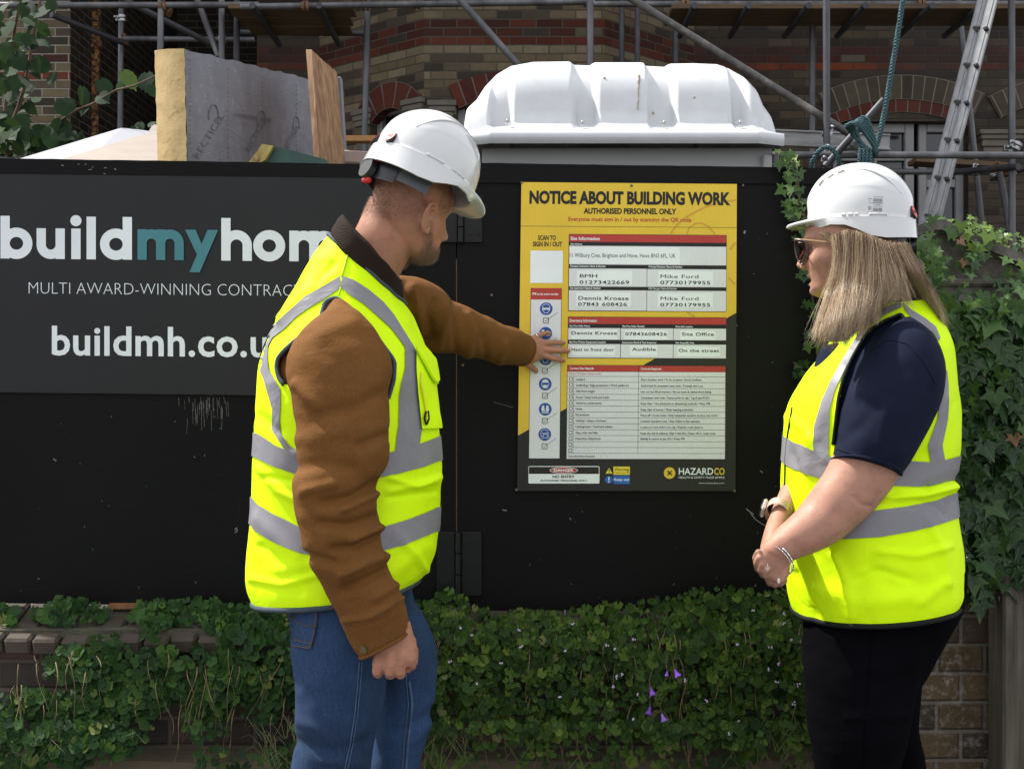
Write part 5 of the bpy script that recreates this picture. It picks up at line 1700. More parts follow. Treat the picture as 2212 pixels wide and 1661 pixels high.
# pale toadflax blossoms (uncounted) and five purple bellflowers
M['lilac'] = simple('lilac_petal', (.42, .34, .50), .6, .15, 40); M['purple'] = simple('purple_petal', (.12, .028, .33), .5, .3, 60)
g = MB()
for k in range(36):
    x, y = r_.uniform(930, 1770), r_.uniform(1300, 1600)
    if mat_density_mid(x, y) <= .05: continue
    c = P(x, y, wall_d(y) - .14)
    for q in range(3): g.ball(c + Vector((r_.uniform(-.004, .004), -.002, r_.uniform(-.004, .004))), (.0022, .002, .0027), 6, 4)
o = g.build('pale_blossoms', M['lilac'], cm_, True); tag(o, kind='stuff')
for k, (x, y, lean, lab) in enumerate(((1461, 1452, .5, 'purple bellflower topmost and furthest right of the open ones in the creeper'), (1441, 1454, -.1, 'small narrow purple bellflower bud beside the topmost open flower'), (1408, 1492, .3, 'purple bellflower half hidden in the leaves below the topmost two'), (1403, 1533, -.3, 'deep purple bellflower low in the creeper, left of the palest one'), (1432, 1548, .35, 'lowest and palest purple bellflower in the creeper'))):
    root = empty('bellflower', P(x, y, 3.02), lab, 'flower', 'purple bellflowers in the creeping plants')
    s_ = .0085 if k != 1 else .005
    c = P(x, y, 3.0); ax = Vector((lean, -.35, -1)).normalized(); e = ax.orthogonal().normalized(); w = ax.cross(e)
    g = MB(); A = []
    for i in range(6):
        u = i / 5; row = []
        for j in range(20):
            an = 2 * PI * j / 20
            lobe = (.5 + .5 * math.cos(5 * an))
            rr_ = s_ * (.25 + .6 * u + (.55 * lobe if u > .7 else 0) * (u - .6) * 2)
            row.append(tuple(c + ax * (s_ * 2.0 * u * (1 + (.16 * lobe if i == 5 else 0)) - s_) + (e * math.cos(an) + w * math.sin(an)) * rr_))
        A.append(row)
    g.grid(A, True); g.build('petals', M['purple'] if k != 4 else simple('pale_purple_petal', (.22, .10, .45), .5, .2, 60), root, True)
    g = MB(); g.tube([c - ax * s_, c - ax * s_ * 1.6 + Vector((0, .02, .01)), c + Vector((.01, .06, .04))], .0011, 6); g.build('flower_stalk', M['stem'], root, True)

# ================================================================ garden wall and gate post at the right
M['pier_brick'] = brick_mat('pier_brick', [(.095, .066, .036), (.06, .045, .03), (.12, .08, .042), (.05, .04, .03), (.08, .056, .04), (.07, .05, .03)], bw=.122, rh=.0735, mort=(.19, .165, .14), dirt=.55, bumpd=.010, mt=.0095, efflo=.75)
t = NT('weathered_concrete')
nz = t.noise(22, detail=9, rough=.75); bl = t.noise(3.2, detail=5); li = t.ramp(t.noise(9, detail=6), [(.58, 0.0), (.68, 1.0)])
col = t.ramp(bl, [(.3, (.085, .076, .065)), (.55, (.19, .175, .155)), (.75, (.28, .265, .24))])
col = t.mix(.6, col, t.ramp(nz, [(.36, .18), (.5, .8), (.64, 1.6)]), 'MULTIPLY')
col = t.mix(t.math('MULTIPLY', li, .5), col, (.04, .045, .03, 1))
M['concrete'] = t.fin(col, .93, t.bump(nz, .7, .008), spec=.2)
t = NT('weathered_post')
nz = t.noise(5, detail=9, rough=.65, stretch=(9, 9, .7))
col = t.ramp(nz, [(.3, (.05, .042, .034)), (.55, (.11, .095, .078)), (.75, (.16, .14, .115))])
col = t.mix(t.math('MULTIPLY', t.ramp(t.noise(4), [(.45, 0.0), (.7, 1.0)]), .5), col, (.045, .055, .022, 1))
M['post'] = t.fin(col, .9, t.bump(nz, .6, .005), spec=.2)
PDp = 3.16
gw = empty('garden_wall', P(2100, 1600, PDp), 'old brick garden wall with a peaked weathered concrete cap behind the woman', 'wall')
g = MB()
X0, X1 = xw(1972, PDp), xw(2420, PDp)
g.add([(X0, PDp, 0), (X1, PDp, 0), (X1, PDp, zpx(640, PDp)), (X0, PDp, zpx(640, PDp))], [(0, 1, 2, 3)], [(0, 0), (X1 - X0, 0), (X1 - X0, zpx(640, PDp)), (0, zpx(640, PDp))])
g.add([(X0, PDp + .24, 0), (X0, PDp, 0), (X0, PDp, zpx(640, PDp)), (X0, PDp + .24, zpx(640, PDp))], [(0, 1, 2, 3)], [(0, 0), (.24, 0), (.24, zpx(640, PDp)), (0, zpx(640, PDp))])
g.add([(X1, PDp + .24, 0), (X0, PDp + .24, 0), (X0, PDp + .24, zpx(640, PDp)), (X1, PDp + .24, zpx(640, PDp))], [(0, 1, 2, 3)], [(0, 0), (1, 0), (1, 1.6), (0, 1.6)])
g.build('brick_face', M['pier_brick'], gw)
capo = [(1958, 497), (1985, 486), (2020, 474), (2042, 474), (2075, 489), (2130, 515), (2212, 549), (2420, 634)]
def cap_layer(dy0, dy1, dd):
    top = [P(x, y + dy0, PDp - dd) for x, y in capo]; bot = [P(x, min(y + dy1, 652) if dy1 < 100 else 652, PDp - dd) for x, y in capo]
    n_ = len(top); gg = MB(); D = Vector((0, .28 + dd, 0))
    gg.grid([[tuple(q) for q in top], [tuple(q) for q in bot]]); gg.grid([[tuple(q) for q in top], [tuple(q + D) for q in top]]); gg.grid([[tuple(q) for q in bot], [tuple(q + D) for q in bot]])
    gg.grid([[tuple(q + D) for q in top], [tuple(q + D) for q in bot]]); gg.grid([[tuple(top[0]), tuple(top[0] + D)], [tuple(bot[0]), tuple(bot[0] + D)]])
    return gg
cap_layer(0, 22, .062).build('cap_edge', M['concrete'], gw)
cap_layer(22.5, 30, .045).build('cap_moulding', M['concrete'], gw)
cap_layer(30.5, 200, .03).build('cap_stone', M['concrete'], gw)
g = MB(); g.box((xw(2150, PDp - .03), PDp - .028, zpx(612, PDp)), (xw(2330, PDp) - xw(1970, PDp), .03, .02), None, .006); g.build('cap_string', M['concrete'], gw)
gp = MB(); pd_ = 3.02
a = P(2166, 1230, pd_); A = []
gp.box((xw(2186, pd_), pd_ + .05, a.z / 2), (xw(2203, pd_) - xw(2166, pd_) , .1, a.z), None, .006)
tag(gp.build('gate_post', M['post']), 'weathered grey timber post at the right edge in front of the brick garden wall', 'post')
gp = MB(); gp.box((xw(2240, pd_), pd_ + .062, a.z / 2), (xw(2275, pd_) - xw(2206, pd_), .08, a.z), None, .006)
tag(gp.build('gate_board', M['post']), 'weathered grey timber board beside the post, cut off by the right edge', 'board')

# ---------------------------------------------------------------- ivy
def ivy(name, label, dens, box, n, smin, smax, dfun, seed, tintf, nst=26, up=.2):
    r_ = random.Random(seed); sp = []; x0, x1, y0, y1 = box; tr = 0
    while len(sp) < n and tr < n * 20:
        tr += 1
        x, y = r_.uniform(x0, x1), r_.uniform(y0, y1)
        if r_.random() > dens(x, y): continue
        d = dfun(x, y) - r_.random()**.7 * .10 * min(1, dens(x, y)) - .012
        s = (smin + (smax - smin) * r_.random()**1.3) * (.62 if y < 655 else 1)
        sp.append((P(x, y, d), face_dir(r_, .45, up), Vector((r_.gauss(0, .45), 0, -1)), s, min(1, max(0, tintf(x, y) + r_.gauss(0, .16)))))
    root = empty(name, P((x0 + x1) / 2, y1, dfun((x0 + x1) / 2, y1)), label, 'ivy')
    tag(leaves('foliage', sp, tpl_ivy(), M['ivy_leaf'], root), kind='stuff')
    ps = []
    for k in range(nst):
        for _ in range(60):
            x, y = r_.uniform(x0, x1), r_.uniform(y0, y1)
            if r_.random() < dens(x, y): break
        pts = []; a = r_.uniform(-.8, .8) + PI / 2
        for i in range(9):
            pts.append(P(x, y, dfun(x, y) - .012 - .02 * r_.random())); a += r_.gauss(0, .35); x += math.cos(a) * 14; y += math.sin(a) * 14
        ps.append((pts, r_.uniform(.0015, .004)))
    tag(stems('stems', ps, M['stem'], root), kind='stuff')
    return root
def dens_r(x, y):
    left = np.interp(y, [480, 520, 640, 700, 780, 860, 1000, 1150, 1270, 1310], [1985, 1970, 1985, 2030, 2045, 2055, 2060, 2065, 2075, 2100])
    if x < left - 20 or y > 1250 + 55 * noise.noise(Vector((x * .03, 0, 4))) + 25: return 0
    if y < 650:                                        # bare concrete of the cap shows
        capy = np.interp(x, [q[0] for q in capo], [q[1] for q in capo])
        if y < capy - 10: return .0
        if y < capy + 8: return .30 if x > 2085 or 2005 < x < 2035 else .05
        d = 1.6 if x < 2030 + (y - 560) * .2 and y > 505 else .12
        d = max(d, .8 * max(0, 1 - abs(x - 2100 + (y - 560) * .15) / 14)); d = max(d, .9 * max(0, (y - 592 + (x - 2120) * .2) / 55))
        return min(d, 1.2) * .9
    return 1.0
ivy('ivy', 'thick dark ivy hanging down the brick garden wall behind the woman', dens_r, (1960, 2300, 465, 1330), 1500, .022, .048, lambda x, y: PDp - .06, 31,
    lambda x, y: .95 if y < 545 and x > 2080 else (.70 if y < 660 else .38 + .30 * max(0, (860 - y) / 220)), 46)  # upper leaves tinted brighter, sunlight put into the leaf colour
M['dead_leaf'] = simple('dead_leaf', (.15, .075, .04), .8, .35, 40)
for (x, y, d, nn_, tp_, sz_, lab) in ((2191, 945, 2.99, (-.5, -1, .1), (.25, 0, -1), .024, 'brown dead leaf hanging in the dark ivy at the right edge'), (2075, 520, 3.04, (.2, -1, .5), (.6, 0, -1), .018, 'brown dead leaf just under the peak of the concrete wall cap'), (2082, 566, 3.05, (.2, -1, .1), (-.3, 0, -1), .016, 'brown dead leaf halfway down the face of the concrete wall cap')):
    tag(leaves('dead_leaf', [(P(x, y, d), Vector(nn_), Vector(tp_), sz_, .5)], tpl_ivy(), M['dead_leaf']), lab, 'dead leaf', 'brown dead ivy leaves')
# sprigs on top of the cap: young leaves, with sunlight put into their tint
def dens_c(x, y):
    capy = np.interp(x, [q[0] for q in capo], [q[1] for q in capo])
    return 1.0 if capy - 28 * (x > 2085) - 8 < y < capy + 6 and (x > 2090 or 2000 < x < 2060) else 0
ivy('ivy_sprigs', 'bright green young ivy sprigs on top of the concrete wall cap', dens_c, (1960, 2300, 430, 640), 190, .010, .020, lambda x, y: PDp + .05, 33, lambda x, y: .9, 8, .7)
# ivy climbing the right edge of the hoarding
edge = [(1694, 342), (1700, 362), (1712, 378), (1702, 398), (1718, 412), (1708, 430), (1722, 440), (1712, 462), (1730, 470), (1722, 492), (1735, 512), (1726, 520), (1745, 560), (1742, 590), (1752, 625), (1748, 660), (1762, 690), (1752, 715), (1760, 740), (1732, 795), (1742, 805), (1728, 800)]
root = empty('ivy_spray', P(1720, 800, F), 'thin ivy spray climbing the right hoarding panel beside the woman\'s face', 'ivy')
r_ = random.Random(41); sp = []
for i, (x, y) in enumerate(edge):
    for k in range(4):
        sp.append((P(x + r_.uniform(-17, 17), y + r_.uniform(-12, 12), F - .03 - .03 * r_.random()), face_dir(r_, .4, .35), Vector((r_.gauss(0, .6), 0, -1)), r_.uniform(.011, .024), min(1, max(0, r_.gauss(.70 if y < 520 else .5, .13)))))
for k in range(16):
    sp.append((P(1703 + r_.gauss(0, 13), 345 + r_.gauss(0, 8), F - .04 * r_.random()), face_dir(r_, .6, .6), Vector((r_.gauss(0, 1), 0, .4)), r_.uniform(.010, .020), r_.uniform(.85, 1)))
leaves('foliage', sp, tpl_ivy(), M['ivy_leaf'], root)
stems('stems', [([P(x, y, F - .02) for x, y in [(1712, 345), (1722, 385), (1726, 430), (1742, 480), (1748, 560), (1755, 640), (1765, 760), (1790, 1000), (1800, 1300)]], .0045), ([P(x, y, F - .024) for x, y in [(1697, 372), (1704, 400), (1720, 440), (1738, 475)]], .003)], M['stem'], root)

# ---------------------------------------------------------------- hazel at the left behind the hoarding
HD = 5.6
hz_ = empty('hazel_shrub', P(20, 900, HD), 'leafy hazel shrub with a side branch reaching towards the foam board', 'shrub')
pathA = [(10, 700), (13, 420), (16.6, 318), (21, 281), (42, 225), (52, 191), (64, 129), (75, 62), (85, 12), (92, -40)]
pathB = [(2, 600), (6, 330), (12, 229), (21, 150), (33, 52), (45, 0), (50, -30)]
pathC = [(21, 288), (79, 279), (116, 268), (146, 252), (166, 237), (204, 223), (250, 195), (291, 185), (336, 164)]
pathD = [(16, 330), (60, 310), (100, 305), (150, 300)]
stems('branches', [([P(x, y, HD) for x, y in pathA], .012), ([P(x, y, HD - .1) for x, y in pathB], .011), ([P(x, y, HD - .05 - i * .03) for i, (x, y) in enumerate(pathC)], .008), ([P(x, y, HD - .1) for x, y in pathD], .007)], M['stem'], hz_)
sp = []; r_ = random.Random(8)
fixed = [(141, 231, 24), (179, 206, 22), (225, 187, 22), (277, 171, 24), (316, 175, 22), (185, 237, 15), (222, 212, 18), (258, 188, 15), (141, 274, 16), (122, 268, 14), (40, 130, 24), (88, 140, 21), (42, 175, 24), (15, 62, 24), (95, 22, 22), (62, 42, 22), (94, 62, 18), (62, 85, 18), (90, 95, 18), (72, 190, 20), (28, 205, 24), (66, 232, 18), (22, 155, 17), (5, 110, 22), (8, 135, 18), (48, 262, 20), (26, 270, 18), (88, 284, 20), (78, 300, 19), (110, 302, 22), (40, 318, 20), (10, 258, 18), (140, 300, 20), (55, 320, 18), (14, 12, 20), (50, 22, 18), (110, 10, 18), (300, 275, 14), (288, 282, 12), (328, 268, 10), (5, 185, 18), (332, 195, 16), (6, 300, 20), (95, 322, 16)]
for (x, y, s) in fixed:
    sp.append((P(x, y, HD - .12 - .1 * r_.random()), Vector((r_.gauss(0, .45), -1, r_.gauss(.45, .35))), Vector((r_.gauss(.3, .5), 0, -.6 + r_.gauss(0, .5))), s * HD / K, min(1, max(0, r_.gauss(.42, .18)))))
for path in (pathA, pathB, pathD):
    A = resample(path, 40)
    for q in A:
        if q[1] > 345: continue
        for k in range(2):
            sp.append((P(q[0] + r_.gauss(0, 20), q[1] + r_.gauss(0, 10), HD + r_.uniform(-.2, .25)), Vector((r_.gauss(0, .6), -1, r_.gauss(.5, .4))), Vector((r_.gauss(0, .7), 0, -.7)), r_.uniform(10, 19) * HD / K, min(1, max(0, r_.gauss(.38, .18)))))
for k in range(40):
    sp.append((P(r_.uniform(-60, 160), r_.uniform(285, 345), HD + r_.uniform(-.3, .3)), Vector((r_.gauss(0, .6), -1, r_.gauss(.5, .4))), Vector((r_.gauss(0, .7), 0, -.7)), r_.uniform(12, 19) * HD / K, min(1, max(0, r_.gauss(.4, .2)))))
leaves('foliage', sp, tpl_hazel(), M['hazel_leaf'], hz_)
# ================================================================ people: shared builders
def skin_mat(name, base, redc, fre=.0):
    t = NT(name)
    a = t.noise(9, detail=4); b = t.noise(120, detail=3)
    col = t.ramp(a, [(.3, tuple(np.array(base) * .88)), (.55, base), (.75, redc)])
    bl = t.noise(34, detail=4)
    col = t.mix(.38, col, t.ramp(bl, [(.34, (.62, .56, .54)), (.5, (1.0, 1.0, 1.0)), (.66, (1.22, 1.12, 1.1))]), 'MULTIPLY')
    if fre:
        col = t.mix(t.math('MULTIPLY', t.ramp(t.noise(170, detail=1), [(.66, 0.0), (.74, 1.0)]), fre), col, tuple(np.array(base) * np.array((.55, .42, .35))) + (1,))
    return t.fin(col, t.ramp(b, [(.3, .50), (.7, .62)]), t.bump(b, .25, .0014), spec=.3, Subsurface_Weight=.12, Subsurface_Scale=.006, Subsurface_Radius=(1.0, .35, .2))
def cloth(name, c, weave=420, wst=.25, var=.10, rough=.8, stretch=None, sheen=.0, vs=5, fuzz=.0, crease=0, spec=.12):
    t = NT(name)
    c = np.array(c)
    col = t.ramp(t.noise(vs, detail=5), [(.3, tuple(c * (1 - var))), (.7, tuple(np.minimum(c * (1 + var), 1)))])
    w = t.noise(weave, detail=2, stretch=stretch)
    if fuzz: col = t.mix(fuzz, col, t.ramp(w, [(.3, tuple(c * .45)), (.7, tuple(np.minimum(c * 1.6, 1)))]))
    nm = t.bump(w, wst, .0015)
    if crease:
        cr = t.n('TexNoise'); cr.noise_dimensions = '3D'; cr.inputs['Scale'].default_value = 5.5; cr.inputs['Detail'].default_value = 4; cr.inputs['Roughness'].default_value = .5; cr.inputs['Distortion'].default_value = .5; t.set(cr.inputs['Vector'], t.co())
        rg = t.math('ABSOLUTE', t.math('SUBTRACT', cr.outputs[0], .5))
        nm = t.bump(t.ramp(rg, [(.0, 0.0), (.10, 1.0)]), crease, .006, nm)
    return t.fin(col, rough, nm, spec=spec, Sheen_Weight=sheen)
M['hivis'] = cloth('fluorescent_polyester', (.65, .94, .004), 500, .12, .03, .62, vs=4, crease=.2)
M['tape'] = cloth('reflective_tape', (.215, .21, .225), 300, .10, .08, .42, crease=.25)
M['bind_grey'] = cloth('grey_binding', (.055, .07, .085), 400, .3, .1, .7)
M['bind_black'] = cloth('black_binding', (.008, .011, .008), 400, .3, .1, .7)
t = NT('brown_canvas')
wv = t.noise(330, detail=2, stretch=(1, 1, .35)); big = t.noise(5, detail=5)
c = np.array((.135, .058, .0155))
col = t.mix(.22, t.ramp(big, [(.3, tuple(c * .85)), (.7, tuple(c * 1.18))]), t.ramp(wv, [(.3, tuple(c * .55)), (.7, tuple(c * 1.5))]))
M['canvas'] = t.fin(col, .85, t.bump(t.noise(9, detail=4, rough=.6, stretch=(1, 1, 2.2)), .35, .010, t.bump(wv, .3, .0015)), spec=.12)
t = NT('brown_corduroy')
w = t.n('TexWave'); w.bands_direction = 'DIAGONAL'; w.inputs['Scale'].default_value = 150; t.set(w.inputs['Vector'], t.co())
M['cord'] = t.fin(t.ramp(w.outputs[0], [(.2, (.012, .007, .005)), (.8, (.034, .021, .016))]), .9, t.bump(w.outputs[0], .6, .002), spec=.15)
t = NT('blue_denim')
wv = t.noise(380, detail=3, stretch=(1.6, 1.6, .5)); fade = t.noise(4.5, detail=5); slub = t.noise(90, detail=4, stretch=(2.5, 2.5, .3))
c = np.array((.0125, .036, .098))
col = t.ramp(fade, [(.32, tuple(c * .62)), (.5, tuple(c)), (.74, (.04, .085, .18))])
col = t.mix(.4, col, t.ramp(wv, [(.3, (.012, .03, .085)), (.72, (.07, .135, .26))])); col = t.mix(.15, col, t.ramp(slub, [(.3, (.01, .03, .09)), (.75, (.085, .15, .28))]))
col = t.mix(1.0, col, t.ramp(t.noise(2.6, detail=4), [(.36, .52), (.5, .70), (.66, .95)]), 'MULTIPLY')
M['denim'] = t.fin(col, .85, t.bump(t.noise(10, detail=4), .3, .006, t.bump(wv, .35, .0015)), spec=.2)
M['denim_stitch'] = simple('denim_seam', (.05, .085, .155), .85, .3, 60)
M['rust_stitch'] = simple('rust_stitch', (.10, .05, .02), .85, .3, 60)
M['navy'] = cloth('navy_cotton', (.0065, .0095, .024), 420, .2, .12, .85)
M['black_denim'] = cloth('black_denim', (.0030, .0030, .0040), 380, .3, .2, .95, stretch=(1, 1, .4), spec=.02)
t = NT('helmet_white')
M['helmet'] = t.fin((.565, .565, .56, 1), t.ramp(t.noise(4, detail=4), [(.3, .10), (.7, .18)]), t.bump(t.noise(3.5), .05, .01), spec=.5, Coat_Weight=.3, Coat_Roughness=.08)
M['vent_dark'] = simple('vent_dark', (.06, .05, .035), .6, .2, 20)
M['red_plastic'] = simple('red_plastic', (.55, .015, .012), .3, .1, 20)
M['strap_grey'] = simple('strap_grey', (.055, .06, .065), .45, .15, 20)
M['black_plastic'] = simple('black_plastic', (.010, .010, .011), .35, .2, 20)
M['leather'] = simple('shoe_leather', (.03, .02, .013), .5, .3, 10, 40, .3, .002)
M['silver'] = simple('silver', (.70, .69, .68), .18, .1, 30, metal=1.0)
M['eye'] = simple('eye_white', (.65, .63, .6), .15, .05, 30)
M['skin_man'] = skin_mat('skin_man', (.37, .178, .112), (.42, .155, .095), .12)
M['skin_woman'] = skin_mat('skin_woman', (.375, .195, .135), (.40, .175, .12), .25)

def frame(yaw, pitch, roll):
    ps, p, r = math.radians(yaw), math.radians(pitch), math.radians(roll)
    f = Vector((math.cos(ps) * math.cos(p), math.sin(ps) * math.cos(p), -math.sin(p)))
    l = Vector((-math.sin(ps), math.cos(ps), 0)); u = f.cross(l)
    l2 = l * math.cos(r) + u * math.sin(r); u2 = f.cross(l2)
    return Matrix((f, l2, u2)).transposed()

HS = .935
def head(mb, R, o, male=True, open_mouth=False, lower=1.0):
    """skull, face, nose, lips and ears as closed shapes; x forward, y to the person's left, z up, eyes at z = 0"""
    zt = [-.118, -.108, -.095, -.080, -.062, -.045, -.025, 0, .025, .05, .08, .10, .112, .1175]
    xf = [.060, .080, .087, .086, .087, .087, .087, .084, .094, .088, .068, .046, .026, .0]
    xb = [.035, .010, -.015, -.035, -.052, -.066, -.080, -.092, -.098, -.099, -.088, -.066, -.035, -.0]
    hw = [.022, .040, .050, .056, .061, .066, .070, .073, .076, .077, .068, .050, .026, .0]
    if not male:
        hw = [.020, .036, .046, .053, .060, .066, .070, .073, .075, .075, .067, .050, .026, .0]
        xf = [.058, .077, .083, .081, .083, .085, .086, .083, .090, .085, .064, .044, .026, .0]
    n, m = 96, 90
    A = []
    for i in range(m):
        z = -.118 + .2355 * i / (m - 1)
        # denser near the ends
        F_, B_, W_ = np.interp(z, zt, xf), np.interp(z, zt, xb), np.interp(z, zt, hw)
        row = []
        for k in range(n):
            th = 2 * PI * k / n
            c, s_ = math.cos(th), math.sin(th)
            e = 2 / 2.25
            xx = math.copysign(abs(c)**e, c); yy = math.copysign(abs(s_)**e, s_)
            x = (F_ + B_) / 2 + (F_ - B_) / 2 * xx
            wq = W_ * (1 - .10 * max(xx, 0))
            y = wq * yy
            dth = abs((math.degrees(th) + 180) % 360 - 180)
            d = -.011 * math.exp(-((dth - 24) / 11)**2 - ((z - .001) / .014)**2)              # eye sockets
            d += .0035 * math.exp(-((dth - 20) / 16)**2 - ((z - .026) / .009)**2)             # brow ridge
            d += .005 * math.exp(-((dth - 42) / 15)**2 - ((z + .030) / .018)**2)              # cheek bones
            d += .004 * math.exp(-(dth / 14)**2 - ((z + .103) / .010)**2)                     # chin
            d -= .005 * math.exp(-(dth / 16)**2 - ((z + .090) / .005)**2)                     # under the lip
            up, lo = (.066, .080) if not open_mouth else (.063, .084)
            d += .006 * math.exp(-(dth / 15)**2 - ((z + up) / .005)**2)
            d += .0055 * math.exp(-(dth / 13)**2 - ((z + lo) / .0055)**2)
            d -= (.004 if not open_mouth else .011) * math.exp(-(dth / 15)**2 - ((z + (up + lo) / 2) / (.0022 if not open_mouth else .005))**2)
            row.append(o + R @ Vector((x + d * c, y + d * s_, z if z > -.03 else -.03 + (z + .03) * lower)) * HS)
        A.append(row)
    vs = [tuple(q) for r_ in A for q in r_]
    fs = []
    for i in range(m - 1):
        for k in range(n):
            k2 = (k + 1) % n
            fs.append((i * n + k, i * n + k2, (i + 1) * n + k2, (i + 1) * n + k))
    fs.append(tuple(range(n))[::-1]); fs.append(tuple((m - 1) * n + k for k in range(n)))
    mb.add(vs, fs)
    W = lambda x, y, z: o + R @ Vector((x, y, z)) * HS
    # nose
    L_ = .118 if male else .112
    secs = [(.020, .080, .093, .008), (.005, .078, .093, .0085), (-.012, .078, .102, .010), (-.026, .078, L_ - .003, .013), (-.035, .078, L_, .0155), (-.041, .078, L_ - .006, .0165), (-.046, .078, .094, .012)]
    A = []
    for (z, x0, x1, w) in secs:
        A.append([tuple(W((x0 + x1) / 2 + (x1 - x0) / 2 * math.cos(a), w * math.sin(a) * (1 - .35 * max(math.cos(a), 0)), z)) for a in np.linspace(0, 2 * PI, 20, endpoint=False)])
    b = len(A); vs = [q for r_ in A for q in r_]; fs = [(i * 20 + k, i * 20 + (k + 1) % 20, (i + 1) * 20 + (k + 1) % 20, (i + 1) * 20 + k) for i in range(b - 1) for k in range(20)]
    fs += [tuple(range(20))[::-1], tuple((b - 1) * 20 + k for k in range(20))]
    mb.add(vs, fs)
    for sd in (-1, 1):
        mb.ball(W(.094, sd * .011, -.040), .0075, 12, 8)
        # ear: rim, inner fold, bowl and lobe standing off the skull
        q = [(.004, .070, -.004), (.006, .078, .012), (.000, .084, .022), (-.012, .089, .026), (-.023, .091, .018), (-.027, .090, .002), (-.024, .086, -.014), (-.016, .082, -.028), (-.006, .078, -.036), (.001, .074, -.034), (.003, .071, -.026)]
        P_ = resample(spline([list(v) for v in q], 60), 40)
        mb.tube([W(v[0], sd * v[1], v[2] - .008) for v in P_], [.0042] * 22 + [.0042 + .0018 * k / 17 for k in range(18)], 10, round_ends=True)
        mb.tube([W(-.002, sd * .080, .006), W(-.012, sd * .085, .008), W(-.018, sd * .085, -.006), W(-.012, sd * .081, -.022), W(-.004, sd * .078, -.030)], .0038, 8, round_ends=True)
        A = [(0, .0)]
        mb.tube([W(-.010, sd * .066, -.008), W(-.012, sd * .0765, -.008)], [.026, .020], 20, flat=.62, ref=R @ Vector((0, 0, 1)))
        mb.tube([W(.0035, sd * .070, -.020), W(.003, sd * .078, -.016), W(.002, sd * .071, -.012)], .004, 8, round_ends=True)
    for sd in (-1, 1):
        pass
    return W

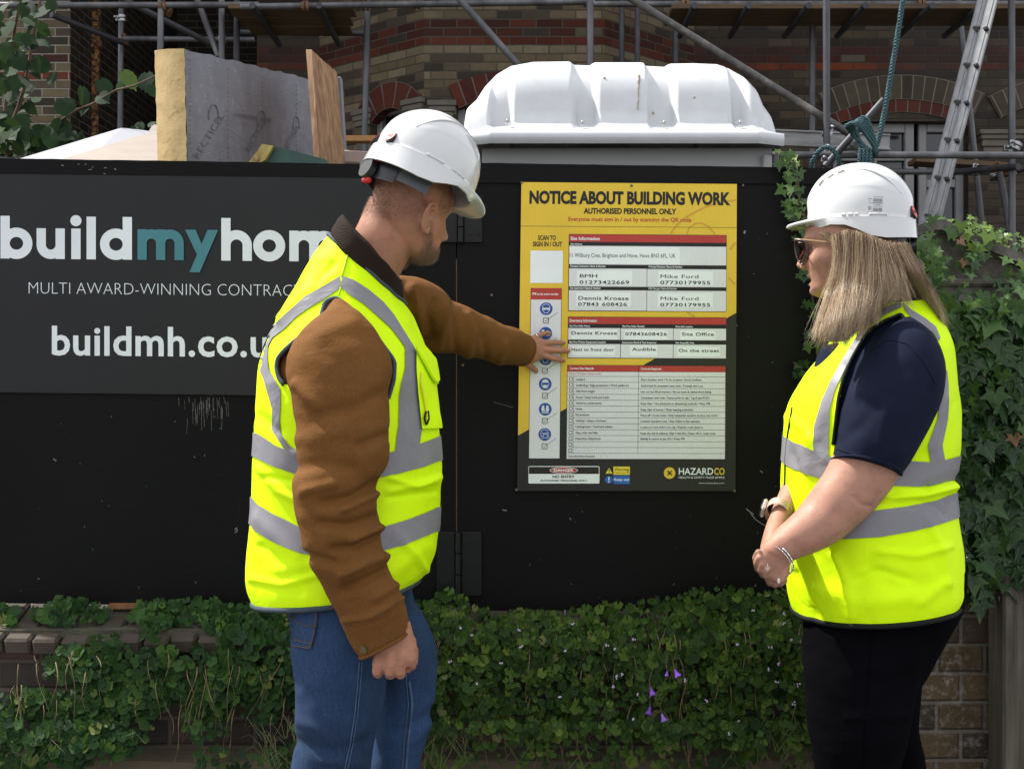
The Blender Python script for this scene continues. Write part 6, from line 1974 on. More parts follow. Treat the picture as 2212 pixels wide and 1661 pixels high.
def helmet(parent, R, o, side, label_marks=False):
    R = R * .908
    """side: +1 if the person's left faces the camera, -1 if the right does"""
    W = lambda x, y, z: o + R @ Vector((x, y, z))
    af, ab, b, h = .126, .130, .112, .133
    ez = 2 / 2.30
    zl = ([0, 36, 47, 60, 77, 90, 103, 118, 150, 180], [-.012, -.014, -.021, -.0155, -.018, -.030, -.045, -.050, -.046, -.042])
    n = 144
    def ridge(y, z):
        al = math.degrees(math.atan2(abs(y), max(z, 1e-4)))
        return .0042 * (1 - sm(14, 19, al)) + .0020 * (1 - sm(32, 36, al)) + .0012 * (1 - sm(52, 55, al))
    def dome(th, ph):
        c, s_ = math.cos(th), math.sin(th)
        r = math.cos(ph)**ez; z = h * math.sin(ph)**ez + .004
        a = af if c > 0 else ab
        x, y = a * c * r, b * s_ * r
        k = ridge(y, z) * sm(.02, .06, z) * (.35 + .65 * sm(-.11, -.02, x))
        q = Vector((x, y, z)); nn = Vector((x / a / a, y / b / b, z / h / h)).normalized()
        return q + nn * k
    rows = []
    phs = [PI / 2 * (1 - (i / 44)) for i in range(45)]
    phs[0] = PI / 2 - 1e-3
    for ph in phs: rows.append([dome(2 * PI * k / n, ph) for k in range(n)])
    def ring(dr, z, exk=0.0, zk=0.0, low=False, out=0.0):
        q = []
        for k in range(n):
            th = 2 * PI * k / n; dth = abs((math.degrees(th) + 180) % 360 - 180)
            ext = .046 * max(0, math.cos(math.radians(min(dth / 56 * 90, 90))))**1.15
            a = (af if math.cos(th) > 0 else ab)
            sl = np.interp(dth, *zl)
            zz = (sl + z) if low else z
            sk = out * sm(60, 120, dth)
            q.append(Vector(((a + dr + ext * exk + sk) * math.cos(th), (b + dr + ext * exk * .9 + sk) * math.sin(th), zz - ext * zk)))
        return q
    rows.append(ring(.0005, .0035)); rows.append(ring(.0032, .0034, .25, .02)); rows.append(ring(.0045, .0028, .98, .22)); rows.append(ring(.0055, .0010, 1.0, .25)); rows.append(ring(.0050, -.0012, .99, .28))
    rows.append(ring(.0052, -.002, .9, .30))
    rows.append(ring(.0048, .004, .0, 0, True, .004)); rows.append(ring(.0046, .0, .0, 0, True, .006)); rows.append(ring(.002, -.0012, 0, 0, True, .006)); rows.append(ring(-.001, .001, 0, 0, True, .004)); rows.append(ring(-.004, .012)); 
    for ph in phs[::-1][6::6]: rows.append([q * .955 for q in [dome(2 * PI * k / n, ph) for k in range(n)]])
    g = MB()
    A = [[tuple(o + R @ q) for q in r_] for r_ in rows]
    g.grid(A, True)
    root = g.build('helmet', M['helmet'], parent, True, 50)
    def surf(x, z, sd, off):
        """point on the dome's side at a given x and height"""
        s_ = min(max((z - .004) / h, 0), 1)**(1 / ez); ph = math.asin(s_)
        r = math.cos(ph)**ez; a = af if x > 0 else ab
        c = max(-1, min(1, x / (a * max(r, 1e-4)))); th = math.acos(c)
        q = dome(th, ph); nn = Vector((q.x / a / a, q.y / b / b, q.z / h / h)).normalized()
        q = q + nn * off
        return Vector((q.x, q.y * sd, q.z))
    def patch(mb, cx, cz, w, hh, sd, off, ang=0, n_=4, round_=False):
        if round_:
            pts = [surf(cx + w / 2 * math.cos(a), cz + hh / 2 * math.sin(a), sd, off) for a in np.linspace(0, 2 * PI, 24, endpoint=False)]
            mb.add([o + R @ q for q in pts], [tuple(range(24))]); return
        ca, sa = math.cos(ang), math.sin(ang)
        G_ = [[o + R @ surf(cx + (u * ca - v * sa), cz + (u * sa + v * ca), sd, off) for u in np.linspace(-w / 2, w / 2, n_)] for v in np.linspace(-hh / 2, hh / 2, n_)]
        mb.grid([[tuple(q) for q in r_] for r_ in G_])
    for sd in (side, -side):
        for (x, z, an) in ((.088, .0905, -.95), (.066, .1045, -.62), (.042, .1135, -.32)):
            g = MB(); patch(g, x, z, .017, .0062, sd, .0007, an); g.build('vent', M['vent_dark'], root)
        # long raised lines running back from the vents and along the rim
        g = MB()
        pts = [surf(x, z, sd, .0008) for x, z in [(.030, .116), (.0, .1175), (-.035, .109), (-.07, .088), (-.098, .058)]]
        A_ = resample(spline([list(q) for q in pts], 40), 40)
        g.tube([o + R @ Vector(q) for q in A_], [.0006 + .0016 * math.sin(PI * i / 39) for i in range(40)], 6); g.build('rib', M['helmet'], root, True)
        g = MB()
        for (x, w) in ((.034, .010), (.018, .012), (.004, .008), (-.046, .040)):
            th = math.acos(max(-1, min(1, x / ((af if x > 0 else ab) + .004)))); 
            c = W(((af if x > 0 else ab) + .003) * math.cos(th), sd * (b + .003) * math.sin(th), .006)
            tg = (R @ Vector((-math.sin(th) * af, sd * math.cos(th) * b, 0))).normalized(); up_ = (R @ Vector((0, 0, 1))).normalized(); 
            g.box(c, (w, .006, .006), Matrix((tg, up_.cross(tg), up_)).transposed(), .0015)
        g.build('accessory_slot', M['helmet'], root, False)
        g = MB(); th = math.radians(164); rr_ = Vector((math.cos(th) * .1295, sd * math.sin(th) * .112, .016)); nn = Vector((math.cos(th) / .128, sd * math.sin(th) / .11, .45 / .143)).normalized()
        c = o + R @ (rr_ + nn * .0005); ax = (R @ nn).normalized()
        e1 = (R @ Vector((0, 0, 1)) - ax * (R @ Vector((0, 0, 1))).dot(ax)).normalized(); e2 = ax.cross(e1)
        for (k_, mat_, of, s1, s2) in (('rotating_badge', 'black_plastic', .0, .0155, .0115), ('badge_face', 'red_plastic', .0012, .0138, .0100)):
            g = MB(); g.add([c + ax * (.0045 + of) + e1 * s1 * math.cos(a) + e2 * s2 * math.sin(a) for a in np.linspace(0, 2 * PI, 28, endpoint=False)] + [c - ax * .004 + e1 * s1 * math.cos(a) + e2 * s2 * math.sin(a) for a in np.linspace(0, 2 * PI, 28, endpoint=False)], [tuple(range(28))] + [(i, (i + 1) % 28, 28 + (i + 1) % 28, 28 + i) for i in range(28)])
            g.build(k_, M[mat_], root)
        g = MB()
        for j in (-1, 0, 1): g.box(c + ax * .0060 + e2 * j * .0040, (.0012, .0075, .001), Matrix((e2, e1, ax)).transposed())
        g.build('badge_mark', M['black_plastic'], root)
    # headband, ratchet knob
    g = MB(); A = []
    for z in (-.038, -.050, -.066, -.070):
        A.append([tuple(W((.116) * math.cos(a), .094 * math.sin(a), z - .012 * (1 - abs(math.cos(a))) * 0)) for a in np.linspace(math.radians(100), math.radians(260), 60)])
    g.grid(A); g.build('headband', M['strap_grey'], root, True)
    g = MB(); A = []
    for z in (-.041, -.060, -.076, -.080):
        A.append([tuple(W(.120 * math.cos(a), .098 * math.sin(a), z)) for a in np.linspace(math.radians(140), math.radians(220), 40)])
    g.grid(A); g.build('ratchet_housing', M['black_plastic'], root, True)
    g = MB(); ax = (R @ Vector((-1, 0, 0))).normalized(); c = W(-.126, 0, -.062); g.tube([c - ax * .004, c + ax * .010], .021, 24); g.build('ratchet_knob', M['black_plastic'], root, True, 40)
    g = MB(); Rn = R * (1 / .908); g.box(W(-.122, 0, -.036), (.014, .022, .012), Rn, .003); g.box(W(-.121, 0, -.086), (.012, .024, .012), Rn, .003); g.build('red_clip', M['red_plastic'], root)
    if label_marks:
        g = MB(); rl_ = random.Random(4); sd = side
        def bars(cx, cz, w, hh, n_):
            x = cx + w / 2
            while x > cx - w / 2:
                ww = rl_.choice([.0006, .0009, .0013]); patch(g, x, cz, ww, hh, sd, .0005, 0, 3); x -= ww + rl_.choice([.0007, .0010])
        def dashes(x0, x1, cz, hh):
            x = x0
            while x > x1:
                w = rl_.uniform(.0012, .0035); patch(g, x - w / 2, cz, min(w, x - x1 + .001), hh, sd, .0005, 0, 3); x -= w + rl_.uniform(.0005, .0012)
        bars(-.045, .0395, .022, .0085, 0); bars(-.045, .0165, .022, .0085, 0)
        dashes(-.036, -.056, .0475, .0012); dashes(-.033, -.057, .0325, .0022); dashes(-.038, -.052, .0285, .0012); dashes(-.034, -.056, .0245, .0012); dashes(-.040, -.052, .0098, .0014)
        dashes(-.022, -.030, .043, .0014); dashes(-.024, -.028, .038, .0014); dashes(-.024, -.029, .0335, .0014); dashes(-.022, -.031, .0105, .0014)
        ci = [(-.0265 + .0035 * math.cos(a), .0205 + .0045 * math.sin(a)) for a in np.linspace(0, 2 * PI, 16)]
        for (xx, zz) in ci: patch(g, xx, zz, .0012, .0012, sd, .0005, 0, 2)
        patch(g, -.0265, .0205, .0014, .006, sd, .0005, 0, 3)
        g.build('printed_label', simple('label_ink', (.12, .12, .13), .6, .1), root)
    return root

def strands(name, lines, radius, mat, parent):
    """hair as curves: lines = list of point lists of equal length"""
    A = np.array(lines, float); N, k = A.shape[:2]
    hc = bpy.data.hair_curves.new(name)
    hc.add_curves([k] * N)
    hc.attributes['position'].data.foreach_set('vector', A.reshape(-1).astype(np.float32))
    ra = hc.attributes.get('radius') or hc.attributes.new('radius', 'FLOAT', 'POINT')
    taper = np.linspace(1, .35, k)
    ra.data.foreach_set('value', (np.tile(taper, N) * radius).astype(np.float32))
    hc.materials.append(mat)
    o = bpy.data.objects.new(name, hc)
    return link(o, parent)
def hair_mat(name, stops, rough=.45):
    t = NT(name)
    hi = t.n('HairInfo')
    f = t.math('ADD', t.math('MULTIPLY', hi.outputs['Random'], .8), t.math('MULTIPLY', hi.outputs['Intercept'], .25))
    col = t.ramp(f, stops)
    return t.fin(col, rough, spec=.45)
def mesh_hair(name, body, pick, n, length, radius, mat, parent, lean, seed, jitter=.35):
    """short hairs on the body's own skin where pick(point) is true (returns density 0-1)"""
    r_ = random.Random(seed)
    me = body.data
    co = np.empty(len(me.vertices) * 3, np.float32); me.vertices.foreach_get('co', co); co = co.reshape(-1, 3)
    no = np.empty(len(me.vertices) * 3, np.float32); me.vertex_normals.foreach_get('vector', no); no = no.reshape(-1, 3)
    w = pick(co, no)
    idx = np.nonzero(w > 0.01)[0]
    if not len(idx): return None
    cum = np.cumsum(w[idx]); L_ = []
    rs = np.random.RandomState(seed)
    ch = idx[np.searchsorted(cum, rs.rand(n) * cum[-1])]
    for i in ch:
        p = Vector(co[i]) + Vector(rs.normal(0, .0012, 3)); nn = Vector(no[i]); p -= nn * p.dot(nn) - nn * Vector(co[i]).dot(nn)
        d = (nn * .55 + lean + Vector(rs.normal(0, jitter, 3))).normalized(); l_ = length * rs.uniform(.6, 1.25)
        L_.append([p - nn * .001, p + (nn * .4 + d * .6) * l_ * .5, p + d * l_])
    return strands(name, L_, radius, mat, parent)
def cut_vest(loft, polys, off=0.0, r1=None, thick=.0022):
    """the waistcoat shell with arm openings (pixel polygons on the near side) cut out"""
    G = loft.G + loft.Nm * off
    m, n = G.shape[:2]
    pr = proj(G)
    g = MB(); base = len(g.v)
    vs = [tuple(q) for q in G.reshape(-1, 3)]
    fs = []
    su = np.sin(loft.u)
    for i in range(m - 1):
        for j in range(n):
            j2 = (j + 1) % n
            c = (pr[i, j] + pr[i, j2] + pr[i + 1, j] + pr[i + 1, j2]) / 4
            if su[j] > .05 and any(in_poly(c, p_) for p_ in polys): continue
            fs.append((i * n + j, i * n + j2, (i + 1) * n + j2, (i + 1) * n + j))
    used = sorted({k for f in fs for k in f}); mp = {k: i for i, k in enumerate(used)}
    g.add([vs[k] for k in used], [tuple(mp[k] for k in f) for f in fs])
    return g
def ring_band(loft, mb, ya, yb, off=.003, n=5):
    """a belt all the way round: ya(u), yb(u) give the pixel height of its edges at the loft's angle u"""
    pr = proj(loft.G); m, nu = loft.G.shape[:2]
    rows = []
    for q in range(n):
        row = []
        for j in range(nu):
            y = ya(loft.u[j], pr[:, j]) * (1 - q / (n - 1)) + yb(loft.u[j], pr[:, j]) * q / (n - 1)
            i = int(np.argmin(np.abs(pr[:, j, 1] - y))); i = min(max(i, 1), m - 2)
            i2 = i + 1 if pr[i, j, 1] <= y else i - 1
            den = pr[i2, j, 1] - pr[i, j, 1]; w = 0 if abs(den) < 1e-6 else min(max((y - pr[i, j, 1]) / den, 0), 1)
            row.append(tuple(loft.G[i, j] * (1 - w) + loft.G[i2, j] * w + loft.Nm[i, j] * off))
        rows.append(row)
    mb.grid(rows, True)
    return mb
def shoe(mb, heel, toe, w=.05, hgt=.09):
    heel, toe = Vector(heel), Vector(toe); A = []
    ax = (toe - heel).normalized(); sd = ax.cross(Vector((0, 0, 1)))
    for i in range(14):
        u = i / 13; c = heel.lerp(toe, u)
        hh = hgt * (1 - .55 * sm(.25, .8, u)) * (1 - .5 * sm(.9, 1, u)); ww = w * (.75 + .3 * math.sin(u * PI * .9)) * (1 - .6 * sm(.9, 1.0, u)) * (.7 + .3 * sm(0, .08, u))
        A.append([tuple(c + sd * ww * math.cos(a) + Vector((0, 0, max(0.002, hh * (.5 + .5 * math.sin(a)))))) for a in np.linspace(0, 2 * PI, 20, endpoint=False)])
    mb.grid(A, True); mb.add([A[0][k] for k in range(20)], [tuple(range(20))]); mb.add([A[-1][k] for k in range(20)], [tuple(range(20))])
# ================================================================ the man
DM = 2.61
man = empty('person', P(760, 2260, DM), 'person in brown jacket, yellow hi-vis vest and white helmet reaching to the notice board', 'person', 'people in hi-vis vests')
ves = Loft([[(716, 506), (872, 655), 2.61, .085], [(691, 540), (889, 682), 2.61, .108], [(656, 592), (904, 708), 2.61, .132], [(621, 652), (917, 738), 2.61, .160], [(590, 712), (928, 772), 2.61, .188],
            [(567, 775), (937, 822), 2.61, .215], [(558, 840), (941, 868), 2.61, .21], [(553, 930), (949, 935), 2.61, .205], [(549, 1000), (952, 995), 2.61, .20], [(544, 1085), (949, 1085), 2.61, .195],
            [(538, 1165), (944, 1160), 2.61, .20], [(536, 1225), (936, 1205), 2.61, .20], [(541, 1270), (918, 1240), 2.61, .20], [(553, 1300), (900, 1259), 2.61, .195]], 160, 240, 2.0, wr=((7, 9, 5), .0050, (3, 1, 4)),
           folds=[([(560, 1010), (600, 1060), (640, 1080)], 8, .006), ([(565, 1180), (620, 1230), (650, 1280)], 9, -.006), ([(545, 1250), (610, 1262), (690, 1240)], 8, .005), ([(850, 1150), (900, 1200), (920, 1230)], 8, .006), ([(838, 1030), (900, 1050), (945, 1030)], 7, .006), ([(575, 1030), (640, 1040)], 7, -.005), ([(690, 560), (650, 640), (610, 690)], 10, .006), ([(720, 570), (690, 610)], 8, -.005), ([(640, 980), (700, 965)], 10, .004), ([(560, 1120), (640, 1200)], 12, .005), ([(600, 1230), (720, 1210)], 14, .004), ([(840, 1060), (940, 1040)], 8, .005), ([(845, 1075), (940, 1062)], 6, -.004), ([(590, 830), (620, 1000)], 16, .005),
                  ([(840, 1240), (920, 1180)], 16, .005), ([(560, 900), (600, 930)], 12, -.005), ([(760, 560), (880, 690)], 18, .004), ([(610, 690), (700, 600)], 16, .006)])
arm_hole = [(727, 643), (752, 667), (778, 691), (806, 719), (830, 751), (847, 774), (852, 784), (850, 820), (838, 860), (700, 880), (640, 850), (627, 835), (614, 830), (603, 816), (598, 792), (601, 774), (614, 758), (640, 735), (660, 722), (681, 706), (692, 693), (696, 675), (702, 654), (713, 647)]
# ---- body, one continuous surface
RHm = frame(43, 11, 11)
ohm = P(925, 477, 2.525) - RHm @ Vector((-.005, -.077, -.020)) * HS
bd = MB()
Wm = head(bd, RHm, ohm, True, False, .86)
Loft([[(800, 425), (930, 470), 2.60, .058], [(789, 450), (915, 530), 2.60, .066], [(776, 480), (884, 560), 2.60, .070], [(760, 515), (860, 600), 2.60, .066], [(760, 580), (840, 650), 2.60, .055]], 48, 40, 2.1).add_to(bd)
g0 = MB()
Gs = ves.shrunk(.05); vs_ = Gs[20:]; tmp = MB()
body_t = Loft([[(720, 560), (860, 660), 2.61, .09], [(660, 640), (890, 730), 2.61, .15], [(610, 780), (890, 810), 2.61, .15], [(605, 1000), (890, 1000), 2.61, .14], [(600, 1200), (880, 1190), 2.61, .14], [(640, 1300), (870, 1290), 2.61, .13]], 40, 60)
body_t.add_to(bd)
leg1 = Loft([[(650, 1290), (830, 1280), 2.55, .075], [(655, 1480), (815, 1470), 2.53, .07], [(660, 1700), (780, 1700), 2.53, .06], [(670, 2000), (760, 2000), 2.55, .05], [(680, 2240), (740, 2240), 2.56, .035]], 32, 50); leg1.add_to(bd)
leg2 = Loft([[(780, 1290), (880, 1280), 2.70, .07], [(820, 1480), (925, 1470), 2.71, .065], [(815, 1700), (890, 1700), 2.73, .055], [(800, 2000), (870, 2000), 2.74, .045], [(805, 2150), (850, 2150), 2.74, .035]], 32, 50); leg2.add_to(bd)
# near arm inside its sleeve, wrist and hand
armr = Loft([[(690, 720), (790, 715), 2.45, .05], [(690, 900), (790, 895), 2.40, .05], [(700, 1090), (780, 1080), 2.37, .045], [(745, 1260), (820, 1240), 2.37, .04], [(805, 1380), (868, 1350), 2.385, .028], [(812, 1400), (885, 1368), 2.385, .026]], 32, 60); armr.add_to(bd)
palm = Loft([[(800, 1375), (885, 1340), 2.385, .028], [(806, 1398), (893, 1370), 2.383, .026], [(806, 1420), (900, 1400), 2.38, .023], [(805, 1438), (900, 1426), 2.38, .020], [(812, 1446), (892, 1436), 2.38, .014]], 32, 30, 2.6); palm.add_to(bd)
def finger(mb, pts, r, n=14): mb.tube([P(*p) for p in pts], r, n, round_ends=True)
px = lambda v, d=2.38: v * d / K            # a pixel size in metres
for (x0, y0, x1, y1, w, dd) in ((817, 1418, 815, 1452, 11.8, .001), (842, 1414, 842, 1455, 11.8, -.004), (867, 1410, 864, 1454, 11.8, -.004), (890, 1398, 888, 1436, 10.8, .008)):
    d0 = 2.368 + dd
    A = [(x0, y0 - 16, d0 + .012), (x0, y0, d0), ((x0 + x1) / 2, (y0 + y1) / 2, d0 - .002), (x1, y1 - 4, d0 + .003), (x1 + 1, y1 + 1, d0 + .014), (x1 + 1, y1 - 4, d0 + .03), (x1, y1 - 18, d0 + .036), (x1, y1 - 30, d0 + .034)]
    finger(bd, A, [px(w * .9), px(w), px(w * .94), px(w * .98), px(w), px(w * .95), px(w * .85), px(w * .8)])
finger(bd, [(880, 1380, 2.40), (893, 1405, 2.412), (893, 1428, 2.42), (880, 1444, 2.425)], [px(13), px(12), px(11), px(9.5)])      # thumb on the far side
# far arm and the hand on the board
armf = Loft([[(760, 620), (770, 720), 2.77, .05], [(880, 625), (885, 690), 2.83, .042], [(985, 665), (985, 745), 3.02, .04], [(1105, 720), (1095, 778), 3.22, .028], [(1140, 726), (1122, 786), 3.285, .022]], 32, 50); armf.add_to(bd)
hf = F - .017
pl_ = Loft([[(1112, 716), (1098, 778), 3.262, .020], [(1134, 721), (1117, 785), 3.29, .018], [(1150, 724), (1136, 787), hf - .024, .0165], [(1163, 728), (1155, 782), hf - .020, .0145], [(1173, 733), (1170, 776), hf - .017, .0125], [(1180, 739), (1177, 770), hf - .014, .0095]], 32, 40, 2.5)
pl_.add_to(bd)
fw = 3.33 / K
finger(bd, [(1146, 733, hf - .022), (1158, 727, hf - .022), (1172, 721, hf - .024), (1181, 719, hf - .016), (1187, 719.5, hf - .009)], [6.0 * fw, 6.0 * fw, 5.6 * fw, 5.2 * fw, 4.6 * fw])
finger(bd, [(1152, 738, hf - .020), (1172, 740, hf - .021), (1191, 739.5, hf - .021), (1208, 739.5, hf - .014), (1218, 739.5, hf - .008)], [7.0 * fw, 6.7 * fw, 6.5 * fw, 5.7 * fw, 5.0 * fw])
finger(bd, [(1152, 752, hf - .020), (1176, 755, hf - .022), (1199, 756, hf - .022), (1218, 756.5, hf - .014), (1228, 757, hf - .008)], [7.2 * fw, 7.0 * fw, 6.7 * fw, 5.9 * fw, 5.2 * fw])
finger(bd, [(1150, 764, hf - .020), (1174, 768, hf - .021), (1193, 773, hf - .021), (1208, 776, hf - .014), (1217, 778, hf - .008)], [7.2 * fw, 7.0 * fw, 6.6 * fw, 5.8 * fw, 5.0 * fw])
finger(bd, [(1122, 772, 3.295), (1138, 785, hf - .022), (1149, 793, hf - .014), (1158, 801, hf - .009)], [9.0 * fw, 7.8 * fw, 6.8 * fw, 5.6 * fw])
body = fuse(bd, 'body', M['skin_man'], man, .0026, 3, .5)
# nails
M['nail'] = simple('nail', (.50, .29, .24), .3, .08, 60)
g = MB()
for (x, y, w, h_) in ((1185, 718.5, 3.2, 3.0), (1215.5, 738.5, 4, 3.6), (1225.5, 755.5, 4, 3.8), (1214.5, 776, 3.8, 3.6)):
    g.ball(P(x, y, hf - .0125), (w * fw, .0022, h_ * fw), 12, 6)
g.build('fingernails', M['nail'], man, True)
g = MB(); c = P(1161, 726, hf - .022); ax = (P(1172, 721, hf - .024) - P(1150, 731, hf - .022)).normalized(); e = ax.orthogonal().normalized(); w_ = ax.cross(e)
g.tube([c + (e * math.cos(a) + w_ * math.sin(a)) * 6.7 * fw for a in np.linspace(0, 2 * PI, 30)], .0016, 8, False); g.build('ring', M['silver'], man, True)
# eyes
for sd in (-1, 1):
    g = MB(); g.ball(Wm(.0575, sd * .030, .001), .0105, 16, 12); e_ = g.build('eye', M['eye'], man, True)
    g = MB(); g.ball(Wm(.0640, sd * .030, .001), .0048, 12, 8); g.build('iris', M['vent_dark'], e_, True)
# short hair, beard, brow
HL = lambda co: (co - np.array(ohm)) @ np.array(RHm) / HS
M['hair_man'] = hair_mat('short_brown_hair', [(.0, (.055, .036, .024)), (.6, (.12, .08, .055)), (1.0, (.22, .16, .115))])
M['beard'] = hair_mat('sandy_beard', [(.0, (.07, .042, .024)), (.5, (.19, .115, .062)), (1.0, (.36, .24, .14))])
def pk_hair(co, no):
    q = HL(co); x, y, z = q[:, 0], q[:, 1], q[:, 2]
    d = ((x < .058) & (z > -.06) & (np.abs(y) < .083)).astype(float)
    line = np.interp(x, [-.2, -.09, -.06, -.035, -.012, .02, .058], [-.035, -.050, -.045, -.030, .022, .0, -.005])
    d *= np.clip((z - line) / .022, 0, 1)
    d *= ~((np.abs(y) > .0745) & (x > -.035) & (x < .012))
    return d
mesh_hair('hair', body, pk_hair, 24000, .0036, .00009, M['hair_man'], man, RHm @ Vector((-.25, 0, -.7)), 3)
def pk_beard(co, no):
    q = HL(co); x, y, z = q[:, 0], q[:, 1], q[:, 2]
    top = np.interp(x, [-.01, .015, .04, .07, .1], [.0, -.012, -.058, -.062, -.050])
    d = np.clip((top - z) / .02, 0, 1) * (x > -.004 + np.clip(-(z + .03) * .35, -.02, .05)) * (z > -.128) * (np.abs(y) < .071)
    d *= np.clip((x - .0) / .05, .22, 1)
    d *= np.where(z < -.108, .6, 1)
    return d
mesh_hair('beard', body, pk_beard, 8000, .0075, .00013, M['beard'], man, RHm @ Vector((.15, 0, -.75)), 4, .4)
# ---- helmet
RHel = frame(39, 25, 5)
hel = helmet(man, RHel, P(914, 377, 2.545), -1)
# ---- jacket: body, both sleeves; corduroy collar
jk = MB()
jl = Loft([[(722, 520), (870, 662), 2.61, .08], [(698, 555), (884, 690), 2.61, .096], [(664, 605), (898, 715), 2.61, .118], [(630, 662), (910, 745), 2.61, .145], [(601, 720), (920, 778), 2.61, .172], [(580, 790), (926, 830), 2.61, .195], [(572, 930), (934, 935), 2.61, .185], [(566, 1085), (930, 1085), 2.61, .175], [(562, 1200), (918, 1190), 2.61, .175]], 64, 90)
jl.add_to(jk)
slv = Loft([[(716, 662), (744, 658), 2.505, .03], [(693, 702), (793, 705), 2.478, .07], [(654, 742), (829, 748), 2.45, .092], [(621, 794), (847, 794), 2.42, .10], [(626, 842), (844, 842), 2.405, .102], [(638, 892), (839, 892), 2.395, .098], [(648, 950), (838, 948), 2.385, .095], [(641, 1003), (834, 1000), 2.375, .092], [(635, 1052), (812, 1046), 2.37, .088], [(641, 1104), (813, 1094), 2.365, .084], [(649, 1142), (819, 1132), 2.365, .082], [(662, 1193), (826, 1188), 2.37, .08], [(690, 1248), (845, 1238), 2.375, .075], [(722, 1304), (868, 1290), 2.38, .068], [(741, 1350), (880, 1328), 2.385, .06], [(762, 1396), (884, 1350), 2.387, .053], [(780, 1423), (884, 1364), 2.387, .05]], 96, 200, 2.2,
           wr=((9, 9, 14), .0045, (1, 5, 2)), folds=[([(828, 1040), (760, 1075), (700, 1085)], 11, -0.0128), ([(815, 1062), (740, 1100)], 9, 0.0112), ([(815, 1115), (750, 1135), (690, 1130)], 11, -0.0128), ([(820, 1140), (760, 1165)], 9, 0.0112), ([(815, 1158), (770, 1180), (720, 1185)], 9, -0.0128), ([(838, 1200), (790, 1215), (740, 1240)], 12, 0.0128), ([(845, 1225), (800, 1250), (740, 1275)], 10, -0.0128), ([(858, 1262), (810, 1290)], 10, 0.0080), ([(640, 1010), (700, 1000), (760, 1010)], 16, -0.0080), ([(650, 950), (740, 930)], 20, 0.0064), ([(640, 830), (690, 880)], 12, 0.0080), ([(830, 850), (770, 880), (700, 890)], 16, -0.0080), ([(660, 1060), (720, 1045)], 12, 0.0096), ([(700, 720), (760, 700)], 20, 0.0064), ([(745, 1340), (800, 1330), (870, 1290)], 6, 0.0064), ([(660, 1200), (720, 1215)], 10, -0.0096), ([(835, 940), (780, 960)], 12, -0.0096)])
slv.add_to(jk)
slf = Loft([[(740, 615), (760, 740), 2.76, .075], [(800, 602), (830, 735), 2.78, .082], [(868, 600), (880, 712), 2.80, .08], [(905, 609), (905, 728), 2.855, .078], [(945, 636), (930, 756), 2.92, .072], [(990, 656), (975, 764), 2.99, .066], [(1030, 678), (1020, 772), 3.06, .06], [(1075, 695), (1060, 783), 3.14, .054], [(1110, 709), (1093, 788), 3.20, .048], [(1139, 727), (1119, 787), 3.25, .042]], 72, 150, 2.2, wr=((12, 6, 9), .004, (7, 2, 1)),
           folds=[([(893, 690), (880, 650), (872, 612)], 7, -0.0105), ([(910, 720), (905, 670), (890, 620)], 8, 0.0090), ([(935, 740), (930, 690), (940, 650)], 7, -0.0090), ([(950, 750), (960, 700), (965, 660)], 8, 0.0075), ([(985, 760), (985, 700), (975, 660)], 8, -0.0075), ([(1010, 770), (1020, 720), (1010, 680)], 9, 0.0075), ([(1050, 778), (1045, 730)], 8, -0.0060), ([(1080, 782), (1090, 740)], 8, 0.0060)])
slf.add_to(jk)
jacket = fuse(jk, 'jacket', M['canvas'], man, .0034, 3, .5)
g = MB()
for pl, lf in (([(743, 1352), (790, 1342), (840, 1318), (866, 1292)], slv), ([(765, 1396), (800, 1402), (850, 1378), (882, 1352)], slv)):
    lf.line(g, pl, .0007, .0008, 60)
g.build('seam', simple('canvas_thread', (.12, .052, .014), .85, .2, 50), man, True)
# rolled edge of both cuffs
g = MB()
for lf in (slv, slf):
    q = lf.G[-2] + lf.Nm[-2] * .0005
    pts = [Vector(v) for v in q]; pts.append(pts[0]); g.tube(pts, .0034, 8, False)
g.build('cuff_edge', M['canvas'], man, True)
g = MB(); c = slv.at(786, 1401, .001); nn = Vector((-.25, -1, -.1)).normalized(); g.disc(c, nn, .0076, .005, 24); g.disc(c + nn * .003, nn, .006, .002, 24)
g.build('snap_button', simple('aged_brass', (.16, .12, .055), .35, .2, 60, metal=.8), man, True, 40)
co_ = Loft([[(741, 466), (852, 586), 2.605, .082], [(736, 470), (858, 592), 2.605, .092], [(727, 484), (866, 612), 2.605, .094], [(720, 500), (870, 640), 2.608, .090], [(719, 514), (872, 662), 2.61, .080], [(722, 530), (872, 680), 2.61, .070]], 96, 40, 2.15, wr=((9, 9, 9), .003))
g = MB(); co_.add_to(g, 0, False)
inn = co_.G[0] - co_.Nm[0] * 0; cen = inn.mean(0)
A = [inn, cen + (inn - cen) * .95 + np.array((0, 0, .003)), cen + (inn - cen) * .88, cen + (inn - cen) * .84 - np.array((0, 0, .04))]
g.grid(A, True)
g.build('collar', M['cord'], man, True)
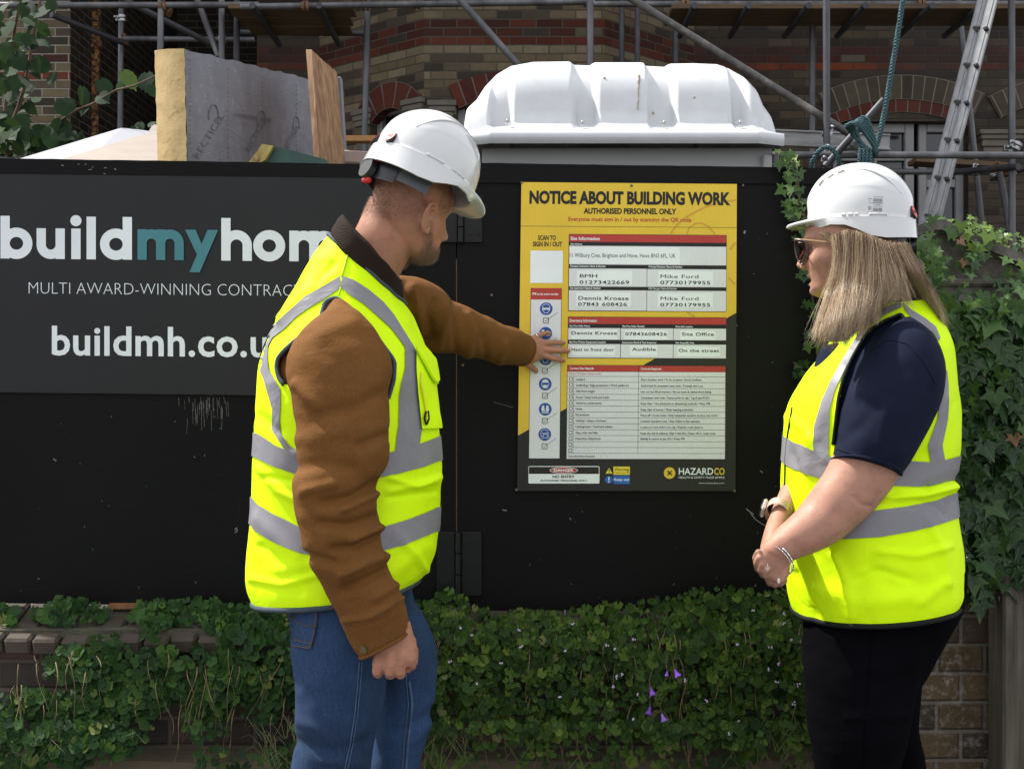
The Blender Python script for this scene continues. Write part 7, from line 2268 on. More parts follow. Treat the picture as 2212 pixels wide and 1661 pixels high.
# ---- hi-vis vest
vg = cut_vest(ves, [arm_hole])
vest = vg.build('hi_vis_vest', M['hivis'], man, True)
g = MB()
ves.strip(g, [(735, 597), (702, 617), (660, 641), (627, 670), (595, 699), (577, 722), (562, 748), (558.5, 775)], [(736, 622), (697, 649), (666, 667), (640, 686), (614, 712), (590, 730), (581, 748), (580, 776)], .0025, 60, 10)
ves.strip(g, [(558.5, 775), (561, 795), (571, 818), (581, 852), (590, 883), (590, 905), (588, 927), (600, 945), (616, 969), (628, 988)], [(580, 776), (582, 795), (594, 818), (607, 839), (607, 878), (605, 909), (608, 935), (624, 960), (640, 972), (650, 980)], .0025, 60, 10)
g.build('back_tape', M['tape'], vest, True)
g = MB()
ves.strip(g, [(737, 622), (757, 639), (785, 657), (811, 680), (843, 709), (861, 732), (874, 751), (874, 795), (866, 826), (861, 857), (860, 917), (856, 943), (853, 975)], [(740, 597), (765, 606), (796, 626), (827, 652), (850, 680), (871, 714), (892, 748), (905, 777), (910, 813), (914, 852), (914, 917), (908, 935), (904, 968)], .0025, 80, 10)
g.build('front_tape', M['tape'], vest, True)
def belt(lf, top, bot):
    """belt heights along x on the near side, mirrored for the far side"""
    def f(tab):
        xs_, ys_ = [q[0] for q in tab], [q[1] for q in tab]
        def h_(u, col_):
            x = col_[len(col_) // 2][0]
            y = np.interp(x, xs_, ys_)
            if math.sin(u) < 0: y -= 30 * abs(math.sin(u))
            return y
        return h_
    g = MB(); ring_band(lf, g, f(top), f(bot), .0028, 6); return g
belt(ves, [(540, 930), (562, 938), (600, 962), (650, 984), (720, 992), (790, 986), (850, 974), (910, 956), (952, 940)], [(540, 980), (565, 992), (600, 1008), (650, 1026), (720, 1036), (800, 1034), (850, 1024), (910, 1008), (952, 992)]).build('belt_tape', M['tape'], vest, True)
belt(ves, [(540, 1064), (570, 1090), (610, 1116), (660, 1140), (740, 1152), (820, 1140), (880, 1122), (950, 1094)], [(540, 1124), (570, 1148), (610, 1172), (660, 1194), (740, 1206), (820, 1192), (880, 1174), (950, 1146)]).build('belt_tape', M['tape'], vest, True)
g = MB()
ves.line(g, arm_hole[-12:] + arm_hole[:9], .0044, .0015, 120)
g.build('arm_binding', M['bind_grey'], vest, True); g = MB()
q = ves.G[-2]; pts = [Vector(v) for v in q] ; pts.append(pts[0]); g.tube(pts, .0055, 8, False)
g.build('hem_binding', M['bind_grey'], vest, True); g = MB()
q = ves.G[1] + ves.Nm[1] * .001; pts = [Vector(v) for v in q]; pts.append(pts[0]); g.tube(pts, .0046, 8, False)
g.build('neck_binding', M['bind_grey'], vest, True)
g = MB(); ves.line(g, [(752, 548), (745, 575), (738, 598)], .0016, .0018, 20); ves.line(g, [(736, 622), (731, 640)], .0014, .0018, 10); g.build('shoulder_seam', simple('hivis_seam', (.40, .60, .01), .7, .1), vest, True)
g = MB()
ves.strip(g, [(893, 752), (893, 800), (897, 850), (905, 925)], [(928, 762), (938, 800), (944, 850), (948, 925)], .008, 20, 8); g.build('chest_pocket', M['hivis'], vest, True)
g = MB()
ves.strip(g, [(888, 756), (906, 790), (922, 820), (930, 828)], [(905, 752), (926, 776), (940, 800), (943, 815)], .016, 20, 8); ves.line(g, [(889, 757), (908, 792), (924, 822), (932, 829)], .003, .013, 20); g.build('pocket_flap', M['hivis'], vest, True)
g = MB(); ves.line(g, [(902, 806), (900, 830), (908, 870), (914, 910)], .0022, .011, 30); g.build('pocket_zip', simple('zip_yellow', (.75, .72, .01), .6, .1), vest, True)
g = MB(); ves.line(g, [(909, 890), (905, 905), (910, 918), (915, 905), (913, 888)], .0022, .013, 30); g.build('cord_loop', M['bind_black'], vest, True)
g = MB()
for (x, y, w, h_) in ((612, 640, 5, 4), (606, 652, 4, 8), (618, 634, 3, 6), (602, 660, 4, 3), (600, 672, 3, 5), (594, 684, 2.5, 3), (610, 628, 3, 3)):
    ves.strip(g, [(x, y), (x + w * .6, y + h_)], [(x + w, y - 1), (x + w * 1.4, y + h_ - 1)], .0022, 3, 3)
g.build('back_print', M['vent_dark'], vest)
# ---- jeans
jn = MB()
Loft([[(600, 1210), (890, 1200), 2.61, .15], [(622, 1290), (885, 1280), 2.61, .15], [(630, 1350), (870, 1340), 2.60, .14], [(640, 1400), (850, 1390), 2.60, .12]], 64, 40).add_to(jn)
l1 = Loft([[(622, 1250), (845, 1240), 2.535, .11], [(629, 1319), (840, 1319), 2.53, .112], [(632, 1391), (838, 1391), 2.525, .11], [(638, 1478), (832, 1470), 2.52, .105], [(641, 1560), (817, 1560), 2.52, .10], [(640, 1600), (810, 1600), 2.52, .098], [(632, 1661), (801, 1661), 2.52, .095], [(640, 1800), (790, 1800), 2.53, .088], [(655, 2050), (775, 2050), 2.55, .078], [(660, 2240), (772, 2240), 2.56, .075]], 80, 200, 2.2, wr=((7, 7, 10), .006, (2, 2, 2)),
          folds=[([(640, 1600), (720, 1625), (790, 1600)], 14, -.006), ([(650, 1560), (700, 1580)], 12, .005), ([(700, 1640), (780, 1650)], 10, .006)])
l1.add_to(jn)
l2 = Loft([[(760, 1240), (888, 1230), 2.70, .10], [(780, 1300), (892, 1284), 2.70, .10], [(800, 1380), (920, 1345), 2.70, .10], [(815, 1440), (941, 1410), 2.70, .098], [(818, 1490), (946, 1460), 2.71, .095], [(808, 1545), (936, 1520), 2.72, .09], [(805, 1590), (926, 1570), 2.725, .088], [(800, 1661), (908, 1661), 2.73, .085], [(790, 1800), (895, 1800), 2.74, .08], [(780, 2000), (875, 2000), 2.75, .072], [(775, 2140), (870, 2140), 2.75, .07]], 80, 200, 2.2, wr=((7, 7, 10), .006, (4, 1, 9)),
          folds=[([(935, 1530), (900, 1560), (850, 1580)], 10, -.006), ([(930, 1560), (890, 1600)], 10, .006), ([(900, 1310), (880, 1360)], 12, -.005)])
l2.add_to(jn)
fuse(jn, 'jeans', M['denim'], man, .004, 2, .5)
g = MB(); l1.line(g, [(776, 1430), (772, 1480), (766, 1540), (755, 1610), (744, 1661), (738, 1750)], .0011, .0012, 60); l1.line(g, [(782, 1430), (778, 1480), (772, 1540), (761, 1610), (750, 1661)], .0010, .001, 60)
g.build('leg_seam', M['denim_stitch'], man, True)
g = MB(); l2.line(g, [(884, 1470), (890, 1520), (886, 1560), (880, 1610), (876, 1661), (872, 1740)], .0030, .0012, 60); l2.line(g, [(876, 1450), (882, 1520), (878, 1560), (872, 1610), (868, 1661)], .0012, .0012, 60); g.build('raised_seam', M['denim_stitch'], man, True)
g = MB()
l1.strip(g, [(633, 1330), (634, 1385), (640, 1394)], [(690, 1310), (684, 1360), (674, 1402)], .004, 24, 10)
g.build('back_pocket', M['denim'], man, True)
g = MB()
for pl in ([(688, 1312), (682, 1362), (673, 1400), (636, 1393)], [(640, 1381), (676, 1389)], [(634, 1330), (652, 1347), (686, 1352)], [(634, 1320), (655, 1325), (690, 1305)]): l1.line(g, pl, .0010, .0045, 30)
g.build('pocket_stitching', M['rust_stitch'], man, True)
g = MB(); shoe(g, P(672, 2303, 2.56) * Vector((1, 1, 0)) if False else Vector((xw(660, 2.56), 2.56, .0)), Vector((xw(660, 2.56) + .28, 2.52, .0))); g.build('boot', M['leather'], man, True)
g = MB(); shoe(g, Vector((xw(790, 2.75), 2.75, 0)), Vector((xw(790, 2.75) + .28, 2.80, 0))); g.build('boot', M['leather'], man, True)
# ================================================================ the woman
DWm = 2.79
wom = empty('person', P(1890, 2200, DWm), 'person with long fair hair in navy polo, yellow hi-vis vest and white helmet, hands clasped', 'person', 'people in hi-vis vests')
wv_ = Loft([[(1850, 668), (2000, 648), 2.79, .115], [(1815, 718), (2024, 695), 2.79, .150], [(1782, 765), (2044, 742), 2.79, .175], [(1745, 815), (2050, 790), 2.79, .198], [(1718, 860), (2054, 845), 2.79, .215], [(1704, 905), (2060, 900), 2.79, .215], [(1698, 958), (2060, 960), 2.79, .215], [(1693, 1020), (2052, 1015), 2.79, .21], [(1691, 1075), (2051, 1060), 2.79, .205], [(1693, 1130), (2056, 1120), 2.79, .205], [(1699, 1200), (2064, 1190), 2.79, .21], [(1703, 1255), (2066, 1245), 2.79, .215], [(1710, 1295), (2064, 1275), 2.79, .215], [(1720, 1327), (2054, 1297), 2.79, .21]], 160, 240, 2.12, wr=((7, 9, 5), .0050, (8, 3, 1)),
          folds=[([(1705, 900), (1740, 930), (1780, 990)], 9, .005), ([(1715, 980), (1750, 1060), (1760, 1120)], 8, -.005), ([(1900, 1190), (1980, 1200), (2050, 1180)], 9, .005), ([(1860, 1250), (1900, 1230), (1960, 1250)], 8, -.005), ([(2000, 1120), (2040, 1200), (2050, 1260)], 9, .005), ([(1800, 1200), (1830, 1260), (1840, 1330)], 9, .005), ([(2060, 1050), (1990, 1068), (1920, 1072)], 9, .010), ([(2070, 1032), (2000, 1052)], 7, -.010), ([(1930, 1064), (1900, 1085)], 7, -.007), ([(1720, 1240), (1740, 1300), (1760, 1330)], 12, -.007), ([(1770, 1270), (1860, 1300), (1960, 1290)], 22, .006), ([(1880, 1220), (1930, 1270), (1990, 1260)], 18, -.004), ([(1750, 950), (1745, 1080)], 14, .006), ([(1830, 760), (1790, 850), (1765, 940)], 16, .005), ([(2040, 860), (2010, 960)], 14, .006), ([(1990, 1300), (2040, 1260)], 12, .005)])
w_hole = [(1948, 677), (1912, 693), (1880, 712), (1858, 744), (1838, 780), (1822, 819), (1812, 857), (1806, 910), (1800, 960), (1880, 1010), (1960, 985), (1982, 939), (2005, 895), (2022, 857), (2030, 812), (2031, 768), (2024, 746), (2010, 732), (1988, 722), (1966, 710), (1954, 693)]
RHw = frame(163, 3, 0)
ohw = P(1824, 545, 2.712) - RHw @ Vector((-.005, .077, -.020)) * HS
bd = MB()
Ww = head(bd, RHw, ohw, False, True)
Loft([[(1800, 560), (1905, 560), 2.79, .055], [(1800, 620), (1915, 620), 2.79, .06], [(1800, 690), (1930, 690), 2.79, .08]], 40, 30).add_to(bd)
Loft([[(1840, 690), (1990, 690), 2.79, .10], [(1780, 790), (2020, 790), 2.79, .14], [(1750, 1000), (2020, 1000), 2.79, .15], [(1750, 1280), (2030, 1280), 2.79, .15], [(1800, 1420), (1990, 1420), 2.79, .12]], 40, 50).add_to(bd)
Loft([[(1775, 1380), (1960, 1380), 2.72, .08], [(1790, 1661), (1915, 1661), 2.70, .07], [(1810, 1900), (1910, 1900), 2.70, .055], [(1815, 2170), (1880, 2170), 2.71, .035]], 30, 50).add_to(bd)
Loft([[(1850, 1400), (1975, 1400), 2.86, .08], [(1890, 1661), (1975, 1661), 2.86, .065], [(1915, 1900), (1990, 1900), 2.87, .05], [(1920, 2110), (1970, 2110), 2.87, .035]], 30, 50).add_to(bd)
arm_w = Loft([[(1850, 800), (1990, 810), 2.66, .06], [(1815, 930), (1970, 960), 2.63, .066], [(1800, 985), (1938, 1032), 2.615, .066], [(1783, 1018), (1922, 1058), 2.61, .064], [(1762, 1048), (1899, 1086), 2.605, .061], [(1726, 1096), (1856, 1130), 2.60, .056], [(1693, 1129), (1806, 1170), 2.59, .05], [(1670, 1152), (1760, 1193), 2.585, .042], [(1655, 1168), (1722, 1206), 2.58, .033], [(1645, 1180), (1703, 1214), 2.58, .028]], 64, 140, 2.15, folds=[([(1845, 1072), (1862, 1090), (1882, 1094)], 4, -.004)])
arm_w.add_to(bd)
Loft([[(1651, 1172), (1712, 1208), 2.58, .028], [(1643, 1188), (1704, 1222), 2.58, .024], [(1640, 1204), (1699, 1234), 2.58, .021], [(1643, 1220), (1692, 1244), 2.58, .018], [(1650, 1234), (1684, 1252), 2.58, .015], [(1658, 1244), (1674, 1254), 2.583, .009]], 40, 40, 2.5).add_to(bd)
pw = 2.59 / K
# her left hand's fingers close round the right hand
finger(bd, [(1638, 1192, 2.57), (1632, 1204, 2.582), (1634, 1216, 2.605), (1644, 1222, 2.62)], [7.2 * pw, 7.4 * pw, 7 * pw, 6 * pw])
finger(bd, [(1640, 1204, 2.562), (1634, 1216, 2.572), (1637, 1229, 2.60), (1648, 1234, 2.615)], [7.0 * pw, 7.2 * pw, 7 * pw, 6 * pw])
finger(bd, [(1646, 1218, 2.56), (1642, 1230, 2.568), (1647, 1241, 2.595), (1657, 1245, 2.612)], [6.8 * pw, 7.0 * pw, 6.6 * pw, 5.8 * pw])
finger(bd, [(1656, 1232, 2.56), (1654, 1242, 2.565), (1658, 1252, 2.588), (1667, 1254, 2.605)], [6.5 * pw, 6.6 * pw, 6.0 * pw, 5.4 * pw])
finger(bd, [(1697, 1222, 2.57), (1697, 1238, 2.566), (1692, 1250, 2.565), (1683, 1255, 2.566)], [9.5 * pw, 8.5 * pw, 7.4 * pw, 6 * pw])
# the right arm crosses behind, its hand inside the left
Loft([[(1760, 900), (1830, 900), 2.93, .05], [(1700, 1020), (1760, 1030), 2.84, .045], [(1683, 1062), (1735, 1075), 2.79, .04], [(1668, 1098), (1713, 1112), 2.74, .034], [(1655, 1135), (1697, 1150), 2.69, .028], [(1647, 1165), (1690, 1182), 2.65, .026], [(1642, 1195), (1694, 1212), 2.63, .026], [(1648, 1230), (1696, 1240), 2.62, .022]], 40, 80).add_to(bd)
for k, (x, y) in enumerate(((1662, 1258), (1673, 1262), (1684, 1260), (1692, 1254))):
    finger(bd, [(x - 4, y - 30, 2.615), (x, y - 10, 2.605), (x + 1, y + 1, 2.598), (x + 3, y - 2, 2.58)], [8 * pw, 8 * pw, 7.6 * pw, 6.4 * pw])
wbody = fuse(bd, 'body', M['skin_woman'], wom, .0026, 3, .5)
M['nail_w'] = simple('pale_nail', (.68, .58, .54), .2, .05, 60)
g = MB()
for (x, y, d, sx, sz) in ((1682, 1254, 2.5595, 3.4, 6.2), (1646, 1235, 2.595, 2.6, 4.0), (1656, 1250, 2.590, 2.6, 3.6)): g.ball(P(x, y, d), (sx * pw, .003, sz * pw), 12, 8)
g.build('fingernails', M['nail_w'], wom, True)
for sd in (-1, 1):
    g = MB(); g.ball(Ww(.0575, sd * .030, .001), .0105, 16, 12); e_ = g.build('eye', M['eye'], wom, True)
    g = MB(); g.ball(Ww(.0640, sd * .030, .001), .0048, 12, 8); g.build('iris', M['vent_dark'], e_, True)
g = MB()
M['lip'] = simple('lip', (.42, .17, .14), .4, .1, 60)
hel_w = helmet(wom, frame(163, -1, -1), P(1856, 479, 2.79), 1, True)
# polo shirt
sh = MB()
Loft([[(1856, 676), (1996, 660), 2.79, .10], [(1824, 728), (2004, 706), 2.79, .15], [(1792, 775), (2020, 752), 2.79, .18], [(1756, 825), (2024, 800), 2.79, .195], [(1720, 905), (2038, 905), 2.79, .20], [(1714, 1020), (2028, 1015), 2.79, .19], [(1716, 1200), (2038, 1190), 2.79, .19]], 64, 80).add_to(sh)
Loft([[(1778, 745), (1850, 735), 2.79, .05], [(1762, 785), (1860, 775), 2.79, .06], [(1752, 825), (1850, 820), 2.79, .05]], 30, 20).add_to(sh)
ws_ = Loft([[(1938, 690), (1962, 690), 2.69, .03], [(1892, 735), (2005, 733), 2.675, .08], [(1856, 785), (2032, 783), 2.655, .102], [(1828, 840), (2034, 845), 2.64, .11], [(1810, 895), (2012, 905), 2.63, .108], [(1803, 942), (1984, 958), 2.622, .10], [(1799, 985), (1940, 1026), 2.615, .088], [(1798, 992), (1935, 1034), 2.613, .086]], 96, 130, 2.2, wr=((8, 8, 9), .004, (6, 1, 2)), folds=[([(1815, 950), (1860, 920), (1890, 880)], 16, -.004), ([(1960, 960), (1990, 900), (2010, 850)], 16, -.005), ([(1900, 960), (1915, 880)], 10, .003)])
ws_.add_to(sh)
shirt = fuse(sh, 'polo_shirt', M['navy'], wom, .0034, 3, .5)
g = MB(); ws_.line(g, [(1804, 968), (1850, 982), (1900, 1000), (1942, 1012)], .0012, .001, 30); ws_.line(g, [(1878, 760), (1918, 734), (1960, 742), (2000, 790), (2020, 830)], .0008, .0006, 40); g.build('sleeve_seam', M['navy'], wom, True); g = MB()
q = ws_.G[-2]; pts = [Vector(v) for v in q]; pts.append(pts[0]); g.tube(pts, .0030, 8, False)
g.build('sleeve_hem', M['navy'], wom, True)
# vest
vg = cut_vest(wv_, [w_hole]); wvest = vg.build('hi_vis_vest', M['hivis'], wom, True)
g = MB(); wv_.strip(g, [(1945, 652), (1900, 670), (1874, 697), (1848, 733), (1822, 776), (1796, 822), (1777, 864), (1760, 920), (1757, 958), (1760, 985)], [(1948, 664), (1912, 681), (1882, 703), (1867, 724), (1842, 766), (1822, 806), (1804, 844), (1793, 885), (1791, 940), (1790, 1000)], .0025, 80, 10); g.build('front_tape', M['tape'], wvest, True)
g = MB(); wv_.strip(g, [(1950, 654), (1970, 671), (1998, 688), (2020, 706), (2030, 730)], [(1955, 672), (1973, 692), (1996, 706), (2016, 720), (2026, 738)], .0025, 40, 8)
wv_.strip(g, [(2036, 800), (2033, 830), (2030, 864), (2024, 905), (2004, 961), (2010, 1003)], [(2044, 800), (2047, 830), (2048, 864), (2046, 905), (2034, 961), (2041, 1000)], .0025, 50, 8); g.build('back_tape', M['tape'], wvest, True)
belt(wv_, [(1690, 942), (1704, 948), (1730, 960), (1760, 974), (1800, 988), (1870, 996), (1950, 994), (2020, 998), (2078, 982)], [(1690, 1000), (1710, 1008), (1740, 1022), (1780, 1034), (1850, 1046), (1930, 1048), (2020, 1051), (2068, 1038)]).build('belt_tape', M['tape'], wvest, True)
belt(wv_, [(1685, 1096), (1700, 1102), (1760, 1114), (1820, 1112), (1880, 1104), (1964, 1093), (2027, 1080), (2072, 1062)], [(1685, 1136), (1710, 1146), (1760, 1160), (1815, 1164), (1902, 1159), (1980, 1145), (2058, 1124), (2078, 1114)]).build('belt_tape', M['tape'], wvest, True)
g = MB(); wv_.line(g, w_hole[-11:] + w_hole[:9], .0036, .0015, 130); g.build('arm_binding', M['bind_black'], wvest, True); g = MB()
q = wv_.G[-2]; pts = [Vector(v) for v in q]; pts.append(pts[0]); g.tube(pts, .0062, 8, False); g.build('hem_binding', M['bind_black'], wvest, True); g = MB()
wv_.line(g, [(1712, 880), (1702, 940), (1697, 1000), (1696, 1060), (1699, 1130)], .0022, .0012, 40)
g.build('front_binding', M['bind_black'], wvest, True)
# trousers
tr_ = MB()
Loft([[(1735, 1230), (2078, 1220), 2.79, .17], [(1742, 1300), (2072, 1290), 2.79, .175], [(1741, 1352), (2054, 1340), 2.79, .17], [(1740, 1400), (2026, 1395), 2.785, .16], [(1742, 1450), (1992, 1455), 2.78, .14], [(1760, 1490), (1975, 1480), 2.78, .10]], 64, 60).add_to(tr_)
wl1 = Loft([[(1741, 1350), (2040, 1345), 2.745, .13], [(1740, 1420), (2004, 1425), 2.73, .13], [(1743, 1506), (1972, 1500), 2.715, .118], [(1750, 1576), (1957, 1576), 2.71, .11], [(1763, 1661), (1939, 1661), 2.71, .10], [(1785, 1800), (1930, 1800), 2.71, .088], [(1800, 2000), (1915, 2000), 2.71, .07], [(1812, 2170), (1895, 2170), 2.715, .052]], 80, 160, 2.2, wr=((7, 7, 12), .005, (1, 9, 2)), folds=[([(1960, 1545), (1900, 1552), (1830, 1550)], 8, .004), ([(1850, 1450), (1900, 1440)], 10, .003), ([(1900, 1480), (1960, 1460)], 10, -.004)])
wl1.add_to(tr_)
wl2 = Loft([[(1860, 1400), (1990, 1420), 2.85, .10], [(1865, 1480), (1984, 1480), 2.86, .10], [(1880, 1585), (1979, 1585), 2.86, .09], [(1893, 1625), (1991, 1625), 2.86, .09], [(1898, 1661), (1995, 1661), 2.865, .09], [(1905, 1800), (1998, 1800), 2.87, .08], [(1912, 2000), (1990, 2000), 2.87, .065], [(1918, 2110), (1980, 2110), 2.87, .05]], 64, 130, 2.2, wr=((7, 7, 10), .005))
wl2.add_to(tr_)
fuse(tr_, 'trousers', M['black_denim'], wom, .004, 2, .5)
g = MB(); wl1.line(g, [(1885, 1370), (1880, 1420), (1874, 1500), (1868, 1580), (1864, 1661)], .0012, .001, 50); g.build('side_seam', M['black_denim'], wom, True)
for (x, d) in ((1835, 2.715), (1935, 2.87)):
    g = MB(); shoe(g, Vector((xw(x + 40, d), d, 0)), Vector((xw(x + 40, d) - .25, d + .03, 0)), .042, .075); g.build('shoe', M['leather'], wom, True)
# glasses
M['tan_frame'] = simple('tan_frame', (.30, .18, .09), .3, .15, 40); M['tortoise'] = simple('tortoiseshell', (.035, .014, .010), .25, .6, 60)
t = NT('tinted_lens'); tb = t.n('BsdfTransparent'); tb.inputs[0].default_value = (.42, .33, .29, 1); t.fin((.01, .01, .01, 1), .06)
fr_ = t.n('LayerWeight'); fr_.inputs[0].default_value = .25; mx = t.n('MixShader'); t.set(mx.inputs[0], t.math('ADD', t.math('MULTIPLY', fr_.outputs[0], .5), .08)); t.t.links.new(tb.outputs[0], mx.inputs[1]); t.t.links.new(t.b.outputs[0], mx.inputs[2]); t.t.links.new(mx.outputs[0], t.o.inputs[0]); M['lens'] = t.m
gl = MB()
TL = P(1719, 517, 2.735); TR = P(1788, 524, 2.703)
q = []
for u in np.linspace(0, 1, 12): q.append(TL.lerp(TR, u) + Vector((0, -.004 * math.sin(u * PI), 0)))
gl.tube(q, .0026, 8, True, 1.0); glasses = gl.build('glasses', M['tan_frame'], wom, True)
lens_px = [(1718, 517, 2.738), (1727, 518, 2.728), (1736, 520, 2.720), (1741, 525, 2.716), (1742.5, 538, 2.716), (1740, 551, 2.718), (1736, 561, 2.722), (1728, 565.5, 2.730), (1722, 558, 2.737), (1718.5, 545, 2.741), (1717, 530, 2.742)]
lp = [P(*v) for v in lens_px]
g = MB(); g.tube(lp + [lp[0]], .0022, 8, False); g.build('lens_rim', M['tortoise'], glasses, True)
g = MB(); cl2 = sum(lp, Vector()) / len(lp); g.add(lp + [cl2 + Vector((-.002, .0, 0))], [(i, (i + 1) % len(lp), len(lp)) for i in range(len(lp))]); g.build('lens', M['lens'], glasses)
off3 = RHw @ Vector((.0, -.066, 0))
g = MB(); g.tube([p + off3 for p in lp] + [lp[0] + off3], .0022, 8, False); g.tube([lp[0] + off3 * .12, lp[0] + off3 * .5 + RHw @ Vector((.004, 0, .001)), lp[0] + off3 * .9], .002, 8); g.build('lens_rim', M['tortoise'], glasses, True)
g = MB(); g.add([p + off3 for p in lp] + [cl2 + off3], [(i, (i + 1) % len(lp), len(lp)) for i in range(len(lp))]); g.build('lens', M['lens'], glasses)
# watch on the far wrist
wa, wb_ = P(1691, 1080, 2.755), P(1668, 1142, 2.685)
ax = (wb_ - wa).normalized(); c0 = P(1680, 1105, 2.725); e = Vector((-1, 0, 0)); e = (e - ax * e.dot(ax)).normalized(); w_ = ax.cross(e)
g = MB(); A = []
for k in (-.011, -.010, .010, .011):
    rr_ = 1.0 if abs(k) < .0105 else .97
    A.append([tuple(c0 + ax * k + (e * math.cos(a) * .0265 + w_ * math.sin(a) * .0345) * rr_) for a in np.linspace(0, 2 * PI, 48, endpoint=False)])
g.grid(A, True); wat = g.build('watch', simple('beige_strap', (.42, .30, .24), .5, .08, 30), wom, True, 40)
g = MB(); R = Matrix((ax, w_, e)).transposed(); g.box(c0 + e * .031, (.036, .032, .009), R, .004); g.build('watch_case', simple('pale_case', (.62, .60, .58), .25, .05, 30, metal=.6), wat)
g = MB(); g.box(c0 + e * .0362, (.030, .027, .002), R, .001); g.build('watch_face', M['black_plastic'], wat)
# bracelets
bc = P(1681, 1201, 2.578); ax = ((P(1650, 1235, 2.57) - P(1765, 1150, 2.59)).normalized() + Vector((0, -.42, 0))).normalized()
e = Vector((.65, 0, .75)); e = (e - ax * e.dot(ax)).normalized(); w_ = ax.cross(e)
def loop(k, ra, rb): return [bc + ax * k + e * ra * math.cos(a) + w_ * rb * math.sin(a) for a in np.linspace(0, 2 * PI, 61)]
for (k, nm) in ((.0, 'bracelet'), (.0065, 'beaded_bracelet')):
    pts = loop(k, .0385, .0385)
    pts = [p + Vector((0, 0, -.004)) for p in pts]
    g = MB()
    if nm == 'bracelet':
        for i in range(0, 60, 3):
            g.tube([pts[i], pts[i + 1], pts[min(i + 3, 60)]], .0017, 8)
    else:
        g.tube(pts, .0007, 6, False)
        for i in range(0, 60, 1): g.ball(pts[i], .0015 if i % 2 else .0011, 8, 6)
    g.build(nm, M['silver'], wom, True)
g = MB(); c = P(1663, 1251 - 19, 2.535); c = P(1658, 1227, 2.536)
hpts = []
for a in np.linspace(0, 2 * PI, 30, endpoint=False):
    hx = 16 * math.sin(a)**3; hy = 13 * math.cos(a) - 5 * math.cos(2 * a) - 2 * math.cos(3 * a) - math.cos(4 * a); hpts.append(c + Vector((hx, 0, hy)) * .00033)
g.prism(hpts, (0, .0012, 0)); g.tube([c + Vector((.0, .0, .0045)), c + Vector((.001, .003, .009))], .0007, 6); g.build('heart_charm', simple('rose_gold', (.72, .56, .46), .25, .05, 40, metal=.9), wom)
g = MB(); c = Ww(.0, .079, -.048); g.tube([c + RHw @ Vector((.006 * math.cos(a), 0, .007 * math.sin(a))) for a in np.linspace(0, 2 * PI, 20)], .0007, 6, False); g.build('earring', M['silver'], wom, True)
# ---- hair
M['hair_base'] = simple('hair_base', (.11, .068, .04), .6, .3, 40, stretch=(6, 6, .6))
M['hair_w'] = hair_mat('fair_hair', [(.0, (.10, .058, .03)), (.28, (.20, .12, .065)), (.52, (.33, .22, .125)), (.78, (.50, .37, .22)), (1.0, (.64, .51, .34))], .38)
hA = Loft([[(1802, 495), (1957, 510), 2.785, .105], [(1813, 545), (1966, 556), 2.78, .115], [(1812, 590), (1986, 596), 2.775, .125], [(1797, 635), (2006, 635), 2.77, .135], [(1800, 665), (1995, 660), 2.77, .12]], 80, 80, 2.1)
hB = Loft([[(1806, 590), (1935, 600), 2.69, .05], [(1795, 650), (1915, 655), 2.67, .05], [(1778, 690), (1885, 692), 2.635, .05], [(1766, 722), (1852, 724), 2.615, .042], [(1770, 742), (1830, 742), 2.61, .025], [(1785, 750), (1812, 750), 2.61, .008]], 64, 80, 2.1)
hC = Loft([[(1925, 560), (1985, 580), 2.79, .09], [(1945, 610), (2006, 615), 2.77, .10], [(1968, 648), (2025, 650), 2.76, .10], [(1992, 680), (2038, 680), 2.755, .09], [(2010, 702), (2042, 700), 2.755, .07], [(2024, 714), (2038, 712), 2.755, .03]], 64, 80, 2.1)
hb = MB()
hD = Loft([[(1740, 488), (1968, 505), 2.785, .115], [(1750, 545), (1985, 556), 2.78, .125], [(1755, 590), (2010, 596), 2.775, .130], [(1745, 635), (2030, 635), 2.77, .135], [(1745, 668), (2020, 664), 2.77, .13]], 80, 80, 2.6)
hA.add_to(hb, -.022)
Loft([[(1800, 630), (1925, 640), 2.70, .02], [(1786, 670), (1895, 675), 2.66, .022], [(1776, 705), (1862, 706), 2.64, .02], [(1778, 735), (1830, 735), 2.63, .012]], 40, 30).add_to(hb)
Loft([[(1940, 560), (1978, 590), 2.80, .06], [(1958, 625), (2004, 630), 2.79, .05], [(1990, 670), (2026, 670), 2.78, .04], [(2014, 700), (2034, 700), 2.775, .02]], 40, 30).add_to(hb)
hbase = fuse(hb, 'hair', M['hair_base'], wom, .004, 3, .6)
M['hair_light'] = hair_mat('fair_hair_streak', [(.0, (.22, .145, .08)), (.4, (.46, .34, .20)), (1.0, (.72, .60, .42))], .36); M['hair_dark'] = hair_mat('brown_hair_streak', [(.0, (.06, .034, .02)), (.5, (.14, .085, .05)), (1.0, (.27, .18, .11))], .4)
rs = np.random.RandomState(5); L_ = []; LL_ = []; LD_ = []; NP = 14
def bez(p, t): 
    p0, p1, p2, p3 = [np.array(v, float) for v in p]
    return (1 - t)**3 * p0 + 3 * (1 - t)**2 * t * p1 + 3 * (1 - t) * t * t * p2 + t**3 * p3
fr0 = [(1797, 512), (1830, 500), (1870, 508), (1905, 523)]; fr1 = [(1813, 560), (1835, 570), (1875, 575), (1915, 580)]; fr2 = [(1785, 640), (1820, 660), (1858, 655), (1905, 640)]; fr3 = [(1752, 738), (1795, 755), (1838, 742), (1898, 690)]
bk0 = [(1905, 523), (1925, 528), (1945, 530), (1960, 528)]; bk1 = [(1920, 570), (1945, 575), (1970, 578), (1985, 575)]; bk2 = [(1935, 620), (1965, 630), (1998, 635), (2022, 632)]; bk3 = [(1972, 690), (2000, 704), (2028, 716), (2046, 712)]
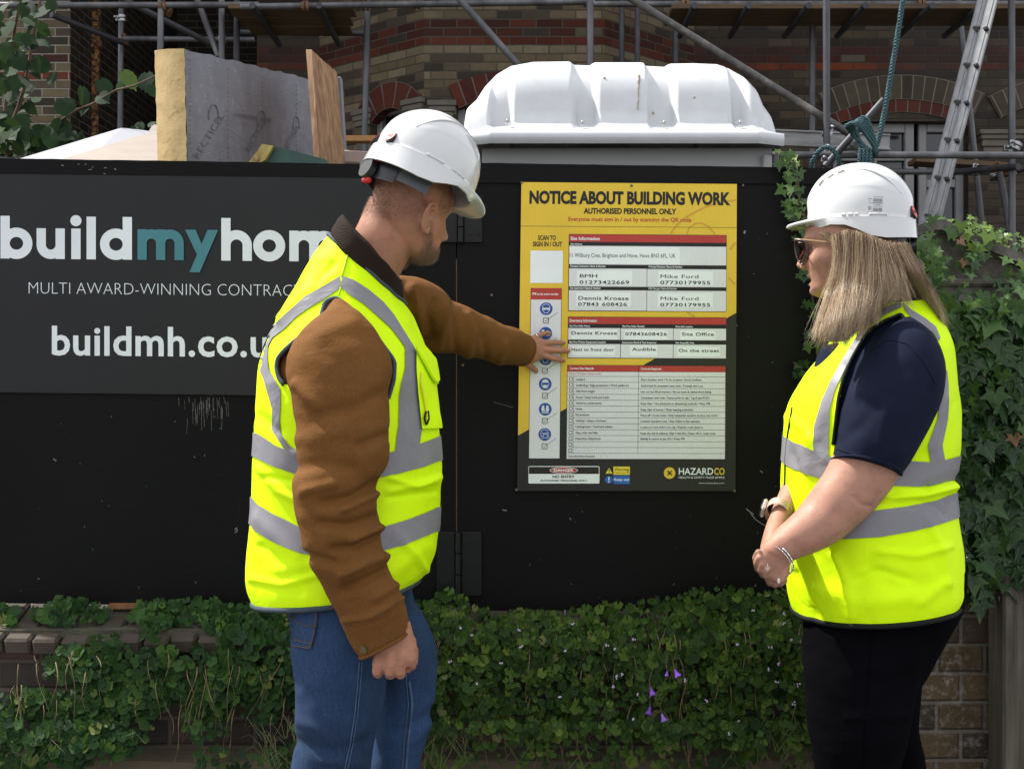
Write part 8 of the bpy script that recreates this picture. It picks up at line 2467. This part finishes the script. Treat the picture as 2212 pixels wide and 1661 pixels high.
def lin(tab, u): k = u * 3; i = min(int(k), 2); f = k - i; return (tab[i][0] * (1 - f) + tab[i + 1][0] * f, tab[i][1] * (1 - f) + tab[i + 1][1] * f)
def put(lfs, x, y, off):
    best = None
    for lf in lfs:
        p = lf.at(x, y, off)
        if best is None or p.y < best.y: best = p
    return best
md0 = [(1888, 516), (1900, 522), (1918, 527), (1932, 529)]; md1 = [(1895, 560), (1912, 566), (1932, 568), (1946, 570)]; md2 = [(1896, 605), (1915, 610), (1938, 612), (1956, 610)]; md3 = [(1898, 668), (1920, 660), (1944, 652), (1968, 668)]
for k in range(13500):
    rr_ = rs.rand(); front = rr_ < .56; mid_ = rr_ > .88
    u = min(max(rs.rand(), 0), 1)
    clump = math.floor(u * 26) / 26 + .5 / 26
    tabs = (fr0, fr1, fr2, fr3) if front else (md0, md1, md2, md3) if mid_ else (bk0, bk1, bk2, bk3)
    j = rs.normal(0, 2.6, 8)
    pts = [lin(tabs[0], u), lin(tabs[1], u), lin(tabs[2], u * .55 + clump * .45), lin(tabs[3], u * .35 + clump * .65)]
    ln = (rs.uniform(.76, 1.0) + .04 * math.sin(int(clump * 26) * 5.1)) if rs.rand() < .8 else rs.uniform(.5, .9)
    wild = 1.0 if rs.rand() < .88 else 2.8
    pts = [(p[0] + j[2 * i] * (.5 + i * .55) * wild, p[1] + j[2 * i + 1]) for i, p in enumerate(pts)]
    off = rs.uniform(-.003, .010) * (1 if wild == 1 else 1.5)
    line = []
    kc = int(clump * 26) + (0 if front else 40 if not mid_ else 80); wav = rs.normal(0, 1.2) + 3.2 * math.sin(kc * 12.9); ph = kc * 1.7 + rs.rand() * .6
    for t_ in np.linspace(0, 1, NP):
        q = bez(pts, t_ * ln)
        q[0] += wav * math.sin(ph + t_ * 7) * t_
        w = sm(592, 660, q[1]) if front else (0 if mid_ else sm(575, 650, q[1]))
        low_ = hB if front else hC
        d = (hD.at(q[0], min(q[1], 660)).y if w < 1 else 0) * (1 - w) + (low_.at(q[0], max(q[1], 605)).y if w > 0 else 0) * w
        line.append(tuple(P(q[0], q[1], d - off - .006)))
    A = np.array(line)
    for _ in range(2): A[1:-1] = (A[:-2] + A[1:-1] * 2 + A[2:]) / 4
    tone = math.sin(kc * 7.3 + 1) + rs.normal(0, .8)
    (L_ if abs(tone) < .75 else LL_ if tone > 0 else LD_).append(A)
strands('hair_strands', L_,   .00026, M['hair_w'], hbase); strands('fair_streaks', LL_,   .00026, M['hair_light'], hbase); strands('dark_streaks', LD_,   .00026, M['hair_dark'], hbase)
# fringe swept back from the temple to the ear
L_ = []
for k in range(420):
    u = rs.rand(); a = (1770 + 26 * u + rs.normal(0, 1.5), 503 + rs.normal(0, 2)); b = (1795 + 10 * u, 522 + 16 * u + rs.normal(0, 3)); c = (1812 + rs.normal(0, 4), 538 + 20 * u + rs.normal(0, 5)); d_ = (1824 + rs.normal(0, 5), 560 + 30 * u)
    line = []
    for t_ in np.linspace(0, 1, NP):
        q = bez((a, b, c, d_), t_); line.append(tuple(P(q[0], q[1], 2.722 - .022 * t_ + rs.normal(0, .0006))))
    L_.append(line)
strands('temple_hair', L_, .0003, M['hair_w'], hbase)
